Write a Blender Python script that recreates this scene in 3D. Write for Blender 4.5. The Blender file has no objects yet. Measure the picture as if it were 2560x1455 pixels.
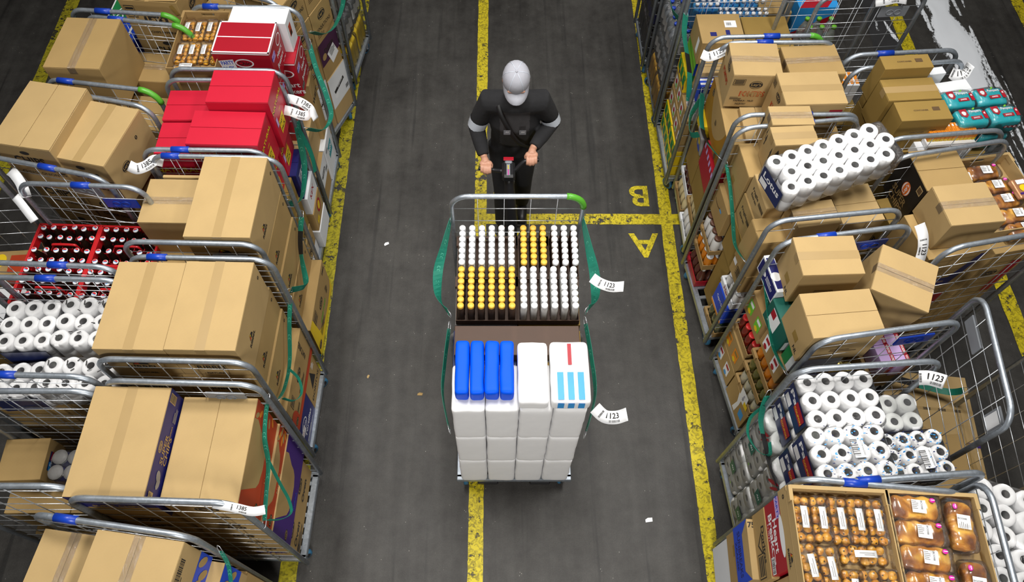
import bpy, bmesh, math, random
from mathutils import Vector, Matrix, noise

random.seed(7)
C = bpy.context.scene.collection
R = math.radians

# ------------------------------------------------------------------ camera, world, lamps, exposure
cam_d = bpy.data.cameras.new('camera')
cam = bpy.data.objects.new('camera', cam_d); C.objects.link(cam)
cam.location = (0, 0, 5.1)
cam.rotation_euler = (R(29.7), 0, 0)
cam_d.sensor_width = 36
cam_d.lens = 36 * 1863 / 2560
cam_d.shift_x = 38 / 2560
cam_d.clip_end = 100
bpy.context.scene.camera = cam

world = bpy.data.worlds.new('world'); bpy.context.scene.world = world
world.use_nodes = True
bg = world.node_tree.nodes['Background']
bg.inputs[0].default_value = (1.0, 0.96, 0.90, 1)
bg.inputs[1].default_value = 0.06

def lamp(name, x, y, z, sx, sy, power, col=(1.0, 0.975, 0.93), spread=180):
    l = bpy.data.lights.new(name, 'AREA'); l.shape = 'RECTANGLE'; l.size = sx; l.size_y = sy
    l.energy = power; l.color = col; l.spread = R(spread)
    o = bpy.data.objects.new(name, l); C.objects.link(o); o.location = (x, y, z)
    return o
# rows of ceiling luminaires high over the aisle and over the cages on both sides, then one added fill lamp
for lx, ly, lz, p in ((-1.9, 2.45, 5.7, 68), (0.1, 2.6, 5.7, 42), (2.2, 2.3, 5.7, 70), (-2.2, 5.6, 6.2, 8), (0.2, 7.2, 6.0, 85), (3.2, 5.6, 6.2, 45), (0.1, -2.2, 4.4, 185)):  # last entry is the fill, added behind the camera to brighten front faces
    lamp('ceiling_and_fill_lamp', lx, ly, lz, 0.5, 1.8, p, spread=(125 if lz == 5.7 else 180))

sc = bpy.context.scene
sc.view_settings.view_transform = 'Standard'
sc.view_settings.look = 'None'
sc.view_settings.gamma = 1
sc.view_settings.use_curve_mapping = False
sc.view_settings.exposure = 0.22
try:
    sc.cycles.max_bounces = 8
    sc.cycles.transparent_max_bounces = 24
    sc.cycles.caustics_reflective = False
    sc.cycles.caustics_refractive = False
except Exception:
    pass

# ------------------------------------------------------------------ materials
MATS = {}
def _nt(name):
    m = bpy.data.materials.new(name); m.use_nodes = True
    nt = m.node_tree
    return m, nt, nt.nodes['Principled BSDF'], nt.nodes['Material Output']
def _n(nt, t, **kw):
    n = nt.nodes.new(t)
    for k, v in kw.items():
        if k in n.inputs: n.inputs[k].default_value = v
        else: setattr(n, k, v)
    return n
def plain(name, col, rough=0.6, metal=0.0, var=0.08, scale=14, spec=0.5, bump=0.0, coat=0.0):
    """painted / plastic / paper surface: a little large-scale colour variation, optional bump"""
    if name in MATS: return MATS[name]
    m, nt, b, out = _nt(name)
    tc = _n(nt, 'ShaderNodeTexCoord')
    no = _n(nt, 'ShaderNodeTexNoise', Scale=scale, Detail=4.0)
    nt.links.new(tc.outputs['Object'], no.inputs['Vector'])
    ramp = _n(nt, 'ShaderNodeMixRGB'); ramp.blend_type = 'MIX'
    ramp.inputs[1].default_value = tuple(c * (1 - var) for c in col) + (1,)
    ramp.inputs[2].default_value = tuple(min(1, c * (1 + var)) for c in col) + (1,)
    nt.links.new(no.outputs['Fac'], ramp.inputs[0])
    nt.links.new(ramp.outputs[0], b.inputs['Base Color'])
    b.inputs['Roughness'].default_value = rough; b.inputs['Metallic'].default_value = metal
    b.inputs['Specular IOR Level'].default_value = spec
    if coat: b.inputs['Coat Weight'].default_value = coat
    if bump:
        bp = _n(nt, 'ShaderNodeBump', Strength=bump, Distance=0.004)
        nt.links.new(no.outputs['Fac'], bp.inputs['Height']); nt.links.new(bp.outputs[0], b.inputs['Normal'])
    MATS[name] = m
    return m
def kraft(name, col):
    """corrugated board: fine flute lines, soft blotches"""
    m, nt, b, out = _nt(name)
    tc = _n(nt, 'ShaderNodeTexCoord')
    wv = _n(nt, 'ShaderNodeTexWave', Scale=46.0, Distortion=0.6, Detail=1.0)
    wv.bands_direction = 'X'
    n1 = _n(nt, 'ShaderNodeTexNoise', Scale=5.0, Detail=5.0)
    n2 = _n(nt, 'ShaderNodeTexNoise', Scale=160.0, Detail=2.0)
    for x in (wv, n1, n2): nt.links.new(tc.outputs['Object'], x.inputs['Vector'])
    a = _n(nt, 'ShaderNodeMath', operation='MULTIPLY_ADD'); a.inputs[1].default_value = 0.10
    nt.links.new(wv.outputs['Fac'], a.inputs[0]); nt.links.new(n1.outputs['Fac'], a.inputs[2])
    a2 = _n(nt, 'ShaderNodeMath', operation='MULTIPLY_ADD'); a2.inputs[1].default_value = 0.22
    nt.links.new(n2.outputs['Fac'], a2.inputs[0]); nt.links.new(a.outputs[0], a2.inputs[2])
    mx = _n(nt, 'ShaderNodeMixRGB')
    mx.inputs[1].default_value = tuple(c * 0.86 for c in col) + (1,)
    mx.inputs[2].default_value = tuple(c * 1.10 for c in col) + (1,)
    nt.links.new(a2.outputs[0], mx.inputs[0]); nt.links.new(mx.outputs[0], b.inputs['Base Color'])
    b.inputs['Roughness'].default_value = 0.72; b.inputs['Specular IOR Level'].default_value = 0.25
    bp = _n(nt, 'ShaderNodeBump', Strength=0.05, Distance=0.002)
    nt.links.new(wv.outputs['Fac'], bp.inputs['Height']); nt.links.new(bp.outputs[0], b.inputs['Normal'])
    MATS[name] = m
    return m
def steel(name, col, rough):
    """galvanised tube: spangled zinc"""
    m, nt, b, out = _nt(name)
    tc = _n(nt, 'ShaderNodeTexCoord')
    vo = _n(nt, 'ShaderNodeTexVoronoi', Scale=70.0)
    no = _n(nt, 'ShaderNodeTexNoise', Scale=9.0, Detail=5.0)
    nt.links.new(tc.outputs['Object'], vo.inputs['Vector']); nt.links.new(tc.outputs['Object'], no.inputs['Vector'])
    mx = _n(nt, 'ShaderNodeMixRGB'); mx.inputs[1].default_value = tuple(c * .75 for c in col) + (1,); mx.inputs[2].default_value = tuple(min(1, c * 1.2) for c in col) + (1,)
    ad = _n(nt, 'ShaderNodeMath', operation='MULTIPLY'); nt.links.new(no.outputs['Fac'], ad.inputs[0])
    sp = _n(nt, 'ShaderNodeSeparateColor'); nt.links.new(vo.outputs['Color'], sp.inputs[0])
    ad2 = _n(nt, 'ShaderNodeMath', operation='ADD'); nt.links.new(sp.outputs[0], ad2.inputs[0]); ad2.inputs[1].default_value = .5
    nt.links.new(ad2.outputs[0], ad.inputs[1]); nt.links.new(ad.outputs[0], mx.inputs[0])
    nt.links.new(mx.outputs[0], b.inputs['Base Color'])
    b.inputs['Metallic'].default_value = 0.75; b.inputs['Roughness'].default_value = rough
    MATS[name] = m
    return m
def film(name, tint=(1, 1, 1), gloss=0.04, haze=0.012, scale=18):
    """clear shrink film: mostly see-through, wrinkled gloss, a trace of milky haze"""
    if name in MATS: return MATS[name]
    m, nt, b, out = _nt(name)
    nt.nodes.remove(b)
    tr = _n(nt, 'ShaderNodeBsdfTransparent'); tr.inputs[0].default_value = tint + (1,)
    gl = _n(nt, 'ShaderNodeBsdfGlossy', Roughness=0.12)
    df = _n(nt, 'ShaderNodeBsdfDiffuse'); df.inputs[0].default_value = (.85, .88, .92, 1)
    tc = _n(nt, 'ShaderNodeTexCoord')
    no = _n(nt, 'ShaderNodeTexNoise', Scale=scale, Detail=6.0, Distortion=2.2)
    nt.links.new(tc.outputs['Object'], no.inputs['Vector'])
    bp = _n(nt, 'ShaderNodeBump', Strength=0.85, Distance=0.02)
    nt.links.new(no.outputs['Fac'], bp.inputs['Height'])
    nt.links.new(bp.outputs[0], gl.inputs['Normal'])
    fr = _n(nt, 'ShaderNodeFresnel', IOR=1.35)
    f1 = _n(nt, 'ShaderNodeMath', operation='MULTIPLY_ADD', use_clamp=True); f1.inputs[1].default_value = .75; f1.inputs[2].default_value = gloss
    nt.links.new(fr.outputs[0], f1.inputs[0])
    m1 = _n(nt, 'ShaderNodeMixShader', ); m1.inputs[0].default_value = haze
    nt.links.new(tr.outputs[0], m1.inputs[1]); nt.links.new(df.outputs[0], m1.inputs[2])
    m2 = _n(nt, 'ShaderNodeMixShader'); nt.links.new(f1.outputs[0], m2.inputs[0])
    nt.links.new(m1.outputs[0], m2.inputs[1]); nt.links.new(gl.outputs[0], m2.inputs[2])
    nt.links.new(m2.outputs[0], out.inputs['Surface'])
    MATS[name] = m
    return m

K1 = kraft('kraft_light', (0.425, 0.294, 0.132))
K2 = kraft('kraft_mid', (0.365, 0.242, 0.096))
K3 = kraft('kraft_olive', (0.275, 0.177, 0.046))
KT = kraft('kraft_tray', (0.33, 0.212, 0.085))
TAPE = plain('brown_tape', (0.365, 0.247, 0.104), 0.35, var=.04)
CTAPE = film('clear_tape', (.97, .95, .92), .10, .03, 30)
INK = plain('black_ink', (0.018, 0.015, 0.014), 0.7)
BROWNINK = plain('brown_ink', (0.10, 0.055, 0.02), 0.7)
REDINK = plain('orange_red_ink', (0.50, 0.06, 0.015), 0.6)
WHITE = plain('white_paper', (0.80, 0.81, 0.83), 0.55, var=.03)
WHITEBOX = plain('white_board', (0.74, 0.76, 0.79), 0.5, var=.03)
RED = plain('red_board', (0.50, 0.008, 0.030), 0.42, var=.04)
DKRED = plain('dark_red_board', (0.36, 0.006, 0.018), 0.4, var=.05)
ORED = plain('orange_red_board', (0.44, 0.045, 0.008), 0.5, var=.05)
NAVY = plain('navy_print', (0.010, 0.012, 0.13), 0.45, var=.05)
NAVYF = plain('navy_film', (0.012, 0.022, 0.10), 0.3, var=.1)
BLUE = plain('bright_blue', (0.01, 0.06, 0.55), 0.4, var=.05)
SKYB = plain('sky_blue', (0.03, 0.30, 0.72), 0.35, var=.12)
PURPLE = plain('purple_print', (0.045, 0.010, 0.16), 0.5, var=.05)
AUBERG = plain('aubergine_print', (0.055, 0.012, 0.05), 0.5)
YELLOW = plain('yellow_print', (0.80, 0.56, 0.012), 0.45, var=.05)
ORANGE = plain('orange_print', (0.75, 0.24, 0.015), 0.45, var=.1)
GREEN = plain('green_print', (0.01, 0.20, 0.055), 0.45)
LIME = plain('lime_print', (0.16, 0.50, 0.03), 0.4)
DKGRN = plain('dark_green_board', (0.008, 0.10, 0.075), 0.45)
TEAL = plain('teal_film', (0.005, 0.36, 0.42), 0.25, var=.08, bump=.3, coat=.4)
LILAC = plain('lilac_board', (0.52, 0.36, 0.66), 0.45)
BLACKB = plain('black_board', (0.016, 0.013, 0.011), 0.4)
GREYB = plain('grey_board', (0.28, 0.27, 0.26), 0.6)
PINK = plain('magenta_clip', (0.70, 0.02, 0.36), 0.35)
STRAP = plain('green_webbing', (0.004, 0.16, 0.105), 0.6, var=.15, scale=60)
STRAPB = plain('black_webbing', (0.008, 0.008, 0.009), 0.6)
STRAPL = plain('strap_lettering', (0.10, 0.45, 0.32), 0.6)
STEEL = steel('galvanised_steel', (0.40, 0.445, 0.50), 0.40)
WIRE = steel('bright_wire', (0.62, 0.65, 0.69), 0.3)
BLUEP = plain('blue_plastic', (0.006, 0.045, 0.40), 0.35, var=.06)
GREENP = plain('green_plastic', (0.09, 0.36, 0.03), 0.35, var=.06)
RUBBER = plain('blue_rubber', (0.03, 0.13, 0.24), 0.55)
GREYP = plain('grey_plate', (0.22, 0.235, 0.26), 0.4)
DARKP = plain('dark_plastic', (0.012, 0.012, 0.014), 0.4)
REDP = plain('red_crate_plastic', (0.48, 0.008, 0.012), 0.38, var=.06, coat=.2)
CLOTHK = plain('black_fabric', (0.013, 0.013, 0.015), 0.9, var=.3, scale=40, bump=.4)
CLOTHG = plain('charcoal_fabric', (0.040, 0.038, 0.040), 0.9, var=.2, scale=40, bump=.3)
REFLECT = plain('reflective_tape', (0.55, 0.60, 0.68), 0.3)
CAPM = plain('grey_cap_fabric', (0.36, 0.365, 0.41), 0.85, var=.08, scale=50, bump=.2)
SKIN = plain('skin', (0.52, 0.27, 0.18), 0.5, var=.06)
ROLLM = plain('tissue_paper', (0.89, 0.89, 0.90), 0.95, var=.03, scale=40, bump=.25, spec=.1)
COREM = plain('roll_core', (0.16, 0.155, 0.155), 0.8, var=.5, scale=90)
FILM = film('shrink_film')
FILMH = film('hazy_film', (.97, .98, 1), .03, .08)
BAGF = film('crackly_bag', (1, 1, 1), .06, .004, 34)
GLASSK = plain('dark_bottle_glass', (0.012, 0.006, 0.004), 0.1, coat=.5)
PET = film('clear_bottle_plastic', (.90, .94, .97), .12, .06, 60)
# ------------------------------------------------------------------ mesh builder
class MB:
    def __init__(s):
        s.v = []; s.f = []; s.m = []; s.s = []; s.mats = []; s.M = Matrix()
    def mi(s, mat):
        if mat not in s.mats: s.mats.append(mat)
        return s.mats.index(mat)
    def add(s, verts, faces, mat, smooth=False):
        o = len(s.v); M = s.M
        s.v += [tuple(M @ Vector(p)) for p in verts]
        k = s.mi(mat) if not isinstance(mat, list) else None
        for i, f in enumerate(faces):
            s.f.append([o + j for j in f]); s.m.append(s.mi(mat[i]) if k is None else k); s.s.append(smooth)
        return s
    def box(s, x0, x1, y0, y1, z0, z1, mat, b=0.0):
        X = (x0, x1); Y = (y0, y1); Z = (z0, z1)
        if b <= 0:
            v = [(X[i], Y[j], Z[k]) for i in (0, 1) for j in (0, 1) for k in (0, 1)]
            return s.add(v, [(0, 1, 3, 2), (4, 6, 7, 5), (0, 4, 5, 1), (2, 3, 7, 6), (0, 2, 6, 4), (1, 5, 7, 3)], mat)
        v = []; ix = {}
        for i in (0, 1):
            for j in (0, 1):
                for k in (0, 1):
                    a = (X[i], Y[j], Z[k]); d = (b if i == 0 else -b, b if j == 0 else -b, b if k == 0 else -b)
                    for t in range(3):
                        ix[i, j, k, t] = len(v)
                        v.append(tuple(a[q] if q == t else a[q] + d[q] for q in range(3)))
        f = []
        for t in range(3):
            o1, o2 = [q for q in range(3) if q != t]
            for e in (0, 1):
                q = []
                for c1, c2 in ((0, 0), (1, 0), (1, 1), (0, 1)):
                    key = [0, 0, 0]; key[t] = e; key[o1] = c1; key[o2] = c2
                    q.append(ix[key[0], key[1], key[2], t])
                f.append(q)
        for t in range(3):                      # edges run along axis t
            o1, o2 = [q for q in range(3) if q != t]
            for c1 in (0, 1):
                for c2 in (0, 1):
                    k0 = [0, 0, 0]; k0[o1] = c1; k0[o2] = c2; k1 = list(k0); k1[t] = 1
                    f.append([ix[(*k0, o1)], ix[(*k0, o2)], ix[(*k1, o2)], ix[(*k1, o1)]])
        for i in (0, 1):
            for j in (0, 1):
                for k in (0, 1): f.append([ix[i, j, k, 0], ix[i, j, k, 1], ix[i, j, k, 2]])
        return s.add(v, f, mat)
    def tube(s, path, r, mat, n=8, closed=False, cap=True, smooth=True, flat=1.0):
        P = [Vector(p) for p in path]; N = len(P); rr = r if isinstance(r, (list, tuple)) else [r] * N
        T = []
        for i in range(N):
            a = P[(i - 1) % N] if (closed or i) else P[0]; b = P[(i + 1) % N] if (closed or i < N - 1) else P[-1]
            d = (b - a); T.append(d.normalized() if d.length > 1e-9 else Vector((0, 0, 1)))
        u = T[0].orthogonal().normalized()
        if abs(T[0].z) > .9: u = Vector((1, 0, 0)) - T[0] * T[0].x; u.normalize()
        v = []
        for i in range(N):
            u = (u - T[i] * u.dot(T[i])).normalized(); w = T[i].cross(u)
            for k in range(n):
                a = 2 * math.pi * (k + .5) / n
                v.append(P[i] + u * math.cos(a) * rr[i] + w * math.sin(a) * rr[i] * flat)
        f = []
        for i in range(N if closed else N - 1):
            j = (i + 1) % N
            for k in range(n): f.append((i * n + k, i * n + (k + 1) % n, j * n + (k + 1) % n, j * n + k))
        if cap and not closed: f += [tuple(range(n)), tuple((N - 1) * n + k for k in range(n))]
        return s.add(v, f, mat, smooth)
    def lathe(s, prof, mat, n=20, smooth=True, cap0=True, cap1=True):
        v = []; f = []; mm = []
        for r, z in prof:
            for k in range(n):
                a = 2 * math.pi * k / n; v.append((r * math.cos(a), r * math.sin(a), z))
        for i in range(len(prof) - 1):
            for k in range(n):
                f.append((i * n + k, i * n + (k + 1) % n, (i + 1) * n + (k + 1) % n, (i + 1) * n + k))
                mm.append(mat[min(i, len(mat) - 1)] if isinstance(mat, list) else mat)
        if cap0: f.append(tuple(range(n))); mm.append(mm[0])
        if cap1: f.append(tuple((len(prof) - 1) * n + k for k in range(n))); mm.append(mm[-2] if cap0 else mm[-1])
        return s.add(v, f, mm, smooth)
    def ball(s, c, r, mat, nu=14, nv=8, sc=(1, 1, 1), power=1.0, jitter=0):
        v = []; f = []
        for i in range(nv + 1):
            t = math.pi * i / nv - math.pi / 2
            for k in range(nu):
                a = 2 * math.pi * k / nu
                def pw(x): return math.copysign(abs(x) ** power, x)
                j = 1 + jitter * (noise.noise(Vector((math.cos(a) * 2 + c[0] * 9, math.sin(a) * 2 + c[1] * 9, t * 2))))
                v.append((c[0] + r * sc[0] * pw(math.cos(t)) * pw(math.cos(a)) * j, c[1] + r * sc[1] * pw(math.cos(t)) * pw(math.sin(a)) * j, c[2] + r * sc[2] * pw(math.sin(t)) * j))
        for i in range(nv):
            for k in range(nu): f.append((i * nu + k, i * nu + (k + 1) % nu, (i + 1) * nu + (k + 1) % nu, (i + 1) * nu + k))
        return s.add(v, f, mat, True)
    def poly(s, pts, mat):
        return s.add(pts, [tuple(range(len(pts)))], mat)
    def sweep(s, path, side, w, t, mat, smooth=True):
        """flat band of width w and thickness t along a path; side = vector (or list) across it"""
        P = [Vector(p) for p in path]; N = len(P); v = []
        for i in range(N):
            d = (P[min(i + 1, N - 1)] - P[max(i - 1, 0)]).normalized()
            sd = Vector(side[i] if isinstance(side, list) else side); sd = (sd - d * sd.dot(d)).normalized()
            nn = d.cross(sd)
            for a, b in ((-1, -1), (1, -1), (1, 1), (-1, 1)): v.append(P[i] + sd * a * w / 2 + nn * b * t / 2)
        f = [(0, 1, 2, 3), tuple((N - 1) * 4 + k for k in range(4))]
        for i in range(N - 1):
            for k in range(4): f.append((i * 4 + k, i * 4 + (k + 1) % 4, i * 4 + 4 + (k + 1) % 4, i * 4 + 4 + k))
        return s.add(v, f, mat, smooth)
    def mesh(s, name):
        me = bpy.data.meshes.new(name); me.from_pydata(s.v, [], s.f)
        for m in s.mats: me.materials.append(m)
        me.polygons.foreach_set('material_index', s.m); me.polygons.foreach_set('use_smooth', s.s)
        me.update()
        bm = bmesh.new(); bm.from_mesh(me); bmesh.ops.recalc_face_normals(bm, faces=bm.faces); bm.to_mesh(me); bm.free()
        return me
    def build(s, name, parent=None, loc=(0, 0, 0), rot=(0, 0, 0)):
        return link(name, s.mesh(name), parent, loc, rot)

def link(name, me, parent=None, loc=(0, 0, 0), rot=(0, 0, 0), scale=None):
    o = bpy.data.objects.new(name, me); C.objects.link(o)
    if parent: o.parent = parent
    o.location = loc; o.rotation_euler = rot
    if scale: o.scale = scale
    return o
def tag(o, label, cat, group=None, kind=None):
    o['label'] = label; o['category'] = cat
    if group: o['group'] = group
    if kind: o['kind'] = kind
    return o
def thing(name, label, cat, loc=(0, 0, 0), rot=(0, 0, 0), group=None):
    o = link(name, None, None, loc, rot if isinstance(rot, tuple) else (0, 0, rot))
    o.empty_display_size = .1
    return tag(o, label, cat, group)
def struct(mb, name):
    o = mb.build(name); o['kind'] = 'structure'; return o
def copy_tree(o, parent=None):
    c = o.copy(); C.objects.link(c)
    if parent: c.parent = parent
    for ch in list(o.children): copy_tree(ch, c)
    return c
def smooth_path(pts, k=5):
    """Catmull-Rom through the points"""
    P = [Vector(p) for p in pts]; out = []
    for i in range(len(P) - 1):
        a = P[max(i - 1, 0)]; b = P[i]; c = P[i + 1]; d = P[min(i + 2, len(P) - 1)]
        for q in range(k):
            t = q / k
            out.append(.5 * ((2 * b) + (c - a) * t + (2 * a - 5 * b + 4 * c - d) * t * t + (3 * b - a - 3 * c + d) * t ** 3))
    out.append(P[-1]); return out

# ------------------------------------------------------------------ lettering
_TXT = {}
def txt(st, bold=True):
    key = (st, bold)
    if key not in _TXT:
        cu = bpy.data.curves.new('t', 'FONT'); cu.body = st; cu.size = 1; cu.dimensions = '2D'; cu.fill_mode = 'BOTH'
        cu.align_x = 'CENTER'; cu.align_y = 'CENTER'; cu.resolution_u = 2; cu.space_line = .85
        if bold: cu.offset = .022
        ob = bpy.data.objects.new('t', cu); me = ob.to_mesh()
        vs = [tuple(v.co) for v in me.vertices]; fs = [tuple(p.vertices) for p in me.polygons]
        ob.to_mesh_clear(); bpy.data.objects.remove(ob); bpy.data.curves.remove(cu)
        if vs:
            x0 = min(v[0] for v in vs); x1 = max(v[0] for v in vs); y0 = min(v[1] for v in vs); y1 = max(v[1] for v in vs)
            vs = [((x - (x0 + x1) / 2) / (y1 - y0), (y - (y0 + y1) / 2) / (y1 - y0)) for x, y, z in vs]
            _TXT[key] = (vs, fs, (x1 - x0) / (y1 - y0))
        else: _TXT[key] = ([], [], 1)
    return _TXT[key]

class Face:
    """a printing surface: origin o, axes u, v (metres), outward n"""
    def __init__(s, mb, o, u, v, su, sv):
        s.mb = mb; s.o = Vector(o); s.u = Vector(u); s.v = Vector(v); s.n = s.u.cross(s.v); s.su = su; s.sv = sv; s.k = 0
    def P(s, a, b, lift): return s.o + s.u * a + s.v * b + s.n * lift
    def lift(s): s.k += 1; return 0.0006 + 0.00022 * s.k
    def poly(s, pts, mat):                       # pts in face fractions -.5 .. .5
        l = s.lift(); s.mb.poly([s.P(a * s.su, b * s.sv, l) for a, b in pts], mat)
    def rect(s, a0, a1, b0, b1, mat): s.poly([(a0, b0), (a1, b0), (a1, b1), (a0, b1)], mat)
    def ell(s, a, b, ra, rb, mat, n=20, ang=0):  # centre in fractions, radii in metres
        l = s.lift(); ca, sa = math.cos(R(ang)), math.sin(R(ang)); pts = []
        for i in range(n):
            t = 2 * math.pi * i / n; x, y = ra * math.cos(t), rb * math.sin(t)
            pts.append(s.P(a * s.su + x * ca - y * sa, b * s.sv + x * sa + y * ca, l))
        s.mb.poly(pts, mat)
    def tilt(s, a, b, w, h, ang, mat):           # rotated rectangle, metres
        l = s.lift(); ca, sa = math.cos(R(ang)), math.sin(R(ang))
        s.mb.poly([s.P(a * s.su + x * ca - y * sa, b * s.sv + x * sa + y * ca, l) for x, y in ((-w / 2, -h / 2), (w / 2, -h / 2), (w / 2, h / 2), (-w / 2, h / 2))], mat)
    def text(s, a, b, h, st, mat, ang=0, w=None, bold=True):
        vs, fs, ar = txt(st, bold); l = s.lift(); ca, sa = math.cos(R(ang)), math.sin(R(ang))
        kx = h if w is None else w / ar
        pts = []
        for x, y in vs:
            x *= kx; y *= h; pts.append(s.P(a * s.su + x * ca - y * sa, b * s.sv + x * sa + y * ca, l))
        s.mb.add(pts, fs, mat)
    def bars(s, a, b, w, h, mat=None, back=None, ang=0, seed=3):
        if back: s.tilt(a, b, w * 1.14, h * 1.2, ang, back)
        l = s.lift(); ca, sa = math.cos(R(ang)), math.sin(R(ang)); rnd = random.Random(seed); x = -w / 2
        while x < w / 2:
            t = w / 60 * rnd.choice((1, 1, 2, 3)); y0, y1 = -h / 2, h / 2
            s.mb.poly([s.P(a * s.su + p * ca - q * sa, b * s.sv + p * sa + q * ca, l) for p, q in ((x, y0), (x + t, y0), (x + t, y1), (x, y1))], mat or INK)
            x += t + w / 60 * rnd.choice((1, 1.5, 2))
    def lines(s, a, b, w, n, pitch, mat=None, ang=0, seed=1):   # a block of small print
        rnd = random.Random(seed)
        for i in range(n):
            q = -i * pitch; ww = w * rnd.uniform(.6, 1)
            ca, sa = math.cos(R(ang)), math.sin(R(ang)); l = s.lift()
            s.mb.poly([s.P(a * s.su + x * ca - (q + y) * sa, b * s.sv + x * sa + (q + y) * ca, l) for x, y in ((-w / 2, 0), (-w / 2 + ww, 0), (-w / 2 + ww, pitch * .45), (-w / 2, pitch * .45))], mat or INK)
    # printed marks
    def lays(s, a, b, r, ang=0, ink=None, ground=None):
        ink = ink or INK; ground = ground or K2
        s.ell(a, b, r, r * .8, ink, ang=ang); s.ell(a, b, r * .93, r * .72, ground, ang=ang)
        s.ell(a, b, r * .98, r * .52, ink, ang=ang)
        s.text(a, b, r * .62, "Lay's", ground, ang, w=r * 1.5)
    def ribbel(s, a, b, h, ang=0):
        ca, sa = math.cos(R(ang)), math.sin(R(ang))
        def q(x, y): return (a + (x * ca - y * sa) * h / s.su, b + (x * sa + y * ca) * h / s.sv)
        s.poly([q(-1.1, .75), q(1.1, .75), q(.7, 1.7), q(-.5, 2.0)], INK)
        s.poly([q(-1.0, .8), q(-.2, .8), q(-.45, 1.85)], ORED); s.poly([q(-.5, 1.5), q(.2, 1.55), q(-.4, 1.95)], YELLOW)
        s.text(a, b, h, 'RIBBEL', INK, ang)
    def mark(s, a, b, r):
        s.ell(a, b, r * .8, r, INK, 6); s.tilt(a, b, r * .45, r * 1.0, 0, K2); s.tilt(a, b, r * .2, r * .6, 0, INK)
    def block(s, a, b, w, h, ang=0):             # handling-instructions box
        s.tilt(a, b, w, h, ang, INK); s.tilt(a, b, w * .92, h * .88, ang, K2)
        for i in (-1, 0, 1):
            ca, sa = math.cos(R(ang)), math.sin(R(ang)); y = i * h * .26
            s.tilt(a - y * sa / s.su, b + y * ca / s.sv, w * .8, h * .16, ang, INK)

def faces_of(mb, w, d, h):
    return {'F': Face(mb, (0, -d / 2, h / 2), (1, 0, 0), (0, 0, 1), w, h), 'B': Face(mb, (0, d / 2, h / 2), (-1, 0, 0), (0, 0, 1), w, h),
            'R': Face(mb, (w / 2, 0, h / 2), (0, 1, 0), (0, 0, 1), d, h), 'L': Face(mb, (-w / 2, 0, h / 2), (0, -1, 0), (0, 0, 1), d, h),
            'T': Face(mb, (0, 0, h), (1, 0, 0), (0, 1, 0), w, d)}

# ------------------------------------------------------------------ cartons
def carton(label, x0, x1, y0, y1, z0, z1, rot=0, mat=None, seam='y', tape=None, prints=None, side=None, tilt=(0, 0),
           name='cardboard_box', cat='box', group=None, gap=.003, lift=0.0, fill=None):
    """closed shipping box: body, two top flaps meeting in a seam, tape over the seam; side = {face: colour}"""
    mat = mat or K1
    w, d, h = x1 - x0, y1 - y0, z1 - z0
    mb = MB(); t = .004
    mb.box(-w / 2, w / 2, -d / 2, d / 2, 0, h - t - .0005, mat, .0025)
    F = faces_of(mb, w, d, h - t)
    for k, c in (side or {}).items():
        if k != 'T': F[k].rect(-.5, .5, -.497, .497, c)
    if prints: prints(F)
    o = mb.build(name, None, ((x0 + x1) / 2, (y0 + y1) / 2, z0), (tilt[0], tilt[1], R(rot)))
    tag(o, label, cat, group)
    if seam:
        tm = (side or {}).get('T', mat)
        for sg in (-1, 1):
            f = MB()
            if seam == 'y':
                a, b_ = (gap / 2, w / 2 - .0008) if sg > 0 else (-w / 2 + .0008, -gap / 2); f.box(a, b_, -d / 2 + .0008, d / 2 - .0008, -t, 0, tm, .001)
                f.M = Matrix()
                fo = f.build('flap', o, (0, 0, h), (0, -sg * lift, 0))
            else:
                a, b_ = (gap / 2, d / 2 - .0008) if sg > 0 else (-d / 2 + .0008, -gap / 2); f.box(-w / 2 + .0008, w / 2 - .0008, a, b_, -t, 0, tm, .001)
                fo = f.build('flap', o, (0, 0, h), (sg * lift, 0, 0))
        if tape:
            tp = MB(); tw = .026; zt = h + .0004; dn = .05
            m = CTAPE if tape == 'clear' else TAPE
            e = d / 2 if seam == 'y' else w / 2
            pts = [(-e - .0009, h - dn), (-e - .0009, zt), (e + .0009, zt), (e + .0009, h - dn)]
            path = [((0, p, q) if seam == 'y' else (p, 0, q)) for p, q in pts]
            for i in range(3):
                A, B = Vector(path[i]), Vector(path[i + 1]); sd = Vector((1, 0, 0)) if seam == 'y' else Vector((0, 1, 0))
                n = max(1, int((B - A).length / .01)) if tape == 'clear' and i == 1 else 1
                vs = []; fs = []
                for k in range(n + 1):
                    p = A.lerp(B, k / n); j = random.uniform(0, .0016) if n > 1 and 0 < k < n else 0
                    vs += [p - sd * tw + Vector((0, 0, j)), p + Vector((0, 0, j * .3)), p + sd * tw + Vector((0, 0, random.uniform(0, .0016) if n > 1 else 0))]
                for k in range(n): fs += [(k * 3, k * 3 + 1, k * 3 + 4, k * 3 + 3), (k * 3 + 1, k * 3 + 2, k * 3 + 5, k * 3 + 4)]
                tp.add(vs, fs, m)
            tp.build('packing_tape', o)
    return o

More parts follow.
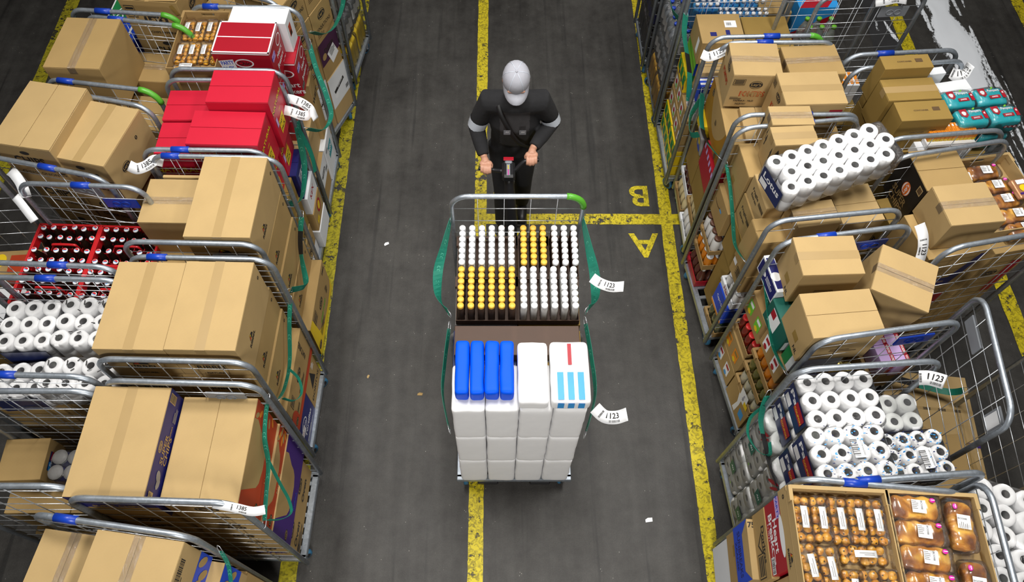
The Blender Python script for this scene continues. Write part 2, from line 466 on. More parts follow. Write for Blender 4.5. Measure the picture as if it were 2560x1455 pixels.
# ------------------------------------------------------------------ roll cages
def _wheel():
    m = MB(); m.M = Matrix.Rotation(R(90), 4, 'Y')
    m.lathe([(.012, -.016), (.036, -.016), (.038, -.013)], DARKP, 20); m.lathe([(.012, .016), (.036, .016), (.038, .013)], DARKP, 20)
    m.lathe([(.037, -.015), (.048, -.015), (.052, -.009), (.052, .009), (.048, .015), (.037, .015)], RUBBER, 20)
    return m.mesh('wheel')
WHEEL = _wheel()
def _castor():
    m = MB(); m.box(-.035, .035, -.035, .035, .128, .138, STEEL, .002)
    for s in (-1, 1): m.add([(s * .022, -.03, .128), (s * .022, .03, .128), (s * .022, .018, .045), (s * .022, -.002, .045), (s * .025, -.03, .128), (s * .025, .03, .128), (s * .025, .018, .045), (s * .025, -.002, .045)],
                            [(0, 1, 2, 3), (4, 5, 6, 7), (0, 1, 5, 4), (1, 2, 6, 5), (2, 3, 7, 6), (3, 0, 4, 7)], STEEL)
    m.tube([(-.028, .008, .052), (.028, .008, .052)], .006, STEEL)
    return m.mesh('castor')
CASTOR = _castor()
def u_path(w, y, z0, h, r=.105, n=7):
    p = [(-w / 2, y, z0), (-w / 2, y, h - r)]
    for i in range(1, n + 1):
        a = math.pi - math.pi / 2 * i / n; p.append((-w / 2 + r + r * math.cos(a), y, h - r + r * math.sin(a)))
    for i in range(0, n + 1):
        a = math.pi / 2 - math.pi / 2 * i / n; p.append((w / 2 - r + r * math.cos(a), y, h - r + r * math.sin(a)))
    p.append((w / 2, y, z0)); return p
def cage(label, cx, cy, rot, w=.76, d=.58, h=1.67, front=True, back=True, sleeve=(-.16, -.16), green=(0, 0), plate=(0, 0), group=None):
    o = thing('roll_cage', label, 'roll cage', (cx, cy, 0), R(rot))
    hw, hd = w / 2, d / 2
    b = MB()
    for s in (-1, 1):
        b.box(-hw, hw, s * (hd - .02) - .02, s * (hd - .02) + .02, .14, .185, STEEL, .004)
        b.box(s * (hw - .02) - .02, s * (hw - .02) + .02, -hd + .02, hd - .02, .14, .185, STEEL, .004)
    for i in range(7): y = -hd + .08 + i * (d - .16) / 6; b.box(-hw + .02, hw - .02, y - .012, y + .012, .165, .182, STEEL)
    b.build('base_frame', o)
    for sx in (-1, 1):
        for sy in (-1, 1):
            c = link('castor', CASTOR, o, (sx * (hw - .05), sy * (hd - .05), 0), (0, 0, random.uniform(-1, 1)))
            link('wheel', WHEEL, c, (0, .008, .052))
    for k, (sy, on) in enumerate(((-1, front), (1, back))):
        if not on: continue
        y = sy * (hd + .004); t = MB(); t.tube(u_path(w, y, .13, h), .0156, STEEL, 8)
        fr = t.build('end_frame', o)
        g = MB(); z = h - .11
        while z > .2:
            g.tube([(-hw, y - sy * .006, z), (hw, y - sy * .006, z)], .0025, WIRE, 5); z -= .122
        for q in (-.3, -.1, .1, .3): g.tube([(q * w, y, .16), (q * w, y, h - (.016 if sy < 0 else .016))], .0025, WIRE, 5)
        g.build('wire_grid', fr)
        if sleeve[k] is not None:
            s_ = MB(); s_.tube([(sleeve[k] - .052, y, h), (sleeve[k] + .052, y, h)], .0205, BLUEP, 12); s_.build('handle_sleeve', fr)
        if green[k]:
            pts = u_path(w, y, .13, h); pts = pts[9:17] if green[k] > 0 else pts[1:9]
            gs = MB(); gs.tube(pts, .0195, GREENP, 10); gs.build('corner_sleeve', fr)
        if plate[k]:
            p = MB(); m = BLUEP if plate[k] == 'blue' else GREYP; px = .19 if k == 0 else .19
            p.box(px - .1, px + .1, y - .008, y + .004, h - .20, h - .115, m, .003)
            for e in (-.028, .028):
                p.tube([(px + e + .024 * math.cos(a * math.pi / 6), y - .009, h - .158 + .021 * math.sin(a * math.pi / 6)) for a in range(12)], .004, m, 6, closed=True)
            p.build('label_plate', fr)
    return o

# ------------------------------------------------------------------ soft packs
def rbox(mb, w, d, h, r, mat, n=6, wob=0.0, seed=0, z0=0, inset=0.0):
    """rounded pillow-like box, base at z0"""
    vs = []; fs = []; cache = {}
    def vid(p):
        k = (round(p[0], 5), round(p[1], 5), round(p[2], 5))
        if k not in cache:
            cache[k] = len(vs); q = Vector(p)
            c = Vector((max(-w / 2 + r, min(w / 2 - r, q.x)), max(-d / 2 + r, min(d / 2 - r, q.y)), max(-h / 2 + r, min(h / 2 - r, q.z))))
            dv = q - c
            if dv.length > 1e-9: q = c + dv.normalized() * r
            if inset:
                q.x *= 1 - inset * (1 - abs(2 * q.z / h)) ; q.y *= 1 - inset * (1 - abs(2 * q.z / h))
            if wob: q += noise.noise_vector(q * 14 + Vector((seed * 3.1, seed * 1.7, 0))) * wob
            vs.append((q.x, q.y, q.z + h / 2 + z0))
        return cache[k]
    S = (w, d, h)
    for ax in range(3):
        a, b = [i for i in range(3) if i != ax]
        na = max(3, int(n * S[a] / max(S)) + 2); nb = max(3, int(n * S[b] / max(S)) + 2)
        def co(i, m, s):
            t = i / m; return -s / 2 + s * t
        ga = sorted(set([-S[a] / 2, -S[a] / 2 + r * .4, -S[a] / 2 + r, S[a] / 2 - r, S[a] / 2 - r * .4, S[a] / 2] + [co(i, na, S[a]) for i in range(1, na) if r * 1.3 < co(i, na, S[a]) + S[a] / 2 < S[a] - r * 1.3]))
        gb = sorted(set([-S[b] / 2, -S[b] / 2 + r * .4, -S[b] / 2 + r, S[b] / 2 - r, S[b] / 2 - r * .4, S[b] / 2] + [co(i, nb, S[b]) for i in range(1, nb) if r * 1.3 < co(i, nb, S[b]) + S[b] / 2 < S[b] - r * 1.3]))
        for e in (-1, 1):
            for i in range(len(ga) - 1):
                for j in range(len(gb) - 1):
                    q = []
                    for x, y in ((ga[i], gb[j]), (ga[i + 1], gb[j]), (ga[i + 1], gb[j + 1]), (ga[i], gb[j + 1])):
                        p = [0, 0, 0]; p[ax] = e * S[ax] / 2; p[a] = x; p[b] = y; q.append(vid(p))
                    if len(set(q)) == 4: fs.append(q)
    mb.add(vs, fs, mat, True); return mb

def _roll(r, h):
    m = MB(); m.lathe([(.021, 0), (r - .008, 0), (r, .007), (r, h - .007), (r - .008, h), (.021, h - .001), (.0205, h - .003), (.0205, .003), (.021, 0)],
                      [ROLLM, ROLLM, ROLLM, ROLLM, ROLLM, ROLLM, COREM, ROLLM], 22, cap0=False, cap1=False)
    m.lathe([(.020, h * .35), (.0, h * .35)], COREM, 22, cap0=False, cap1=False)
    return m.mesh('toilet_roll')
_RM = {}
def roll_pack(label, loc, rot, nx, ny, nl=2, r=.052, h=.1, band=None, printed=False, hexa=False, group=None, axis='z', word=None, film_m=None, ends=False, marks=False, name='toilet_roll_pack', stamp=None):
    """film-wrapped block of toilet rolls, standing on end; parts: each roll, the film, the printed bands"""
    if (r, h) not in _RM: _RM[r, h] = _roll(r, h)
    o = thing(name, label, 'toilet paper', loc, rot, group)
    A = Matrix.Identity(4)
    W, D, H = nx * 2 * r + (r if hexa else 0), ny * 2 * r * (.9 if hexa else 1) + (.1 * r if hexa else 0), nl * h
    if axis == 'x': A = Matrix.Translation((-H / 2, 0, D / 2)) @ Matrix.Rotation(R(90), 4, 'Y') @ Matrix.Rotation(R(90), 4, 'Z')
    def P(m): return A @ m
    for k in range(nl):
        for j in range(ny):
            for i in range(nx):
                if (k < nl - 1 if axis == 'z' else k > 0) and 0 < i < nx - 1 and 0 < j < ny - 1: continue
                x = -W / 2 + r + i * 2 * r + (r * (j % 2) if hexa else 0); y = -D / 2 + r + j * 2 * r * (.9 if hexa else 1)
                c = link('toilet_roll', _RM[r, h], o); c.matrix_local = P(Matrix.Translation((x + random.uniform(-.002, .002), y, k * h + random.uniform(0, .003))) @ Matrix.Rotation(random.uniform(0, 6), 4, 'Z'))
    f = MB(); f.M = A
    rbox(f, W + .008, D + .008, H + .010, .035, film_m or FILM, 12, .0045, random.random() * 9, -.003)
    f.build('film', o)
    if band:
        b = MB(); b.M = A; zz = H * .12
        for sx in (-1, 1):
            rbd = [(-D / 2 + .03 + (D - .06) * i / 8) for i in range(9)]
            for i in range(8):
                y0, y1 = rbd[i], rbd[i + 1]; x = sx * (W / 2 + .0075)
                b.add([(x, y0, zz), (x, y1, zz), (x, y1, H * .86), (x, y0, H * .86)], [(0, 1, 2, 3)], band)
        for sy in (() if ends else (-1, 1)):
            y = sy * (D / 2 + .0075); b.add([(-W / 2 + .03, y, zz), (W / 2 - .03, y, zz), (W / 2 - .03, y, H * .86), (-W / 2 + .03, y, H * .86)], [(0, 1, 2, 3)], band)
        if word:
            fl = Face(b, (-W / 2 - .0078, 0, H / 2), (0, -1, 0), (0, 0, 1), D, H); fl.text(0, .12, H * .26, word, WHITE, w=D * .62); fl.tilt(-.22, -.2, .07, .05, 0, WHITE)
            ff = None if ends else Face(b, (0, -D / 2 - .0078, H / 2), (1, 0, 0), (0, 0, 1), W, H); ff and ff.text(0, .1, H * .26, word, WHITE, w=W * .5)
        b.build('printed_band', o)
    if marks:
        b = MB(); b.M = A; T = Face(b, (0, 0, H + .0065), (1, 0, 0), (0, 1, 0), W, D); rnd = random.Random(nx * 7 + ny)
        for i in range(nx):
            T.tilt(-.5 + (i + .3) / nx, .5 - .4 / ny, .006, .03, 8, INK)
            for k in range(3): T.tilt(rnd.uniform(-.4, .4), rnd.uniform(-.4, .4), .022, .005, rnd.uniform(-40, 40), INK)
        b.build('film_print', o)
    if printed:                                   # small blue pattern and bar-code label on the film over the top
        b = MB(); b.M = A; T = Face(b, (0, 0, H + .0075), (1, 0, 0), (0, 1, 0), W, D); rnd = random.Random(int(W * 1000) + ny)
        for i in range(nx * ny * 9):
            a, c_ = rnd.uniform(-.46, .46), rnd.uniform(-.46, .46); T.tilt(a, c_, rnd.uniform(.006, .013), rnd.uniform(.003, .006), rnd.uniform(-30, 30), SKYB if rnd.random() < .6 else NAVYF)
        if stamp:
            a, c_ = stamp; T.k = 60; T.tilt(a, c_, .062, .105, 0, WHITE); T.bars(a - .016 / W, c_, .085, .034, INK, None, 90); T.text(a + .02 / W, c_, .009, '0502905422197', INK, 90, bold=False)
        b.build('film_print', o)
    return o
# ------------------------------------------------------------------ the floor and its markings
def floor_mat():
    m, nt, b, out = _nt('worn_asphalt_floor')
    tc = _n(nt, 'ShaderNodeTexCoord')
    big = _n(nt, 'ShaderNodeTexNoise', Scale=0.9, Detail=6.0, Roughness=.62, Distortion=.6)
    mid = _n(nt, 'ShaderNodeTexNoise', Scale=7.0, Detail=8.0, Roughness=.7)
    fine = _n(nt, 'ShaderNodeTexNoise', Scale=120.0, Detail=3.0)
    mp = _n(nt, 'ShaderNodeMapping'); mp.inputs['Scale'].default_value = (7.0, .55, 1)
    trk = _n(nt, 'ShaderNodeTexNoise', Scale=1.6, Detail=5.0)
    spk = _n(nt, 'ShaderNodeTexVoronoi', Scale=34.0)
    L = nt.links.new
    for x in (big, mid, fine, spk): L(tc.outputs['Object'], x.inputs['Vector'])
    L(tc.outputs['Object'], mp.inputs[0]); L(mp.outputs[0], trk.inputs['Vector'])
    base = _n(nt, 'ShaderNodeValToRGB')
    e = base.color_ramp.elements; e[0].position = .37; e[0].color = (.013, .011, .0095, 1); e[1].position = .66; e[1].color = (.060, .057, .052, 1)
    mix = _n(nt, 'ShaderNodeMath', operation='MULTIPLY_ADD'); mix.inputs[1].default_value = .38
    L(mid.outputs['Fac'], mix.inputs[0])
    m2 = _n(nt, 'ShaderNodeMath', operation='MULTIPLY'); m2.inputs[1].default_value = .40; L(big.outputs['Fac'], m2.inputs[0]); L(m2.outputs[0], mix.inputs[2])
    m3 = _n(nt, 'ShaderNodeMath', operation='MULTIPLY_ADD'); m3.inputs[1].default_value = .24; L(trk.outputs['Fac'], m3.inputs[0]); L(mix.outputs[0], m3.inputs[2])
    L(m3.outputs[0], base.inputs[0])
    fx = _n(nt, 'ShaderNodeMixRGB'); fx.blend_type = 'OVERLAY'; fx.inputs[0].default_value = .35
    L(base.outputs[0], fx.inputs[1]); L(fine.outputs['Fac'], fx.inputs[2])
    tm = _n(nt, 'ShaderNodeMapping'); tm.inputs['Scale'].default_value = (9.0, .35, 1); tm.inputs['Rotation'].default_value = (0, 0, .07); tn = _n(nt, 'ShaderNodeTexNoise', Scale=1.3, Detail=3.0); L(tc.outputs['Object'], tm.inputs[0]); L(tm.outputs[0], tn.inputs['Vector'])
    tr_ = _n(nt, 'ShaderNodeValToRGB'); tr_.color_ramp.elements[0].position = .30; tr_.color_ramp.elements[0].color = (.35, .35, .36, 1); tr_.color_ramp.elements[1].position = .40; tr_.color_ramp.elements[1].color = (1, 1, 1, 1); L(tn.outputs['Fac'], tr_.inputs[0])
    tx = _n(nt, 'ShaderNodeMixRGB'); tx.blend_type = 'MULTIPLY'; tx.inputs[0].default_value = .8; L(fx.outputs[0], tx.inputs[1]); L(tr_.outputs[0], tx.inputs[2]); fx = tx
    # pale grit specks
    sr = _n(nt, 'ShaderNodeValToRGB'); sr.color_ramp.elements[0].position = .05; sr.color_ramp.elements[0].color = (1, 1, 1, 1); sr.color_ramp.elements[1].position = .09; sr.color_ramp.elements[1].color = (0, 0, 0, 1)
    L(spk.outputs['Distance'], sr.inputs[0])
    gt = _n(nt, 'ShaderNodeMath', operation='GREATER_THAN'); gt.inputs[1].default_value = .57; L(mid.outputs['Fac'], gt.inputs[0])
    mu = _n(nt, 'ShaderNodeMath', operation='MULTIPLY'); L(sr.outputs[0], mu.inputs[0]); L(gt.outputs[0], mu.inputs[1])
    sx = _n(nt, 'ShaderNodeMixRGB'); sx.inputs[2].default_value = (.42, .40, .36, 1); L(mu.outputs[0], sx.inputs[0]); L(fx.outputs[0], sx.inputs[1])
    L(sx.outputs[0], b.inputs['Base Color'])
    rg = _n(nt, 'ShaderNodeMapRange'); rg.inputs[3].default_value = .42; rg.inputs[4].default_value = .75; L(big.outputs['Fac'], rg.inputs[0]); L(rg.outputs[0], b.inputs['Roughness'])
    bp = _n(nt, 'ShaderNodeBump', Strength=.25, Distance=.004); L(fine.outputs['Fac'], bp.inputs['Height']); L(bp.outputs[0], b.inputs['Normal'])
    return m
def worn_paint(name, col, thr, dark):
    """floor paint rubbed away in patches: bare floor shows through the holes"""
    m, nt, b, out = _nt(name); L = nt.links.new
    tc = _n(nt, 'ShaderNodeTexCoord')
    n1 = _n(nt, 'ShaderNodeTexNoise', Scale=16.0, Detail=9.0, Roughness=.72); n2 = _n(nt, 'ShaderNodeTexNoise', Scale=2.1, Detail=2.0); n3 = _n(nt, 'ShaderNodeTexNoise', Scale=30.0, Detail=6.0, Distortion=1.5)
    for x in (n1, n2, n3): L(tc.outputs['Object'], x.inputs['Vector'])
    a = _n(nt, 'ShaderNodeMath', operation='MULTIPLY_ADD'); a.inputs[1].default_value = .35; L(n2.outputs['Fac'], a.inputs[0]); L(n1.outputs['Fac'], a.inputs[2])
    r = _n(nt, 'ShaderNodeValToRGB'); r.color_ramp.elements[0].position = thr; r.color_ramp.elements[1].position = thr + .05; L(a.outputs[0], r.inputs[0])
    c = _n(nt, 'ShaderNodeMixRGB'); c.inputs[1].default_value = tuple(x * dark for x in col) + (1,); c.inputs[2].default_value = col + (1,)
    r2 = _n(nt, 'ShaderNodeValToRGB'); r2.color_ramp.elements[0].position = .36; r2.color_ramp.elements[1].position = .56; L(n3.outputs['Fac'], r2.inputs[0]); L(r2.outputs[0], c.inputs[0])
    L(c.outputs[0], b.inputs['Base Color']); b.inputs['Roughness'].default_value = .55
    tr = _n(nt, 'ShaderNodeBsdfTransparent'); mx = _n(nt, 'ShaderNodeMixShader'); L(r.outputs[0], mx.inputs[0]); L(tr.outputs[0], mx.inputs[1]); L(b.outputs[0], mx.inputs[2]); L(mx.outputs[0], out.inputs['Surface'])
    return m
FLOORM = floor_mat()
PAINT = worn_paint('worn_yellow_paint', (.62, .50, .008), .555, .42)
PAINT2 = worn_paint('faded_yellow_paint', (.40, .345, .010), .575, .45)
fm = MB(); fm.box(-9, 9, -3, 16, -.1, 0, FLOORM); fo = struct(fm, 'floor')
# painted lines: aisle edges, centre line, cross line, outer aisles
n_tr = 0
def line(x0, y0, x1, y1, w, mat=PAINT):
    global n_tr; n_tr += 1
    m = MB(); a = Vector((x0, y0, 0)); b = Vector((x1, y1, 0)); s = (b - a).normalized().cross(Vector((0, 0, 1))) * w / 2
    rnd = random.Random(n_tr); N = max(2, int((b - a).length / .06)); vs = []; fs = []
    for i in range(N + 1):
        p = a.lerp(b, i / N); vs += [p - s * (1 + rnd.uniform(-.05, .05)) + Vector((0, 0, .0015 + .0003 * n_tr)), p + s * (1 + rnd.uniform(-.05, .05)) + Vector((0, 0, .0015 + .0003 * n_tr))]
    for i in range(N): fs.append((2 * i, 2 * i + 1, 2 * i + 3, 2 * i + 2))
    m.add(vs, fs, mat); return struct(m, 'trim_%d' % n_tr)
line(-.142, -1, -.132, 9, .100)
line(1.405, -1, 1.42, 9, .100)
line(-1.352, -1, -1.342, 9, .112, PAINT2)
line(-.13, 3.60, 1.60, 3.595, .105)
line(4.02, -1, 3.965, 9, .125)
line(-4.31, -1, -4.28, 9, .13, PAINT2)
line(5.27, 4, 5.25, 9, .12)
def letter(st, x, y, h):
    global n_tr; n_tr += 1
    m = MB(); cu = bpy.data.curves.new('t', 'FONT'); cu.body = st; cu.size = 1; cu.dimensions = '2D'; cu.fill_mode = 'BOTH'; cu.align_x = 'CENTER'; cu.align_y = 'CENTER'; cu.offset = .018
    ob = bpy.data.objects.new('t', cu); me = ob.to_mesh(); vs = [v.co.copy() for v in me.vertices]; fs = [tuple(p.vertices) for p in me.polygons]; ob.to_mesh_clear(); bpy.data.objects.remove(ob)
    y0 = min(v.y for v in vs); y1 = max(v.y for v in vs)
    m.add([(x - v.x * h / (y1 - y0) * 1.05, y - (v.y - (y0 + y1) / 2) * h / (y1 - y0), .002 + .0003 * n_tr) for v in vs], fs, PAINT)
    return struct(m, 'trim_%d' % n_tr)
letter('B', 1.215, 3.835, .215); letter('A', 1.205, 3.335, .235); letter('B', .06, 3.81, .215); letter('A', .06, 3.34, .235)
# dark patched strip of floor beyond the right-hand line
pm = plain('tar_patch', (.030, .030, .032), .5, var=.5, scale=5)
pt = MB(); pt.add([(x, y, .001) for x, y in ((3.62, 5.05), (3.88, 5.0), (3.92, 6.6), (3.70, 6.6))], [(0, 1, 2, 3)], pm); struct(pt, 'trim_20')

# ------------------------------------------------------------------ white powder spilt beyond the right-hand cages
def spill():
    m = MB(); rnd = random.Random(5)
    powder, nt, b, out = _nt('white_powder'); L = nt.links.new
    tc = _n(nt, 'ShaderNodeTexCoord'); no = _n(nt, 'ShaderNodeTexNoise', Scale=26.0, Detail=8.0, Roughness=.75)
    mp = _n(nt, 'ShaderNodeMapping'); mp.inputs['Scale'].default_value = (1.6, .7, 1); mp.inputs['Rotation'].default_value = (0, 0, .35)
    L(tc.outputs['Object'], mp.inputs[0]); L(mp.outputs[0], no.inputs['Vector'])
    at = _n(nt, 'ShaderNodeAttribute'); at.attribute_name = 'cover'
    a = _n(nt, 'ShaderNodeMath', operation='ADD'); L(no.outputs['Fac'], a.inputs[0]); L(at.outputs['Fac'], a.inputs[1])
    r = _n(nt, 'ShaderNodeValToRGB'); r.color_ramp.elements[0].position = .80; r.color_ramp.elements[1].position = .93
    hf = _n(nt, 'ShaderNodeMath', operation='MULTIPLY'); hf.inputs[1].default_value = .9; L(a.outputs[0], hf.inputs[0]); L(hf.outputs[0], r.inputs[0])
    b.inputs['Base Color'].default_value = (.88, .92, .98, 1); b.inputs['Roughness'].default_value = .95
    tr = _n(nt, 'ShaderNodeBsdfTransparent'); mx = _n(nt, 'ShaderNodeMixShader'); L(r.outputs[0], mx.inputs[0]); L(tr.outputs[0], mx.inputs[1]); L(b.outputs[0], mx.inputs[2]); L(mx.outputs[0], out.inputs['Surface'])
    # strokes: polyline, half width, weight
    strokes = [([(4.49, 6.39), (4.44, 6.24), (4.44, 6.11), (4.44, 5.92), (4.46, 5.72), (4.49, 5.54), (4.48, 5.33), (4.48, 5.14), (4.48, 4.94), (4.49, 4.6)], [.089, .102, .075, .122, .162, .139, .108, .100, .08, .04], .8),
               ([(4.28, 6.37), (4.25, 6.22), (4.27, 6.05), (4.27, 5.86)], [.024, .026, .026, .017], .55), ([(4.37, 6.35), (4.38, 6.18)], [.021, .015], .55), ([(4.62, 6.35), (4.62, 6.2), (4.63, 6.07)], [.018, .02, .012], .5),
               ([(4.67, 5.92), (4.66, 5.68), (4.66, 5.37), (4.68, 5.14), (4.69, 4.92), (4.67, 4.71), (4.67, 4.3)], [.011, .025, .028, .03, .033, .029, .01], .52), ([(4.59, 5.39), (4.6, 5.18), (4.6, 4.97), (4.61, 4.5)], [.034, .038, .034, .014], .5),
               ([(3.84, 5.99), (3.88, 5.78), (3.92, 5.66)], [.010, .025, .009], .55), ([(3.76, 6.01), (3.75, 5.86)], [.014, .016], .42), ([(4.76, 5.25), (4.76, 4.94), (4.74, 4.57)], [.009, .010, .012], .46),
               ([(4.71, 6.3), (4.70, 6.18)], [.014, .008], .5), ([(4.72, 5.04), (4.71, 4.76), (4.71, 4.61)], [.019, .015, .011], .46), ([(4.54, 4.38), (4.54, 4.22), (4.55, 4.05)], [.010, .010, .010], .5), ([(4.59, 4.47), (4.61, 4.22)], [.009, .010], .5), ([(4.5, 4.38), (4.5, 4.22)], [.007, .007], .5)]
    def cover(x, y):
        best = 0
        for pts, ws, wt in strokes:
            for i in range(len(pts) - 1):
                ax, ay = pts[i]; bx, by = pts[i + 1]; dx, dy = bx - ax, by - ay
                t = max(0, min(1, ((x - ax) * dx + (y - ay) * dy) / (dx * dx + dy * dy)))
                ww = ws[i] + (ws[i + 1] - ws[i]) * t; q = math.hypot(x - ax - t * dx, y - ay - t * dy) / ww
                best = max(best, wt * max(0, min(1, 1.75 - 1.0 * q)))
        return best
    nx, ny = 118, 130; X0, X1, Y0, Y1 = 3.68, 4.86, 3.95, 6.5; vs = []; cv = []
    for j in range(ny + 1):
        for i in range(nx + 1):
            x, y = X0 + (X1 - X0) * i / nx, Y0 + (Y1 - Y0) * j / ny; c = cover(x, y)
            vs.append((x, y, .0035 + max(0, c - .35) * .03 * (.6 + .5 * noise.noise(Vector((x * 8, y * 6, 0)))))); cv.append(c)
    fs = []
    for j in range(ny):
        for i in range(nx):
            q = (j * (nx + 1) + i, j * (nx + 1) + i + 1, (j + 1) * (nx + 1) + i + 1, (j + 1) * (nx + 1) + i)
            if max(cv[k] for k in q) > .12: fs.append(q)
    used = sorted({k for f in fs for k in f}); mp_ = {k: i for i, k in enumerate(used)}
    me = bpy.data.meshes.new('powder_spill'); me.from_pydata([vs[k] for k in used], [], [[mp_[k] for k in f] for f in fs]); me.materials.append(powder)
    att = me.attributes.new('cover', 'FLOAT', 'POINT'); att.data.foreach_set('value', [cv[k] for k in used])
    me.polygons.foreach_set('use_smooth', [True] * len(me.polygons)); me.update()
    o = link('powder_spill', me); tag(o, 'white powder spilt and smeared over the dark floor at upper right', 'spill', kind='stuff')
spill()
# ------------------------------------------------------------------ small goods used in many cages
def paper_tag(label, pts, side, st, w=.062, group=None, flip=False, twist=None):
    """curled paper strip with a printed number and bar code"""
    path = smooth_path(pts, 5); m = MB(); m.sweep(path, side, w, .0006, WHITE)
    o = m.build('paper_tag'); tag(o, label, 'tag', group)
    if not st: return o
    # lettering follows the bend of the strip
    P = [Vector(p) for p in path]; sd0 = Vector(side[0] if isinstance(side, list) else side); cum = [0]
    for a, b in zip(P, P[1:]): cum.append(cum[-1] + (b - a).length)
    mid = P[len(P) // 2]; u = (P[len(P) // 2 + 1] - P[len(P) // 2 - 1]).normalized(); s = (sd0 - u * sd0.dot(u)).normalized(); n = u.cross(s)
    to_cam = Vector((0, 0, 5.1)) - mid; fl = 1
    if n.dot(to_cam) < 0: fl = -1
    def warp(x, y, z):                       # x along the strip from its middle, y across, z off the paper
        t = cum[-1] / 2 + x; k = max(0, min(len(P) - 2, next((q for q in range(len(cum) - 1) if cum[q + 1] >= t), len(P) - 2)))
        a, b = P[k], P[k + 1]; uu = (b - a).normalized(); w0 = (t - cum[k]) / max(1e-6, cum[k + 1] - cum[k])
        ss = (sd0 - uu * sd0.dot(uu)).normalized(); nn = uu.cross(ss)
        return a.lerp(b, w0) + ss * y + nn * z
    m2 = MB(); f = Face(m2, (0, 0, .0006), (1, 0, 0), (0, 1, 0), 1, 1); k = w / .062
    f.text(.012, .008 * k, .027 * k, st, INK); f.bars(.02, -.018 * k, .05 * k, .011 * k, INK); f.bars(-.048 * k, 0, .04 * k, .010 * k, INK, None, 90)
    up = 1 if (s * fl).dot(Vector((0, 1, .3))) >= 0 else -1          # keep the figures the right way up when read along the strip
    if flip: up = -up
    m2.v = [tuple(warp(x * up * 1.0, y * up * fl, z * fl)) if True else 0 for x, y, z in m2.v]
    m2.build('printed_number', o)
    return o
def strap(label, pts, side, w=.035, black=None, letters=True, hook=True):
    """green lashing strap: webbing, lettering, steel end hooks"""
    path = smooth_path(pts, 6); m = MB(); n = len(path)
    sd = side if isinstance(side, list) else [side] * len(pts)
    sds = []
    for i in range(n):
        t = i / (n - 1) * (len(sd) - 1); k = min(int(t), len(sd) - 2) if len(sd) > 1 else 0
        a = Vector(sd[k]); b = Vector(sd[min(k + 1, len(sd) - 1)]); sds.append(a.lerp(b, t - k) if (a + b).length > .1 else a)
    if black:
        i0, i1 = int(black[0] * n), int(black[1] * n)
        if i0 > 1: m.sweep(path[:i0 + 1], sds[:i0 + 1], w, .0022, STRAP, False)
        m.sweep(path[i0:i1 + 1], sds[i0:i1 + 1], w * 1.03, .003, STRAPB, False)
        if i1 < n - 2: m.sweep(path[i1:], sds[i1:], w, .0022, STRAP, False)
    else: m.sweep(path, sds, w, .0022, STRAP, False)
    o = m.build('lashing_strap'); tag(o, label, 'strap')
    if letters:
        l = MB()
        for i in range(2, n - 3, 3):
            if black and black[0] * n - 2 <= i <= black[1] * n: continue
            a, b = path[i], path[i + 1]; u = (b - a).normalized(); s = (Vector(sds[i]) - u * Vector(sds[i]).dot(u)).normalized(); nn = u.cross(s)
            for e in (-1, 1):
                for x0, x1, y0, y1 in ((-.012, -.009, -.009, .009), (-.012, .002, .007, .009), (-.012, .002, -.009, -.007), (.008, .011, -.009, .009), (.008, .02, .007, .009), (.008, .02, -.009, -.007)):
                    l.poly([a + u * x + s * y + nn * e * .0016 for x, y in ((x0, y0), (x1, y0), (x1, y1), (x0, y1))], STRAPL)
        l.build('webbing_lettering', o)
    if hook:
        for end in (0, -1):
            p = path[end]; q = path[1 if end == 0 else -2]; d = (p - q).normalized(); s = Vector(sds[end]).normalized(); h = MB()
            h.tube([p - d * .012 + s * w * .45, p - d * .012 - s * w * .45, p + d * .03 - s * w * .35, p + d * .042, p + d * .03 + s * w * .35], .0022, WIRE, 6, closed=True); h.build('wire_hook', o)
    return o
WALLB = plain('board_edge', (.30, .19, .085), .8)
def tray(label, x0, x1, y0, y1, z0, z1, rot=0, mat=None, open_front=None, handle=True, name='cardboard_tray', group=None, tilt=(0, 0)):
    """open-topped tray of folded board with a hand slot in the rear wall"""
    mat = mat or KT; w, d, h = x1 - x0, y1 - y0, z1 - z0; t = .006; m = MB()
    m.box(-w / 2, w / 2, -d / 2, d / 2, 0, t, mat); m.box(-w / 2, -w / 2 + t, -d / 2, d / 2, t, h, mat, .001); m.box(w / 2 - t, w / 2, -d / 2, d / 2, t, h, mat, .001)
    m.box(-w / 2 + t, w / 2 - t, -d / 2, -d / 2 + t, t, h * (.55 if open_front else 1), mat, .001)
    hs = .045
    m.box(-w / 2 + t, w / 2 - t, d / 2 - t, d / 2, t, h - .032, mat, .001); m.box(-w / 2 + t, -hs, d / 2 - t, d / 2, h - .032, h, mat); m.box(hs, w / 2 - t, d / 2 - t, d / 2, h - .032, h, mat)
    m.box(-hs, hs, d / 2 - t, d / 2, h - .010, h, mat)
    # folded-over rim strips
    m.box(-w / 2 - .002, w / 2 + .002, d / 2 - .001, d / 2 + .012, h - .006, h, mat, .001)
    for sx in (-1, 1): m.box(sx * w / 2 - .009, sx * w / 2 + .009, d / 2 - .06, d / 2 + .01, h - .03, h + .001, mat, .001)
    o = m.build(name, None, ((x0 + x1) / 2, (y0 + y1) / 2, z0), (tilt[0], tilt[1], R(rot))); return tag(o, label, 'tray', group)

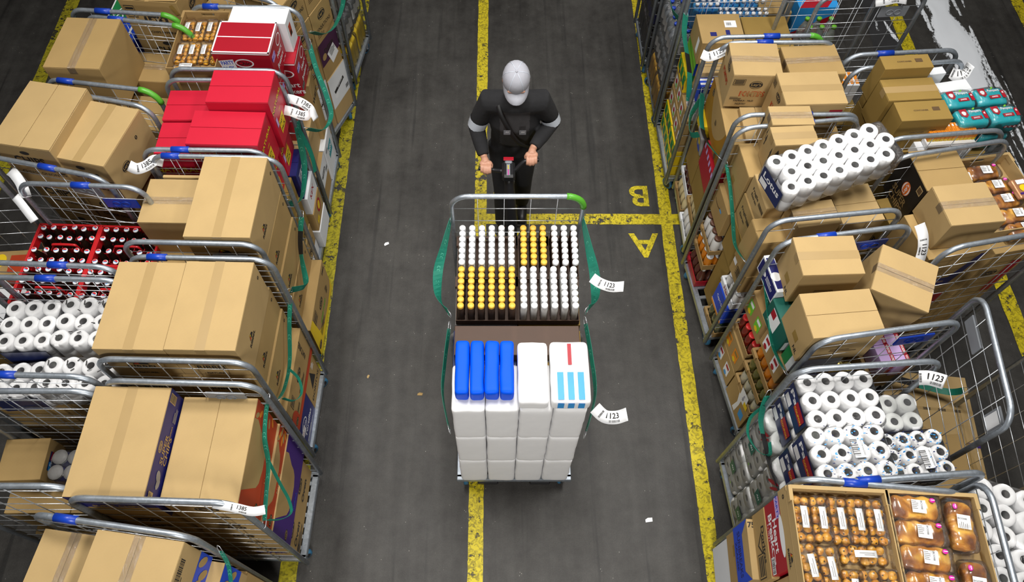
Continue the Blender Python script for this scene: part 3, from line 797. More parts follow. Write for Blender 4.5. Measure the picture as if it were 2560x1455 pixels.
# ------------------------------------------------------------------ LEFT AISLE ROW OF ROLL CAGES
GL = 'roll cages in the row along the left of the aisle'
cage('nearest roll cage of the left aisle row, cut off by the bottom edge', -1.785, .455, -7.7, front=False, sleeve=(None, -.20), group=GL)
cage('second roll cage of the left aisle row, with navy and red printed cartons', -1.585, 1.145, -1.8, w=.78, d=.57, sleeve=(None, None), plate=(0, 'grey'), group=GL)
cage('third roll cage of the left aisle row, with two big plain cartons side by side', -1.635, 1.858, -1.5, w=.79, d=.60, sleeve=(None, -.22), group=GL)
cage('fourth roll cage of the left aisle row, with a tall carton beside a lower one', -1.685, 2.565, -1.5, w=.77, d=.60, sleeve=(None, -.25), plate=('grey', 0), group=GL)
cage('fifth roll cage of the left aisle row, loaded with bright red cartons', -1.745, 3.205, -1, w=.75, d=.56, sleeve=(-.13, None), group=GL)
cage('sixth roll cage of the left aisle row, with a bun tray and red cartons', -1.725, 3.875, -1.5, w=.75, d=.58, sleeve=(None, -.22), group=GL)
cage('seventh roll cage of the left aisle row, turned askew with tan cartons', -1.72, 4.61, -21, w=.76, d=.58, sleeve=(None, None), group=GL)
cage('eighth roll cage of the left aisle row, loaded with bottle packs', -1.62, 5.36, -8, w=.76, d=.58, sleeve=(None, None), group=GL)

# nearest cage (only its far part shows)
def pr(F):
    T = F['T']; T.text(.41, .25, .016, '12 x 170g e', INK, -90); Rr = F['R']
    Rr.bars(.27, .37, .10, .05, INK); Rr.lines(.1, .3, .2, 2, .014, INK, 0, 3); Rr.rect(-.5, .5, -.5, -.08, BLUE)
    for i in range(9): Rr.ell(-.42 + .105 * i, -.22 - .12 * (i % 2), .022, .05, K2, 10, 25)
carton('tan carton with 12 x 170g print in the nearest left cage, blue leaf pattern', -1.83, -1.425, .20, .705, 1.28, 1.66, -7.7, K1, 'y', 'clear', pr, gap=.002)
carton('plain taped tan carton left of the 12 x 170g carton in the nearest cage', -2.15, -1.835, .22, .745, 1.14, 1.52, -7.7, K1, 'y', 'clear', None)
def pr(F):
    Rr = F['R']; Rr.rect(-.5, .5, -.2, .5, BLUE)
    for i in range(9): Rr.ell(-.42 + .105 * i, .1 + .2 * (i % 2), .022, .05, K2, 10, 25)
    F['T'].text(.4, .2, .02, '12 x 170g e', INK, -90)
carton('blue leaf patterned carton low beside the nearest left cage opening', -1.77, -1.36, .16, .68, .90, 1.28, -7.7, K1, 'y', None, pr)
carton('tan carton at the base right of the nearest left cage', -1.76, -1.37, .16, .70, .186, .90, -7.7, K2, None)
carton('tan carton at the base left of the nearest left cage', -2.14, -1.79, .20, .74, .186, 1.14, -7.7, K2, None)

# second cage
def pr(F):
    Rr = F['R']; Rr.bars(.42, .36, .060, .04, INK, K1, 90); Rr.lays(-.03, .40, .030, 0, K2, NAVY); Rr.text(-.03, .275, .034, 'SUPER', K2, w=.15); Rr.text(-.03, .165, .034, 'CHIPS', K2, w=.145)
    Rr.ell(-.27, .25, .030, .022, GREYB, 12, 30); Rr.ell(-.33, .22, .018, .03, GREYB, 8, 70); Rr.text(.14, .20, .012, 'PAPRIKA', K2, 0); Rr.tilt(-.45, .36, .035, .05, 0, K1); Rr.lines(-.45, .42, .026, 4, .010); Rr.lines(.30, .22, .08, 3, .012, GREYB)
    Ff = F['F']; Ff.rect(-.5, .5, .0, .5, NAVY); Ff.lays(0, .28, .05, 0, INK, K2); Ff.text(0, .08, .03, 'SUPER CHIPS', K2)
carton('large tan carton with a navy side panel and grey crisp drawings', -2.005, -1.625, .875, 1.425, 1.29, 1.64, -1.2, K1, 'y', 'brown', pr, side={'R': NAVY}, gap=.0016)
def arch(main, word, wordm, leaf=True, logo=True):
    def pr(F):
        Rr = F['R']; pts = [(-.37, .5), (-.28, .10), (-.25, -.04), (-.19, -.13), (-.05, -.19), (.08, -.20), (.18, -.14), (.23, -.04), (.25, .10), (.33, .34), (.31, .5)]
        Rr.poly(pts, K2)
        if leaf:
            for i in range(6): Rr.ell(.36 + .045 * (i % 3), .40 - .13 * i, .014, .030, ORANGE if i % 2 else K2, 10, 30 + 20 * i)
        if logo: Rr.lays(-.43, -.18, .032, 0, INK, K2)
        Rr.text(-.05, -.36, .024, word, wordm, w=.11)
        Ff = F['F']; Ff.lays(0, .2, .06); Ff.lays(.05, -.25, .05)
    return pr
carton('tan carton with red arch print and leaf pattern, upper', -1.615, -1.235, .885, 1.425, 1.10, 1.495, -1.2, K1, 'y', None, arch(ORED, 'Naturel', K1), side={'R': ORED}, gap=.002)
carton('tan carton with red arch print, under the upper red arch carton', -1.61, -1.222, .885, 1.43, .93, 1.10, -1.2, K1, 'y', None, arch(ORED, 'Naturel', K1), side={'R': ORED})
carton('tan carton with purple arch print in the second left cage', -1.60, -1.215, .875, 1.43, .53, .93, -1.2, K1, 'y', None, arch(PURPLE, 'PAPRIKA', BLUE, False), side={'R': PURPLE})
def pr(F):
    F['R'].lays(-.30, .25, .05); F['R'].text(-.30, -.10, .06, 'Oven', INK, w=.15); F['R'].lines(-.3, -.28, .18, 4, .018); F['R'].bars(-.44, -.32, .06, .03); F['R'].lays(.2, .2, .05); F['R'].text(.2, -.1, .05, 'Oven', INK)
    F['F'].lays(.1, .2, .06); F['F'].text(.1, -.15, .05, 'SUPER', PURPLE)
carton('tan crisps carton at the base of the second left cage', -1.60, -1.24, .88, 1.42, .186, .53, -1.2, K2, None, None, pr)
def prl(F):
    F['F'].lays(.05, .22, .07); F['F'].text(.05, -.15, .045, 'CHIPS', INK); F['F'].block(-.34, 0, .05, .12); F['B'].lays(0, .2, .07)
for i, (z0, z1) in enumerate(((.186, .56), (.56, .93), (.93, 1.29))):
    carton(('tan crisps carton at the bottom', 'tan crisps carton in the middle', 'tan crisps carton under the navy one')[i] + ' behind the wires of the second left cage', -1.995, -1.63, .88, 1.41, z0, z1, -1.2, K2, None, None, prl)

# third cage: two big cartons on ribbel cartons
def prR(F):
    F['R'].ribbel(-.18, -.12, .026); F['R'].mark(.42, .22, .013); F['F'].ribbel(0, -.15, .04); F['F'].text(0, -.38, .018, '- NATUREL -', INK); F['L'].ribbel(0, 0, .03)
carton('big tan carton with brown tape, left half of the third left cage top', -2.035, -1.672, 1.60, 2.118, 1.38, 1.70, -1.2, K1, 'y', 'brown', prR, gap=.0015)
carton('big tan carton with brown tape, aisle half of the third left cage top', -1.668, -1.305, 1.592, 2.115, 1.39, 1.71, -1.2, K1, 'y', 'brown', prR, gap=.0015)
for i, (z0, z1, wz, lab) in enumerate(((1.13, 1.39, 0, 'second from top'), (.87, 1.13, .01, 'third from top'))):
    carton('tan triangle printed carton, %s on the aisle face of the third left cage' % lab, -1.69, -1.315 + wz, 1.59, 2.15, z0, z1, -1.2, K2, 'y' if 0 else None, None, prR)
def pr(F):
    Rr = F['R']; Rr.lays(.02, .12, .05, 0); Rr.text(.30, .2, .035, 'NATUREL', INK, 90); Rr.block(-.33, .2, .07, .08); Rr.lines(.0, -.12, .16, 3, .016); Rr.rect(-.5, .5, -.5, -.34, ORED); Rr.bars(-.3, -.2, .07, .03); Rr.ell(-.46, -.2, .06, .10, ORED); Rr.lays(-.45, -.25, .03)
carton('tan crisps carton edged in red, low on the third left cage', -1.69, -1.255, 1.59, 2.15, .53, .87, -1.2, K2, None, None, pr)
def pr(F):
    Rr = F['R']; Rr.ell(-.2, .12, .06, .05, WHITE); Rr.ell(-.2, .12, .052, .042, NAVY); Rr.text(-.2, .12, .03, 'Chio', WHITE); Rr.text(-.02, -.1, .04, 'Tortillas', WHITE, w=.2); Rr.tilt(-.36, .1, .075, .06, 0, WHITE); Rr.text(-.36, .1, .018, 'PARTY', DKRED); Rr.lines(-.05, -.3, .2, 2, .014, WHITE)
carton('navy blue party pack carton at the base of the third left cage', -1.60, -1.265, 1.585, 1.86, .186, .53, -1.2, NAVY, None, None, pr, name='printed_box')
def pr(F): F['R'].poly([(-.2, -.1), (.2, -.1), (0, .35)], INK); F['R'].text(0, -.25, .04, 'DORITOS', INK); F['R'].lines(.25, .3, .05, 3, .02, WHITE)
carton('tan carton with black triangle mark behind the navy party pack carton', -1.62, -1.262, 1.865, 2.15, .186, .53, -1.2, K2, None, None, pr)
for i, (z0, z1, lab) in enumerate(((1.12, 1.38, 'upper'), (.86, 1.12, 'middle'), (.53, .86, 'lower'))):
    carton('tan triangle printed carton, %s one on the wall side of the third left cage' % lab, -2.06, -1.70, 1.60, 2.15, z0, z1, -1.2, K2, None, None, prR)
carton('tan carton at the base on the wall side of the third left cage', -2.05, -1.64, 1.60, 2.15, .186, .53, -1.2, K2, None)

# fourth cage
carton('tall plain tan carton with open seam on the fourth left cage', -1.715, -1.345, 2.275, 2.838, 1.395, 1.705, -1.2, K1, 'y', 'brown', prR, gap=.004)
for i, (z0, z1, wz, lab) in enumerate(((1.12, 1.395, .005, 'second'), (.84, 1.12, .015, 'third'), (.57, .84, .02, 'fourth'))):
    carton('tan triangle printed carton, %s from top on the fourth left cage aisle face' % lab, -1.735, -1.350 + wz, 2.28, 2.835, z0, z1, -1.2, K2, None, None, prR)
def pr(F):
    Rr = F['R']; Rr.bars(.40, .34, .07, .03, INK, None, 0); Rr.poly([(-.5, -.5), (.5, -.5), (.5, -.2), (.42, -.34), (.2, -.40), (-.1, -.36), (-.30, -.1), (-.36, .5), (-.5, .5)], YELLOW); Rr.lays(.02, .1, .05); Rr.text(0, -.13, .03, 'CHEESE ONION', LIME, w=.2); Rr.lines(-.15, -.2, .16, 4, .016); Rr.block(-.26, .30, .08, .09); Rr.lines(.3, .0, .05, 4, .018); Rr.lays(-.42, -.3, .035)
carton('tan crisps carton with yellow curved band at the base of the fourth left cage', -1.70, -1.262, 2.28, 2.85, .186, .57, -1.2, K2, None, None, pr)
carton('flat tan carton with glossy tape, left of the tall carton in the fourth cage', -2.10, -1.745, 2.50, 2.82, 1.20, 1.52, -1.2, K1, 'x', 'clear', None, gap=.002)
carton('low tan carton half hidden behind the flat taped carton', -2.02, -1.745, 2.825, 2.845, 1.1, 1.535, -1.2, K1, None)
def pr(F): F['F'].tilt(-.3, .1, .07, .05, 0, WHITE); F['F'].bars(-.28, .08, .04, .02); F['F'].lays(.3, .2, .05)
carton('tan carton with a white bar-code label behind the fourth cage front wires', -2.09, -1.745, 2.28, 2.82, .66, 1.20, -1.2, K2, 'x', None, pr)
carton('tan carton at the base on the wall side of the fourth left cage', -2.09, -1.745, 2.28, 2.82, .186, .66, -1.2, K2, None)

# fifth cage: red cartons
def prP(F):
    Rr = F['R']; Rr.text(-.02, .22, .030, 'NATURAL', INK, 0, w=.25); Rr.text(-.02, .23, .027, 'NATURAL', YELLOW, 0, w=.24); Rr.text(0, .05, .014, 'JUMBO', YELLOW)
    Rr.tilt(-.10, -.18, .105, .105, 45 * 0, YELLOW); Rr.text(-.10, -.13, .028, 'PARTY', INK, 0, w=.085); Rr.text(-.10, -.25, .028, 'PACK', INK, 0, w=.08); Rr.tilt(-.38, .0, .03, .07, 0, LILAC)
    Ff = F['F']; Ff.text(-.05, .2, .045, 'NATURAL', YELLOW); Ff.tilt(0, -.15, .13, .10, 0, YELLOW); Ff.text(0, -.08, .028, 'PARTY', INK); Ff.text(0, -.22, .028, 'PACK', INK)
    F['T'].k = 30
RB = 'red party pack cartons in the fifth left cage'
def redbox(lab, *a, rot=0): return carton(lab, *a, rot, RED, 'x', None, prP, gap=.004, name='printed_box')
redbox('bright red party pack carton nearest the camera on the aisle side', -1.845, -1.41, 2.935, 3.20, 1.36, 1.70, rot=-2)
redbox('bright red party pack carton behind the near one on the aisle side', -1.755, -1.375, 3.206, 3.472, 1.36, 1.77, rot=-1)
redbox('lower red carton on the wall side, near half of fifth cage', -2.085, -1.87, 2.965, 3.215, 1.08, 1.585)
redbox('lower red carton on the wall side, far half of fifth cage', -2.085, -1.80, 3.222, 3.472, 1.08, 1.60)
redbox('red carton under the near bright red carton of the fifth cage', -1.865, -1.44, 2.94, 3.20, 1.06, 1.36)
redbox('red carton under the far bright red carton of the fifth cage', -1.79, -1.42, 3.21, 3.47, 1.06, 1.36)
carton('plain tan carton under the red cartons, aisle front of the fifth cage', -1.85, -1.405, 2.94, 3.20, .84, 1.06, 0, K3, 'x', None, None)
def pr(F): F['R'].lays(0, .1, .06); F['R'].text(0, -.3, .03, 'CHIPS', INK)
carton('tan crisps carton in the middle of the fifth cage aisle face', -1.85, -1.40, 2.94, 3.20, .53, .84, 0, K3, None, None, pr)
def pr(F): F['R'].text(0, .1, .05, 'FRIET', INK, 0); F['R'].ell(0, .35, .02, .03, INK)
carton('tan carton with FRIET print and white lower half', -1.84, -1.395, 2.93, 3.19, .186, .53, 0, K2, None, None, lambda F: (pr(F), F['R'].rect(-.5, .5, -.5, -.1, WHITE)))
def pr(F):
    Rr = F['R']; Rr.text(.15, .15, .05, 'KEX', WHITE, 0, w=.11); Rr.lines(-.1, .25, .1, 8, .018, WHITE, 0, 4); Rr.rect(-.5, .5, -.5, -.46, WHITE)
    for i in range(14): Rr.ell(random.uniform(-.4, .4), random.uniform(-.35, -.1), .012, .005, WHITE, 8, random.uniform(0, 90))
carton('navy blue biscuit carton tipped at the aisle edge of the fifth cage', -1.62, -1.375, 3.21, 3.45, .80, 1.06, 0, NAVY, 'x', None, pr, name='printed_box', side={'T': NAVY})
def pr(F): F['R'].text(0, .1, .05, 'KEX', DKRED, 0, w=.12); F['F'].text(0, 0, .05, 'KEX', DKRED)
carton('white biscuit carton with red lettering under the navy carton', -1.62, -1.355, 3.21, 3.47, .61, .80, 0, WHITEBOX, None, None, pr, name='printed_box')
def pr(F): F['R'].ell(.1, .1, .05, .06, DKRED); F['R'].ell(.1, .1, .03, .04, YELLOW); F['R'].tilt(-.25, -.2, .06, .05, 0, YELLOW); F['R'].text(-.25, -.2, .02, '77', INK)
carton('tan carton with red and yellow picture panel, low in the fifth cage', -1.62, -1.35, 3.21, 3.47, .40, .61, 0, K2, None, None, pr)
carton('white folded carton at the base of the fifth cage aisle corner', -1.62, -1.345, 3.20, 3.48, .186, .40, 0, WHITEBOX, None, name='printed_box')
carton('tan carton low on the wall side of the fifth left cage', -2.11, -1.87, 2.95, 3.47, .62, 1.08, 0, K2, None)
carton('tan carton at the base on the wall side of the fifth left cage', -2.11, -1.87, 2.95, 3.47, .186, .62, 0, K2, None)

# sixth cage: bun tray, red party cartons, white cartons
def prC(F):
    Ff = F['F']; Ff.tilt(-.28, .12, .10, .09, 8, WHITE); Ff.text(-.28, .2, .032, 'PARTY', BLUE, 8, w=.085); Ff.text(-.28, .03, .032, 'PACK', BLUE, 8, w=.075)
    Ff.ell(.02, .2, .062, .036, WHITE); Ff.ell(.02, .2, .052, .027, DKRED); Ff.text(.02, .2, .034, 'Chio', BLACKB, w=.085); Ff.text(.05, -.14, .045, 'Heart', WHITE, 4, w=.15); Ff.text(.05, -.34, .045, 'Breakers', WHITE, 4, w=.2)
    Rr = F['R']; Rr.ell(.25, .25, .05, .038, WHITE); Rr.ell(.25, .25, .042, .03, DKRED); Rr.text(.12, .02, .036, 'Heart', WHITE, 0, w=.12); Rr.text(.05, -.18, .036, 'Breakers', WHITE, 0, w=.15); Rr.tilt(-.28, .22, .07, .05, 0, LILAC); Rr.text(-.28, .22, .022, 'PARTY', BLUE); Rr.bars(-.3, -.3, .06, .03, INK, GREYB); Rr.text(.3, -.38, .018, '6 x 170g e', WHITE)
    for k in 'FR': F[k].rect(-.5, .5, .47, .5, WHITE)
    T = F['T']
def heart(lab, *a, rot=0):
    o = carton(lab, *a, rot, DKRED, 'x', None, prC, gap=.003, name='printed_box', side={'T': DKRED})
    return o
def edge_white(o, w, d, h):
    m = MB()
    for s in (-1, 1): m.box(-w / 2, w / 2, s * (d / 2 - .005) - .005, s * (d / 2 - .005) + .005, h - .0005, h + .0012, WHITE); m.box(s * (w / 2 - .005) - .005, s * (w / 2 - .005) + .005, -d / 2, d / 2, h - .0005, h + .0012, WHITE)
    m.box(-w / 2, w / 2, -.004, .004, h - .003, h + .0008, WHITE); m.build('white_edging', o)
h1 = heart('dark red party pack carton edged in white, lying level on top of the sixth cage', -1.835, -1.46, 3.70, 3.99, 1.42, 1.70, rot=-2.2); edge_white(h1, .375, .29, .28)
h2 = heart('dark red party pack carton standing behind the top one, near the aisle', -1.56, -1.385, 3.88, 4.15, 1.13, 1.44, rot=-1)
h3 = heart('dark red party pack carton under the level one in the sixth cage', -1.835, -1.47, 3.70, 3.98, 1.13, 1.42, rot=-1)
h4 = heart('dark red party pack carton third from the top in the sixth cage', -1.835, -1.46, 3.70, 3.98, .86, 1.13, rot=-1)
def pr(F): F['R'].tilt(-.1, .1, .05, .09, 0, ORED); F['R'].tilt(-.1, .0, .03, .04, 0, BLACKB)
carton('plain white carton behind the dark red top carton', -1.785, -1.40, 4.0, 4.15, 1.44, 1.69, -3.5, WHITEBOX, None, None, pr, name='printed_box')
carton('tan carton supporting the white carton in the sixth cage', -1.86, -1.57, 3.995, 4.14, .86, 1.44, 0, K2, None)
carton('tan carton low under the red cartons in the sixth cage', -1.83, -1.40, 3.62, 3.98, .55, .86, 0, K1, 'x', None, None)
def pr(F): F['R'].rect(-.5, .5, -.05, .5, WHITEBOX); F['R'].ell(.0, .22, .07, .022, INK, 16); F['R'].text(.02, .22, .018, 'popcorn', WHITE); F['R'].bars(.35, .08, .06, .035, INK)
carton('tan and white popcorn carton at the base of the sixth cage, near', -1.82, -1.37, 3.60, 3.86, .186, .55, 0, K2, None, None, pr)
def pr(F): F['R'].tilt(.05, .1, .12, .12, 0, TEAL); F['R'].text(0, .12, .05, 'FINISH', WHITE, 0, w=.12); F['R'].tilt(-.3, .32, .06, .015, 0, INK)
carton('white carton with teal picture at the base of the sixth cage, far', -1.82, -1.36, 3.87, 4.15, .186, .55, 0, WHITEBOX, None, None, pr, name='printed_box')
carton('tan carton with WIET print on the aisle face of the sixth cage', -1.56, -1.37, 3.985, 4.14, .55, 1.13, 0, K2, None, None, lambda F: F['R'].text(0, .2, .05, 'WIET', INK))
carton('tall tan carton under the bun tray of the sixth cage', -2.09, -1.845, 3.62, 4.15, .80, 1.56, 0, K2, None)
carton('tan carton at the base under the bun tray of the sixth cage', -2.09, -1.845, 3.62, 4.15, .186, .80, 0, K2, None)

# seventh cage (askew): tan crisps cartons
c7 = Matrix.Translation((-1.72, 4.61, 0)) @ Matrix.Rotation(R(-21), 4, 'Z')
def in7(lab, x0, x1, y0, y1, z0, z1, **k):
    o = carton(lab, x0, x1, y0, y1, z0, z1, -21, **k); o.location = c7 @ Vector(((x0 + x1) / 2, (y0 + y1) / 2, z0)); return o
def prS(F):
    Rr = F['R']; Rr.lays(.0, .2, .052); Rr.text(0, -.12, .034, 'SENSATIONS', INK, w=.21, bold=False); Rr.lines(-.2, -.25, .1, 3, .014, BROWNINK); F['F'].lays(0, .1, .06); F['F'].text(0, -.2, .034, 'SENSATIONS', INK, bold=False)
for i, (y0, y1, lab) in enumerate(((-.28, -.01, 'near'), (.0, .28, 'far'))):
    in7('tan crisps carton, top %s one on the seventh left cage' % lab, -.02, .36, y0, y1, 1.34, 1.62 + .12 * i, mat=K2, seam='y', tape='brown', prints=prS)
    in7('tan crisps carton, second %s one on the seventh left cage' % lab, -.02, .365, y0, y1, 1.04, 1.34, mat=K2, seam=None, prints=prS)
def pr(F): F['R'].text(0, .25, .05, 'WIET', INK); F['R'].lines(0, 0, .1, 3, .02)
in7('tan carton with dark print, third row near side of the seventh cage', -.02, .36, -.28, -.01, .72, 1.04, mat=K2, seam=None, prints=pr)
def pr(F): F['R'].rect(-.5, .5, -.1, .5, AUBERG); F['R'].text(0, .2, .05, 'DEEP', BLACKB, w=.14); F['R'].ell(-.3, .1, .03, .03, K2); F['R'].tilt(.12, -.05, .11, .14, 20, WHITE); F['R'].lines(.1, .1, .09, 4, .016, INK, 20)
in7('tan carton with aubergine top half and a loose white sheet', -.02, .362, .0, .28, .68, 1.04, mat=K2, seam=None, prints=pr)
def pr(F): F['R'].rect(-.5, .5, -.15, .5, WHITEBOX); F['R'].tilt(.0, .18, .17, .034, 14, INK); F['R'].ell(-.22, .05, .028, .028, WHITE); F['R'].text(.06, .2, .02, 'popcorn', WHITE, 14); F['R'].bars(.38, -.02, .045, .04)
in7('tan carton with white popcorn label at the base far side of the seventh cage', -.02, .368, .0, .285, .186, .68, mat=K1, seam=None, prints=pr)
in7('tan carton with white popcorn label at the base near side of the seventh cage', -.02, .36, -.285, -.01, .186, .72, mat=K1, seam=None, prints=pr)
for i, (z0, z1) in enumerate(((.186, .9), (.9, 1.40))):
    in7('tan carton, %s one on the wall side of the seventh left cage' % ('lower', 'upper')[i], -.36, -.03, -.27, .27, z0, z1, mat=K2, seam='y' if i else None, prints=prS)
# ------------------------------------------------------------------ bottles, jars, buns: shared meshes
def _bottle(h, r, body, capm, neck=.013, shoulder=.62, label=None):
    m = MB()
    z1, z2 = h * shoulder, h * .88
    m.lathe([(r * .8, 0), (r, .006), (r, z1 * .28), (r * .985, z1 * .30), (r * .985, z1 * .8), (r, z1 * .82), (r, z1), (r * .86, z1 + (z2 - z1) * .35), (neck * 1.25, z2 - .005), (neck, z2), (neck, h)],
            [body, body, body, label or body, body] + [body] * 6, 14)
    c = MB(); c.lathe([(neck + .003, h - .018), (neck + .003, h), (neck + .001, h + .002)], capm, 12)
    return m.mesh('bottle'), c.mesh('cap')
CAPRED = plain('crown_cap_red', (.62, .03, .03), .3); CAPW = plain('crown_cap_white', (.80, .80, .82), .3)
CROWNC = None
def _crown():
    m = MB(); m.lathe([(.016, -.004), (.0165, 0), (.0145, .004)], WHITE, 14)
    pts = [(.0125 * math.cos(a * math.pi / 10), .0125 * math.sin(a * math.pi / 10) + 0, .0046) for a in range(11)]
    m.poly(pts, CAPRED); m.poly([(.0125 * math.cos(-a * math.pi / 10), .0125 * math.sin(-a * math.pi / 10), .0046) for a in range(11)], WHITE)
    m.poly([(-.012, -.002, .0049), (.012, .002, .0049), (.011, -.003, .0049), (-.009, -.006, .0049)], SKYB)
    return m.mesh('crown_cap')
COLA, _c = _bottle(.235, .029, GLASSK, CAPRED, .0125, .60); CROWN = _crown()
PETB, PETC = _bottle(.30, .040, PET, BLUEP, .014, .66, WHITE)
def bottle_pack(label, loc, rot, nx, ny, body, capm, h=.30, r=.040, labelm=None, group=None, filmm=None, name='bottle_pack', neck=.014, sh=.66):
    """shrink-wrapped block of bottles"""
    o = thing(name, label, 'drinks', loc, rot, group); bm_, cm = _bottle(h, r, body, capm, neck, sh, labelm)
    for i in range(nx):
        for j in range(ny):
            p = ((i - (nx - 1) / 2) * 2.04 * r, (j - (ny - 1) / 2) * 2.04 * r, 0)
            b = link('bottle', bm_, o, p, (0, 0, random.uniform(0, 6))); link('cap', cm, b)
    f = MB(); rbox(f, nx * 2.04 * r + .006, ny * 2.04 * r + .006, h * .93, .03, filmm or FILM, 8, .004, random.random() * 9, -.001); f.build('film', o)
    return o
BUNM = None
def bun_mat():
    m, nt, b, out = _nt('raisin_bun_crust'); L = nt.links.new; tc = _n(nt, 'ShaderNodeTexCoord')
    n1 = _n(nt, 'ShaderNodeTexNoise', Scale=22.0, Detail=4.0); v = _n(nt, 'ShaderNodeTexVoronoi', Scale=46.0)
    oi = _n(nt, 'ShaderNodeObjectInfo'); ad = _n(nt, 'ShaderNodeVectorMath', operation='ADD'); L(tc.outputs['Object'], ad.inputs[0]); L(oi.outputs['Location'], ad.inputs[1])
    L(ad.outputs[0], n1.inputs['Vector']); L(ad.outputs[0], v.inputs['Vector'])
    r = _n(nt, 'ShaderNodeValToRGB'); e = r.color_ramp.elements; e[0].position = .3; e[0].color = (.46, .155, .006, 1); e[1].position = .65; e[1].color = (.72, .37, .025, 1); L(n1.outputs['Fac'], r.inputs[0])
    s = _n(nt, 'ShaderNodeMath', operation='LESS_THAN'); s.inputs[1].default_value = .27; L(v.outputs['Distance'], s.inputs[0])
    s2 = _n(nt, 'ShaderNodeSeparateColor'); L(v.outputs['Color'], s2.inputs[0]); s3 = _n(nt, 'ShaderNodeMath', operation='GREATER_THAN'); s3.inputs[1].default_value = .50; L(s2.outputs[0], s3.inputs[0])
    mu = _n(nt, 'ShaderNodeMath', operation='MULTIPLY'); L(s.outputs[0], mu.inputs[0]); L(s3.outputs[0], mu.inputs[1])
    mx = _n(nt, 'ShaderNodeMixRGB'); mx.inputs[2].default_value = (.018, .006, .003, 1); L(mu.outputs[0], mx.inputs[0]); L(r.outputs[0], mx.inputs[1]); L(mx.outputs[0], b.inputs['Base Color'])
    b.inputs['Roughness'].default_value = .35; b.inputs['Coat Weight'].default_value = .3
    return m
def brioche_mat():
    m, nt, b, out = _nt('brioche_crust'); L = nt.links.new; tc = _n(nt, 'ShaderNodeTexCoord')
    oi = _n(nt, 'ShaderNodeObjectInfo'); ad = _n(nt, 'ShaderNodeVectorMath', operation='ADD'); L(tc.outputs['Object'], ad.inputs[0]); L(oi.outputs['Location'], ad.inputs[1])
    n1 = _n(nt, 'ShaderNodeTexNoise', Scale=9.0, Detail=3.0, Distortion=1.4); w = _n(nt, 'ShaderNodeTexVoronoi', Scale=13.0); w.feature = 'SMOOTH_F1'
    L(ad.outputs[0], n1.inputs['Vector']); L(ad.outputs[0], w.inputs['Vector'])
    a = _n(nt, 'ShaderNodeMath', operation='MULTIPLY_ADD'); a.inputs[1].default_value = .7; L(w.outputs['Distance'], a.inputs[0]); L(n1.outputs['Fac'], a.inputs[2])
    r = _n(nt, 'ShaderNodeValToRGB'); e = r.color_ramp.elements; e[0].position = .62; e[0].color = (.17, .052, .004, 1); e[1].position = 1.0; e[1].color = (.86, .48, .07, 1)
    q = r.color_ramp.elements.new(.84); q.color = (.50, .19, .012, 1); L(a.outputs[0], r.inputs[0]); L(r.outputs[0], b.inputs['Base Color'])
    b.inputs['Roughness'].default_value = .22; b.inputs['Coat Weight'].default_value = .6
    return m
BUNM = bun_mat(); BRIM = brioche_mat()
def _bun():
    m = MB(); m.ball((0, 0, .020), .030, BUNM, 14, 8, (1, 1, .78), .9, .10); return m.mesh('bun')
BUN = _bun()
def bun_bag(label, loc, rot, nx=2, ny=5, group=None, lab=True, pitch=.052):
    """clear bag of raisin buns with a long paper label"""
    o = thing('bun_bag', label, 'bread', loc, rot, group)
    for i in range(nx):
        for j in range(ny):
            s = random.uniform(.88, 1.0) * pitch / .058
            link('bun', BUN, o, ((i - (nx - 1) / 2) * pitch + random.uniform(-.004, .004), (j - (ny - 1) / 2) * pitch + random.uniform(-.004, .004), random.uniform(0, .004)), (random.uniform(-.3, .3), random.uniform(-.3, .3), random.uniform(0, 6)), (s, s, s))
    W, D = nx * pitch + .006, ny * pitch + .004
    f = MB(); rbox(f, W, D, .052, .02, BAGF, 10, .008, random.random() * 9, -.001); f.build('film', o)
    if lab:
        l = MB(); l.sweep([(0, -D * .22, .056), (0, -D * .1, .0585), (0, D * .1, .0585), (0, D * .24, .056)], (1, 0, 0), .030, .0006, WHITE)
        fc = Face(l, (0, 0, .0592), (0, 1, 0), (-1, 0, 0), .1, .03); fc.lines(0, .1, .07, 2, .008, GREYB); l.build('paper_label', o)
    return o
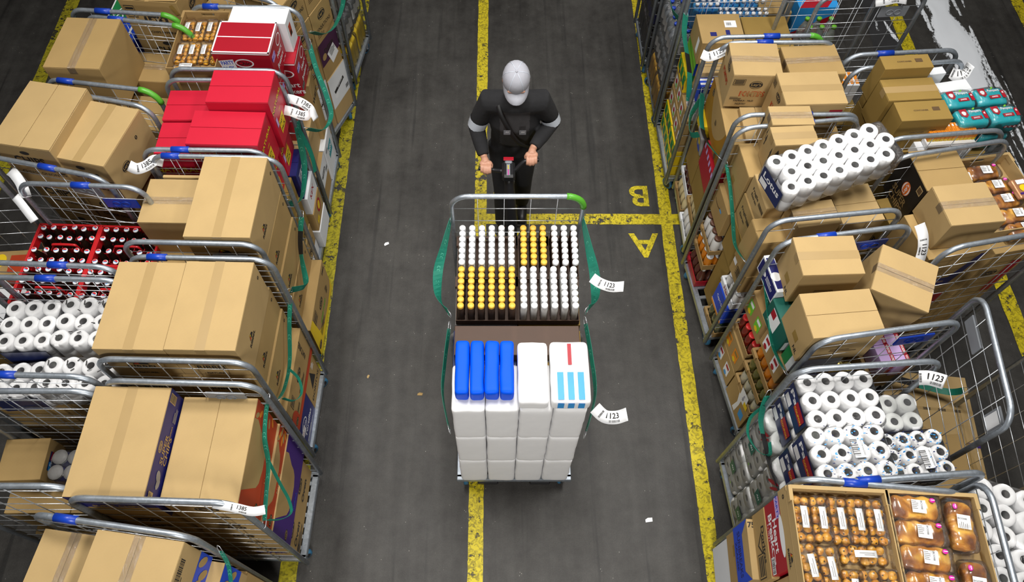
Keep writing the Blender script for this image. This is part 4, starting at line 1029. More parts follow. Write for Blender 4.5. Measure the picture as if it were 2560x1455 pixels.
def brioche(label, loc, rot, L=.225, W=.112, H=.075, group=None, clip=1):
    """bagged brioche loaf: glazed plaited crust, film, printed label, pink closing clip"""
    o = thing('brioche_loaf', label, 'bread', loc, rot, group); m = MB()
    vs = []; fs = []; nu, nv = 22, 14; sd = random.random() * 9
    for i in range(nu + 1):
        for j in range(nv):
            t = -1 + 2 * i / nu; a = 2 * math.pi * j / nv; e = max(0, 1 - abs(t) ** 9) ** .5
            lump = 1 + .07 * math.sin(t * 11 + (1.6 if math.sin(a) > 0 else 0) + math.cos(a) * 1.5) + .05 * noise.noise(Vector((t * 3, a, sd)))
            c, s = math.cos(a), math.sin(a); p = .7
            vs.append((t * L / 2, W / 2 * 1.03 * e * math.copysign(abs(c) ** p, c) * lump, H / 2 + H / 2 * e * math.copysign(abs(s) ** p, s) * (lump if s > 0 else 1)))
    for i in range(nu):
        for j in range(nv): fs.append((i * nv + j, i * nv + (j + 1) % nv, (i + 1) * nv + (j + 1) % nv, (i + 1) * nv + j))
    m.add(vs, fs, BRIM, True); m.build('loaf', o)
    f = MB(); rbox(f, L + .016, W + .008, H + .008, .025, BAGF, 9, .007, sd, -.001)
    for k in range(7):                                 # gathered bag end
        y = -W * .4 + k * W * .8 / 6; f.add([(-L / 2 - .005, y, .03), (-L / 2 - .04, y * 1.1 + .006, .022 + .012 * (k % 2)), (-L / 2 - .005, y + .014, .034), (-L / 2 - .038, y * 1.1 + .016, .03)], [(0, 1, 3, 2)], BAGF)
    f.build('film', o)
    l = MB(); T = Face(l, (.01, .0, H + .0085), (1, 0, 0), (0, 1, 0), L, W); T.tilt(0, .02, .062, .058, -4, WHITE); T.text(.06, .08, .009, 'BRIOCHE', INK, 86, w=.04); T.lines(-.06, .2, .03, 5, .008, GREYB, -4); l.build('paper_label', o)
    if clip:
        c = MB(); c.ball((0, 0, 0), .011, PINK, 10, 6, (1.2, 1, .4)); c.box(-.008, .008, -.0015, .0015, .003, .006, WHITE); c.build('closing_clip', o, (L * .34 * clip, W * .28, H + .010))
    return o

# ------------------------------------------------------------------ goods lying in the left aisle row
trz = tray('board tray of bagged raisin buns on the sixth left cage', -2.13, -1.81, 3.62, 4.155, 1.56, 1.645, -1)
gb = 'bagged raisin buns in the sixth left cage tray'
for j, (yy, n) in enumerate(((4.03, 5), (3.815, 5))):
    for i in range(4):
        bun_bag('bag of raisin buns, %s of four in the %s row of the sixth cage tray' % (('first', 'second', 'third', 'fourth')[i], ('far', 'near')[j]), (-2.085 + .077 * i, yy, 1.568), (0, 0, 0), 2, 5, gb, True, .037)
bun_bag('bag of raisin buns lying crosswise at the near end of the sixth cage tray', (-2.02, 3.672, 1.568), (0, 0, R(90)), 1, 4, gb, True, .045)

def crisps_bag(label, loc, rot, col, col2):
    o = thing('snack_bag', label, 'snacks', loc, rot); m = MB(); rbox(m, .14, .03, .20, .014, col, 8, .006, random.random() * 9); m.box(-.065, .065, -.003, .003, .195, .215, col2); m.box(-.065, .065, -.003, .003, -.012, .006, col2); m.build('bag', o)
    b = MB(); f = Face(b, (0, -.0165, .1), (1, 0, 0), (0, 0, 1), .14, .2); f.ell(0, .1, .045, .03, YELLOW); f.ell(0, -.25, .05, .035, col2); b.build('printed_panel', o); return o
# eighth cage: bottle packs behind film
for k, (z, cm, nm, bd) in enumerate(((.186, ORANGE, 'orange capped yellow', YELLOW), (.50, CAPRED, 'red capped clear', PET), (.82, BLUEP, 'blue capped clear, lower', PET), (1.14, BLUEP, 'blue capped clear, upper', PET))):
    for s in (0, 1):
        bottle_pack('%s bottle pack, %s side of the eighth left cage' % (nm, ('near', 'far')[s]), (-1.40 + .035 * s - .0 * k, 5.22 + .26 * s, z), (0, 0, R(-8)), 3, 3, bd, cm, .30, .040, None if k == 0 else WHITE, 'bottle packs in the eighth left cage')
    carton('tan carton, %s row on the wall side of the eighth left cage' % ('bottom', 'second', 'third', 'top')[k], -1.94, -1.56, 5.16, 5.62, z, z + .315, -8, K2, None)

# ------------------------------------------------------------------ LEFT OUTER ROW
GO = 'roll cages in the outer row on the left'
cage('nearest roll cage of the left outer row, holding a pasta box and can boxes', -2.385, 1.155, 0, w=.78, d=.46, sleeve=(None, None), group=GO)
cage('second roll cage of the left outer row, full of toilet rolls', -2.42, 1.755, -1.5, w=.80, d=.55, sleeve=(-.02, .0), group=GO)
cage('third roll cage of the left outer row, carrying red bottle crates', -2.43, 2.39, -2.5, w=.74, d=.53, sleeve=(.07, .02), plate=(0, 'blue'), group=GO)
cage('fourth roll cage of the left outer row, with two big crisps cartons', -2.585, 3.07, -13, w=.77, d=.56, sleeve=(.02, None), plate=('grey', 'grey'), group=GO)
cage('fifth roll cage of the left outer row, with a taped carton and a lower one', -2.46, 3.74, -8.5, w=.74, d=.58, sleeve=(-.22, -.13), green=(1, 1), group=GO)
cage('sixth roll cage of the left outer row, with green and blue pasta sauce carton', -2.50, 4.40, -5, w=.76, d=.56, sleeve=(-.13, None), green=(1, 0), group=GO)

# nearest outer: boxes with can holes, pasta box, kitchen rolls
def pr(F):
    Ff = F['F']; Ff.tilt(-.1, .25, .055, .08, 0, WHITE); Ff.bars(-.1, .2, .03, .022); Ff.ell(.12, .27, .045, .016, ORANGE, 14); Ff.ell(.1, -.05, .05, .016, YELLOW, 14); Ff.tilt(.3, -.3, .05, .05, 0, LIME); F['T'].ell(-.2, -.3, .04, .015, ORANGE)
carton('tan can carton with oval holes, right one behind the nearest outer cage wires', -2.42, -2.06, 1.0, 1.27, .50, .80, 0, K2, 'x', None, pr)
carton('tan can carton with oval holes, left one behind the nearest outer cage wires', -2.80, -2.425, 1.0, 1.27, .50, .80, 0, K2, 'x', None, pr)
carton('tan carton at the base right of the nearest outer left cage', -2.42, -2.03, .95, 1.36, .186, .50, 0, K2, None, None, lambda F: F['F'].tilt(.2, .3, .04, .05, 0, PINK))
carton('tan carton at the base left of the nearest outer left cage', -2.77, -2.425, .95, 1.36, .186, .50, 0, K2, None)
def pr(F):
    Rr = F['R']; Rr.tilt(0, .0, .11, .10, 0, NAVYF); Rr.tilt(-.12, .12, .05, .04, 10, SKYB); Rr.tilt(.12, .1, .05, .04, -5, DKRED); Rr.tilt(.05, -.14, .06, .04, 0, BLUE); Rr.text(0, .15, .02, 'Pasta', WHITE)
carton('tan carton with a picture window of blue pasta packs on top of the can cartons', -2.80, -2.55, 1.14, 1.38, .80, .98, 2, K2, None, None, pr)
def can_pack(label, loc, rot, n=3):
    o = thing('canister_pack', label, 'drinks', loc, rot); m = MB(); m.lathe([(.04, 0), (.043, .006), (.043, .13), (.036, .135), (.036, .15), (.043, .153), (.043, .16), (.02, .163)], [WHITE, NAVY, NAVY, WHITE, WHITE, GREYB, GREYB], 18); me = m.mesh('canister')
    for i in range(n):
        for j in range(2): link('canister', me, o, (i * .088, j * .088, 0))
    f = MB(); f.M = Matrix.Translation(((n - 1) * .044, .044, 0)); rbox(f, n * .088 + .004, .18, .165, .03, FILM, 6, .003, 2); f.build('film', o); return o
can_pack('film-wrapped blue and white canisters behind the pasta carton', (-2.48, 1.19, .80), (0, 0, 0), 4)

# second outer: toilet rolls, tops facing up, in clear film
gr = 'toilet roll packs in the second outer left cage'
roll_pack('clear-wrapped toilet roll pack, far right of the second outer left cage', (-2.235, 1.895, 1.24), (0, 0, R(-1)), 4, 3, 2, .0515, .10, None, marks=True, group=gr)
roll_pack('clear-wrapped toilet roll pack, near right of the second outer left cage', (-2.235, 1.585, 1.225), (0, 0, R(-1)), 4, 2, 2, .0515, .10, None, marks=True, group=gr)
roll_pack('navy-banded toilet roll pack, far left of the second outer left cage', (-2.60, 1.89, 1.22), (0, 0, R(2)), 3, 3, 2, .0515, .10, NAVYF, group=gr)
roll_pack('navy-banded toilet roll pack, near left of the second outer left cage', (-2.62, 1.60, 1.12), (0, 0, R(4)), 3, 2, 2, .0515, .10, NAVYF, group=gr)
for i, (xa, xb, zt) in enumerate(((-2.805, -2.44, 1.115), (-2.43, -2.025, 1.22))):
    carton('tan carton under the toilet rolls, %s half of the second outer left cage' % ('left', 'right')[i], xa, xb, 1.50, 2.01, .66, zt, -1, K2, 'x', None, None)
    carton('tan carton at the base of the second outer left cage, %s half' % ('left', 'right')[i], xa, xb, 1.50, 2.01, .186, .66, -1, K2, None)

# third outer: red crates with dark bottles
def crate_mesh():
    m = MB(); w, d, h = .385, .295, .245; t = .012
    for z0, z1 in ((.0, .07), (.19, .245)):
        for s in (-1, 1): m.box(s * (w / 2 - t / 2) - t / 2, s * (w / 2 - t / 2) + t / 2, -d / 2, d / 2, z0, z1, REDP, .002); m.box(-w / 2, w / 2, s * (d / 2 - t / 2) - t / 2, s * (d / 2 - t / 2) + t / 2, z0, z1, REDP, .002)
    for s in (-1, 1):
        m.box(s * (w / 2 - .005) - .003, s * (w / 2 - .005) + .003, -d / 2, -.06, .07, .19, REDP); m.box(s * (w / 2 - .005) - .003, s * (w / 2 - .005) + .003, .06, d / 2, .07, .19, REDP)
        m.box(-w / 2, w / 2, s * (d / 2 - .005) - .003, s * (d / 2 - .005) + .003, .07, .19, REDP)
        m.box(-w / 2 - .003, w / 2 + .003, s * d / 2 - .006, s * d / 2 + .003, .232, .247, REDP, .003); m.box(s * w / 2 - .006, s * w / 2 + .003, -d / 2, d / 2, .232, .247, REDP, .003)
    m.box(-w / 2, w / 2, -d / 2, d / 2, 0, .008, REDP)
    for i in range(1, 6): m.box(-w / 2 + i * w / 6 - .002, -w / 2 + i * w / 6 + .002, -d / 2 + t, d / 2 - t, .01, .15, REDP)
    for j in range(1, 4): m.box(-w / 2 + t, w / 2 - t, -d / 2 + j * d / 4 - .002, -d / 2 + j * d / 4 + .002, .01, .15, REDP)
    for i in range(6):                       # pointed finger ribs inside the rim
        x = -w / 2 + (i + .5) * w / 6
        for s in (-1, 1): m.add([(x - .014, s * (d / 2 - t), .225), (x + .014, s * (d / 2 - t), .225), (x, s * (d / 2 - t), .18), (x, s * (d / 2 - t - .012), .20)], [(0, 1, 3), (1, 2, 3), (2, 0, 3)], REDP)
    return m.mesh('crate_body')
CRATE = crate_mesh()
def _hand():
    m = MB(); m.tube(smooth_path([(-.075, 0, .15), (-.073, 0, .225), (-.05, 0, .238), (.05, 0, .238), (.073, 0, .225), (.075, 0, .15)], 4), .0085, REDP, 8); m.box(-.07, .07, -.002, .002, .14, .19, REDP); return m.mesh('carry_handle')
HANDLE = _hand()
names = ('far left', 'far right', 'near left', 'near right')
for q, (x, y) in enumerate(((-2.665, 2.52), (-2.275, 2.505), (-2.675, 2.215), (-2.285, 2.20))):
    def crate(z, lab):
        o = thing('bottle_crate', lab, 'crate', (x, y, z), R(-2), 'red bottle crates in the third outer left cage'); link('crate_body', CRATE, o); link('carry_handle', HANDLE, o); return o
    crate(1.02, 'red plastic bottle crate, %s of four on top of the third outer cage' % names[q])
    for k in range(3): 
        if k == 2 or q in (0, 2, 3): crate(.186 + .2475 * k + (.09 if k == 9 else 0), 'red plastic bottle crate, %s stack, %s from the bottom, third outer cage' % (names[q], ('first', 'second', 'third')[k]))
    if q == 1:
        carton('tan carton under the far right crate of the third outer cage', -2.45, -2.10, 2.37, 2.64, .186, .68, -2, K2, None)
    M = Matrix.Translation((x, y, 1.03)) @ Matrix.Rotation(R(-2), 4, 'Z')
    for i in range(6):
        for j in range(4):
            p = M @ Vector((-.16 + i * .064, -.111 + j * .074 + (.008 if j < 2 else -.008) * -1, 0))
            b = link('cola_bottle', COLA, None, p, (random.uniform(-.03, .03), random.uniform(-.03, .03), random.uniform(-.7, .7)))
            tag(b, 'dark bottle with white and red crown cap in the %s red crate' % names[q], 'bottle', 'dark bottles in the %s red crate' % names[q])
            link('crown_cap', CROWN, b, (0, 0, .236), (0, 0, 0))
# crates of the lower layers are raised to meet the top ones
# fourth outer: two big crisps cartons over others
def prK(F):
    F['F'].text(0, .18, .07, 'CHIPS', INK, w=.2); F['F'].text(0, -.12, .025, 'CHEESE ONION', INK); F['F'].ell(0, .36, .03, .016, INK); F['R'].mark(.2, .25, .016); F['R'].lays(-.2, .1, .04); F['F'].block(.4, 0, .05, .09)
c4 = -13
carton('big tan crisps carton, left one on the fourth outer left cage', -2.925, -2.550, 2.875, 3.375, 1.36, 1.75, -10, K1, 'y', None, prK, gap=.004, lift=.012)
carton('big tan crisps carton, right one on the fourth outer left cage', -2.60, -2.245, 2.825, 3.285, 1.28, 1.675, -13, K1, 'y', 'brown', prK, gap=.003)
for i, (z0, z1) in enumerate(((.186, .66), (.66, 1.0), (1.0, 1.36))):
    carton('tan CHIPS carton, %s of the left stack in the fourth outer cage' % ('bottom', 'middle', 'upper')[i], -2.945, -2.605, 2.93, 3.36, z0, z1, -12, K2, None, None, prK)
for i, (z0, z1) in enumerate(((.186, .64), (.64, .96), (.96, 1.28))):
    carton('tan CHIPS carton, %s of the right stack in the fourth outer cage' % ('bottom', 'middle', 'upper')[i], -2.60, -2.27, 2.86, 3.28, z0, z1, -13, K2, None, None, prK)
# fifth outer
carton('tan carton with split clear tape on the left of the fifth outer cage', -2.87, -2.505, 3.565, 4.025, 1.30, 1.70, -3, K2, 'y', 'clear', None, gap=.007)
carton('low tan carton with glossy tape on the right of the fifth outer cage', -2.57, -2.18, 3.84, 4.12, .92, 1.31, -4, K2, 'x', 'clear', None)
carton('low tan carton in front of the glossy taped one in the fifth outer cage', -2.60, -2.19, 3.50, 3.80, .70, 1.20, -7, K2, 'x')
carton('tan carton under the split tape carton of the fifth outer cage', -2.93, -2.615, 3.60, 4.04, .70, 1.30, -5, K2, None)
carton('tan carton at the base left of the fifth outer cage', -2.80, -2.62, 3.58, 4.02, .186, .70, -7, K2, None)
carton('tan carton at the base right of the fifth outer cage', -2.60, -2.17, 3.52, 3.98, .186, .70, -7, K2, None)
carton('tan carton under the low glossy taped carton of the fifth outer cage', -2.56, -2.18, 3.82, 4.02, .70, .92, -5, K2, None)
# sixth outer
def pr(F):
    T = F['T']; T.rect(-.5, -.46, -.5, .5, WHITE); T.rect(-.46, .02, -.5, .5, GREEN); T.rect(.02, .30, -.5, .5, BLUE); T.rect(.30, .36, -.5, .5, WHITE); T.rect(.36, .5, -.5, .5, BLUE); T.text(-.15, .0, .055, 'OGNES', WHITE, -90); T.text(-.34, .05, .02, 'SAUS', WHITE, -90)
    for k, c in (('F', GREEN), ('R', NAVY)): F[k].rect(-.5, .5, -.5, .5, c)
    F['F'].rect(.05, .5, -.5, .5, BLUE); F['F'].rect(.3, .36, -.5, .5, WHITE); F['R'].rect(-.5, .5, .42, .5, BLUE)
carton('green, blue and white sauce carton on the left of the sixth outer cage', -2.86, -2.60, 4.20, 4.66, 1.02, 1.35, -4, WHITEBOX, None, None, pr, name='printed_box')
carton('tan carton under the green and blue sauce carton', -2.83, -2.60, 4.18, 4.66, .186, 1.02, -4, K3, None)
def prK2(F):
    F['F'].lays(.02, .0, .085, 0, INK, K2); F['F'].block(-.36, .2, .07, .10); F['F'].text(.05, -.36, .02, 'CHIPS PAPRIKA', INK); F['R'].lays(0, 0, .06); F['F'].tilt(.42, .3, .03, .08, 20, K3)
carton('upper tan crisps carton with a round logo on the sixth outer cage', -2.57, -2.16, 4.22, 4.62, 1.37, 1.68, -5, K2, 'y', None, prK2, gap=.03, lift=.05)
carton('second tan CHIPS carton from the top of the sixth outer cage', -2.57, -2.16, 4.22, 4.62, .98, 1.37, -5, K2, None, None, prK)
carton('third tan carton from the top of the sixth outer cage', -2.57, -2.16, 4.22, 4.62, .58, .98, -5, K3, None, None, prK2)
carton('bottom tan carton of the sixth outer cage', -2.57, -2.16, 4.22, 4.62, .186, .58, -5, K3, None)
# tan cartons standing behind, at the top edge of the view
cage('seventh roll cage of the left outer row, at the top edge of the view', -2.42, 5.10, -4, w=.78, d=.60, sleeve=(None, None), group=GO)
carton('plain tan carton right of the crisps carton at the top edge', -2.36, -2.06, 4.90, 5.33, 1.06, 1.58, -4, K3, 'y', None, None)
carton('tan carton at the base of the seventh outer left cage', -2.77, -2.06, 4.90, 5.33, .186, 1.06, -4, K3, None)
carton('plain tan carton left at the top edge on the seventh outer cage', -2.77, -2.40, 4.90, 5.33, 1.06, 1.5, -4, K3, 'y', None, None)

# third row at the far left edge
cage('roll cage at the left edge of the view, beside the red crates', -3.30, 2.42, 4, w=.74, d=.60, sleeve=(None, None), plate=('grey', 0))
def pr(F):
    T = F['T']; T.ell(.1, .0, .06, .045, INK); T.ell(.1, .0, .056, .041, WHITEBOX); T.text(.1, .03, .045, 'AA', INK, 0, w=.05); T.text(.1, -.16, .012, 'DRINK', INK, 0)
    F['F'].lines(-.1, .2, .2, 2, .02)
carton('white drink carton with round black lettering at the left edge', -3.28, -2.98, 2.20, 2.46, .62, .86, 4, WHITEBOX, None, None, pr, name='printed_box')
carton('tan carton under the white drink carton at the left edge', -3.62, -2.98, 2.18, 2.66, .186, .62, 4, K3, None)
carton('tan carton with orange and yellow printing behind the white drink carton', -3.30, -2.985, 2.475, 2.66, .62, .98, 4, K2, None, None, lambda F: (F['T'].rect(-.1, .4, -.4, .3, ORED), F['T'].ell(-.3, .1, .04, .05, YELLOW), F['F'].rect(-.2, .2, 0, .4, ORED)))
# ------------------------------------------------------------------ RIGHT AISLE ROW OF ROLL CAGES
GR = 'roll cages in the row along the right of the aisle'
cage('nearest roll cage of the right aisle row, holding bun and brioche trays', 1.755, .63, -5.5, front=False, sleeve=(None, -.13), group=GR)
cage('second roll cage of the right aisle row, stacked with toilet paper packs', 1.90, 1.245, 4, d=.56, sleeve=(-.20, None), group=GR)
cage('third roll cage of the right aisle row, with a tilted carton', 1.995, 2.025, 8.5, d=.60, w=.78, sleeve=(None, -.13), plate=('blue', 'blue'), group=GR)
cage('fourth roll cage of the right aisle row, with a toilet roll pack on top', 1.885, 2.79, 6.5, d=.68, w=.78, sleeve=(None, .03), group=GR)
cage('fifth roll cage of the right aisle row, with orange printed crisps cartons', 1.855, 3.515, .5, d=.62, w=.76, sleeve=(.02, -.10), group=GR)
cage('sixth roll cage of the right aisle row, with yellow and striped packs', 1.78, 4.20, 1.5, d=.62, w=.76, sleeve=(.02, None), green=(1, 0), group=GR)
cage('seventh roll cage of the right aisle row, loaded with bottles', 1.76, 4.88, 1, d=.58, w=.76, sleeve=(None, None), group=GR)
cage('eighth roll cage of the right aisle row, at the top edge', 1.72, 5.54, 1, d=.58, w=.76, sleeve=(None, None), group=GR)

# --- jars and bottles standing in trays
def _jar(kind):
    m = MB(); c = MB()
    if kind == 'jar':
        return None
def jar_meshes(r, h, body, lid, tall=False):
    m = MB(); m.lathe([(r * .9, 0), (r, .006), (r, h * .74), (r * .82, h * .86), (r * .80, h * .9)] if not tall else [(r * .85, 0), (r, .006), (r, h * .55), (r * .55, h * .8), (r * .40, h * .86), (r * .4, h * .9)], body, 16)
    c = MB(); q = .86 if not tall else .46; c.lathe([(r * q, h * .88), (r * q, h * .99), (r * (q - .08), h)], lid, 16)
    return m.mesh('jar'), c.mesh('lid')
def jar_tray(what, where, cx, cy, rot, w, d, z0, th, nx, ny, r, h, body, lid, tall=False, mat=None, cat='jar', band=None, prints=None):
    """board tray with jars standing in rows; every jar is a thing with its lid"""
    o = tray('tan board tray of %s, %s' % (what, where), cx - w / 2, cx + w / 2, cy - d / 2, cy + d / 2, z0, z0 + th, rot, mat or KT)
    if band or prints:
        b = MB(); f = Face(b, (-w / 2 - .002, 0, th / 2), (0, -1, 0), (0, 0, 1), d, th)
        if band: f.rect(-.48, .48, -.45, .45, band)
        if prints: prints(f)
        b.build('printed_front', o)
    jm, lm = jar_meshes(r, h, body, lid, tall); M = Matrix.Translation((cx, cy, z0 + .008)) @ Matrix.Rotation(R(rot), 4, 'Z')
    sg = what[:-1] if what.endswith('s') else what
    for i in range(nx):
        for j in range(ny):
            p = M @ Vector((-w / 2 + .010 + r + i * 2.06 * r, -d / 2 + (j + .5) * d / ny, 0))
            b = link('jar' if not tall else 'bottle', jm, None, p, (0, 0, random.uniform(0, 6))); tag(b, '%s in a tray, %s' % (sg, where), cat, '%s %s' % (what, where)); link('lid', lm, b)
    return o
JAROL = plain('olive_jar', (.14, .13, .03), .15, var=.35, scale=60, coat=.6); JARWH = plain('white_bean_jar', (.50, .47, .36), .2, var=.2, scale=70, coat=.6); JARRD = plain('red_sauce_jar', (.17, .018, .010), .15, var=.3, scale=40, coat=.6)
JAROR = plain('orange_jar', (.62, .20, .012), .2, var=.2, coat=.5); JARGR = plain('grey_jar', (.10, .105, .06), .15, var=.4, scale=50, coat=.6); TUBW = plain('white_tub', (.72, .71, .69), .35); TUBC = plain('cream_tub', (.60, .50, .28), .35, var=.15)
GOLD = plain('gold_lid', (.50, .40, .12), .3, metal=.6); LIDG = plain('dark_green_lid', (.006, .05, .03), .3); LIDO = plain('orange_lid', (.80, .36, .01), .35); LIDY = plain('yellow_lid', (.78, .60, .01), .35); LIDN = plain('navy_lid', (.02, .03, .16), .35); BROWNP = plain('brown_bottle', (.09, .028, .018), .25, coat=.4)

# --- nearest right cage
t0 = tray('board tray of bagged raisin buns on the nearest right cage', 1.335, 1.770, .35, .905, 1.60, 1.675, -3, K1)
t1 = tray('board tray of brioche loaves on the nearest right cage', 1.775, 2.175, .33, .885, 1.60, 1.675, -3, K1)
def pr(F): F['L'].ribbel(.1, -.1, .022); F['L'].mark(-.42, .1, .014)
carton('tan triangle printed carton under the bun tray of the nearest right cage', 1.345, 1.765, .40, .935, 1.48, 1.60, -3, K1, None, None, pr)
carton('tan carton under the brioche tray of the nearest right cage', 1.775, 2.13, .40, .885, 1.30, 1.60, -3, K2, None)
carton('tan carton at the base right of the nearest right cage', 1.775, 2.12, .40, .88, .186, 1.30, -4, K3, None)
gb = 'bagged raisin buns in the nearest right cage tray'
for i in range(5):
    bun_bag('upright bag of raisin buns, %s of five along the far side of the near tray' % ('first', 'second', 'third', 'fourth', 'fifth')[i], (1.394 + .0825 * i, .782 - .004 * i, 1.610), (0, 0, R(-3)), 2, 5, gb, True, .0415)
bun_bag('bag of raisin buns lying crosswise in the near tray, under the upright row', (1.632, .622, 1.610), (0, 0, R(88)), 2, 5, gb, True, .0415)
for i, (x, y, a) in enumerate(((1.386, .572, 3), (1.470, .560, 1), (1.553, .478, -4), (1.637, .478, 3), (1.718, .478, -2))):
    bun_bag('raisin bun bag, %s from the left in the near row of the bun tray' % ('first', 'second', 'third', 'fourth', 'fifth')[i], (x, y, 1.612), (0, 0, R(a)), 2, 5 if i < 2 else 4, gb, i < 3, .0415)
gq = 'bagged brioche loaves in the nearest right cage tray'
for i, (y, a) in enumerate(((.822, -3), (.712, -4), (.602, -5), (.492, -4), (.385, -4))):
    brioche('glazed brioche loaf, %s from the far end of the left column in the near tray' % ('first', 'second', 'third', 'fourth', 'fifth')[i], (1.898 - .004 * i, y, 1.608), (0, 0, R(a)), .222, .112, .075, gq)
brioche('glazed brioche loaf lying lengthwise at the far right of the near tray', (2.092, .745, 1.608), (0, 0, R(84)), .225, .108, .075, gq)
brioche('glazed brioche loaf lying lengthwise at the near right of the near tray', (2.08, .48, 1.608), (0, 0, R(84)), .225, .108, .075, gq)
def pr(F):
    L_ = F['L']; L_.text(.0, .05, .055, 'Heart', WHITE, 0, w=.16); L_.text(.02, -.2, .055, 'Breakers', WHITE, 0, w=.24); L_.text(-.1, -.40, .018, '6 x 170 g e', WHITE); L_.tilt(-.36, .34, .10, .06, 0, LILAC); L_.text(-.36, .34, .026, 'PARTY', BLUE); L_.ell(.26, -.22, .04, .02, WHITE); L_.ell(.26, -.22, .034, .015, DKRED); L_.bars(.38, -.3, .07, .04, INK, WHITE); L_.ell(.05, .46, .10, .03, WHITE)
carton('dark red snack carton on the aisle face of the nearest right cage', 1.352, 1.74, .58, .915, 1.26, 1.48, -3, DKRED, None, None, pr, name='printed_box', side={'L': DKRED})
carton('tan carton beside the dark red carton, cut by the bottom edge', 1.362, 1.74, .30, .565, 1.10, 1.48, -3, K1, 'y', None, None)
def pr(F): F['L'].text(.0, .22, .045, 'Doritos', INK, 0, w=.18); F['L'].poly([(-.2, .1), (.15, .1), (-.02, -.25)], INK); F['L'].poly([(-.14, .06), (.09, .06), (-.02, -.16)], K2); F['L'].block(.28, -.1, .12, .10)
carton('tan Doritos style snack carton below the dark red carton'.replace(' Doritos style', ''), 1.348, 1.74, .57, .915, 1.06, 1.26, -3, K2, 'y', None, pr)
def pr(F): F['L'].poly([(-.5, .5), (-.5, -.5), (.5, -.5), (.5, .5), (.32, .1), (-.3, .1)], BLUE); F['L'].text(0, -.15, .05, 'SUNBREAKS', NAVY, 0, w=.24); F['L'].text(0, -.36, .03, 'ZAANSE', NAVY); F['T'].text(-.42, .4, .03, '75', INK); F['F'].rect(-.5, .5, -.5, .0, BLUE)
carton('tan carton with blue lower print on the nearest right cage aisle face', 1.318, 1.60, .60, .905, .80, 1.06, -3, K1, None, None, pr)
carton('plain tan carton below the blue printed one, nearest right cage', 1.348, 1.74, .56, .915, .55, .80, -3, K2, None, None, lambda F: F['L'].tilt(-.2, 0, .06, .03, 0, K3))
carton('white torn carton at the base of the nearest right cage', 1.358, 1.74, .56, .91, .186, .55, -3, WHITEBOX, None, None, lambda F: F['L'].tilt(.3, -.2, .03, .05, 0, INK), name='printed_box')

# --- second right cage: toilet paper
gt = 'large plain toilet roll packs on the aisle side of the second right cage'
TP1 = film('milky_film', (.98, .99, .97), .03, .07)
for k in range(2):
    for q in range(2):
        o = roll_pack('plain white roll pack with holes facing the aisle, %s %s of the second right cage' % (('lower', 'upper')[k], ('near', 'far')[q]), (1.70, 1.105 + .285 * q, .187 + .405 * k), (0, 0, R(4)), 2, 3, 3, .066, .115, None, group=gt, axis='x', film_m=TP1)
        b = MB(); f = Face(b, (-.182, 0, .2), (0, -1, 0), (0, 0, 1), .27, .4); f.tilt(-.05, -.12 + .1 * q, .075, .085, 8, DKGRN); f.text(-.05, -.12 + .1 * q, .02, 'AH', WHITE); f.ell(.2, -.3, .008, .008, LIME, 8); b.build('film_print', o)
for k, (y, z, c) in enumerate(((1.12, .997, 'near'), (1.395, .997, 'far'))):
    o = roll_pack('toilet roll pack with red film print under the navy banded packs, %s' % c, (1.71, y, z), (0, 0, R(4)), 3, 2, 1, .066, .11, None, group='red printed roll packs in the second right cage', film_m=TP1)
    b = MB(); f = Face(b, (-.205, 0, .06), (0, -1, 0), (0, 0, 1), .26, .12); f.ell(0, .0, .07, .012, DKRED, 14, 60); f.ell(.12, -.1, .06, .009, DKRED, 14, 70); b.build('film_print', o)
gp = 'navy banded toilet roll packs in the second right cage'
for k, z in enumerate((1.112, 1.322)):
    for q, (y, lab) in enumerate(((1.105, 'near left'), (1.395, 'far left'))):
        o = roll_pack('navy banded toilet roll pack, %s %s stack of the second right cage' % (('lower', 'upper')[k], lab), (1.745 + .012 * q, y + .012, z), (R(-3 if q == 0 else 0), 0, R(4)), 4, 3, 2, .0495, .102, NAVYF, printed=(q == 0), group=gp, word='Page', stamp=(.08, .05) if k == 1 and q == 0 else None)
        b = MB(); f = Face(b, (-.208, 0, .11), (0, -1, 0), (0, 0, 1), .3, .2)
        f.tilt(.15, .12, .11, .07, 0, DKRED); f.text(.15, .05, .018, 'COUPON', YELLOW); b.build('film_print', o)
roll_pack('blue printed toilet roll pack on the right of the second right cage', (2.155, 1.165, 1.19), (0, 0, R(6)), 4, 3, 2, .0415, .09, NAVYF, printed=True, group=gp, word='Page', stamp=(.1, -.12))
roll_pack('greyish plain roll pack behind the blue printed one', (2.13, 1.425, 1.08), (0, 0, R(3)), 3, 2, 2, .052, .10, None, film_m=TP1)
carton('tan carton under the blue printed roll pack', 1.965, 2.255, 1.0, 1.34, .66, 1.186, 4, K3, None)
carton('tan carton at the base right of the second right cage', 1.965, 2.25, 1.0, 1.34, .186, .66, 4, K3, None)
carton('tan carton at the base far right of the second right cage', 1.95, 2.235, 1.35, 1.50, .186, 1.078, 4, K3, None)

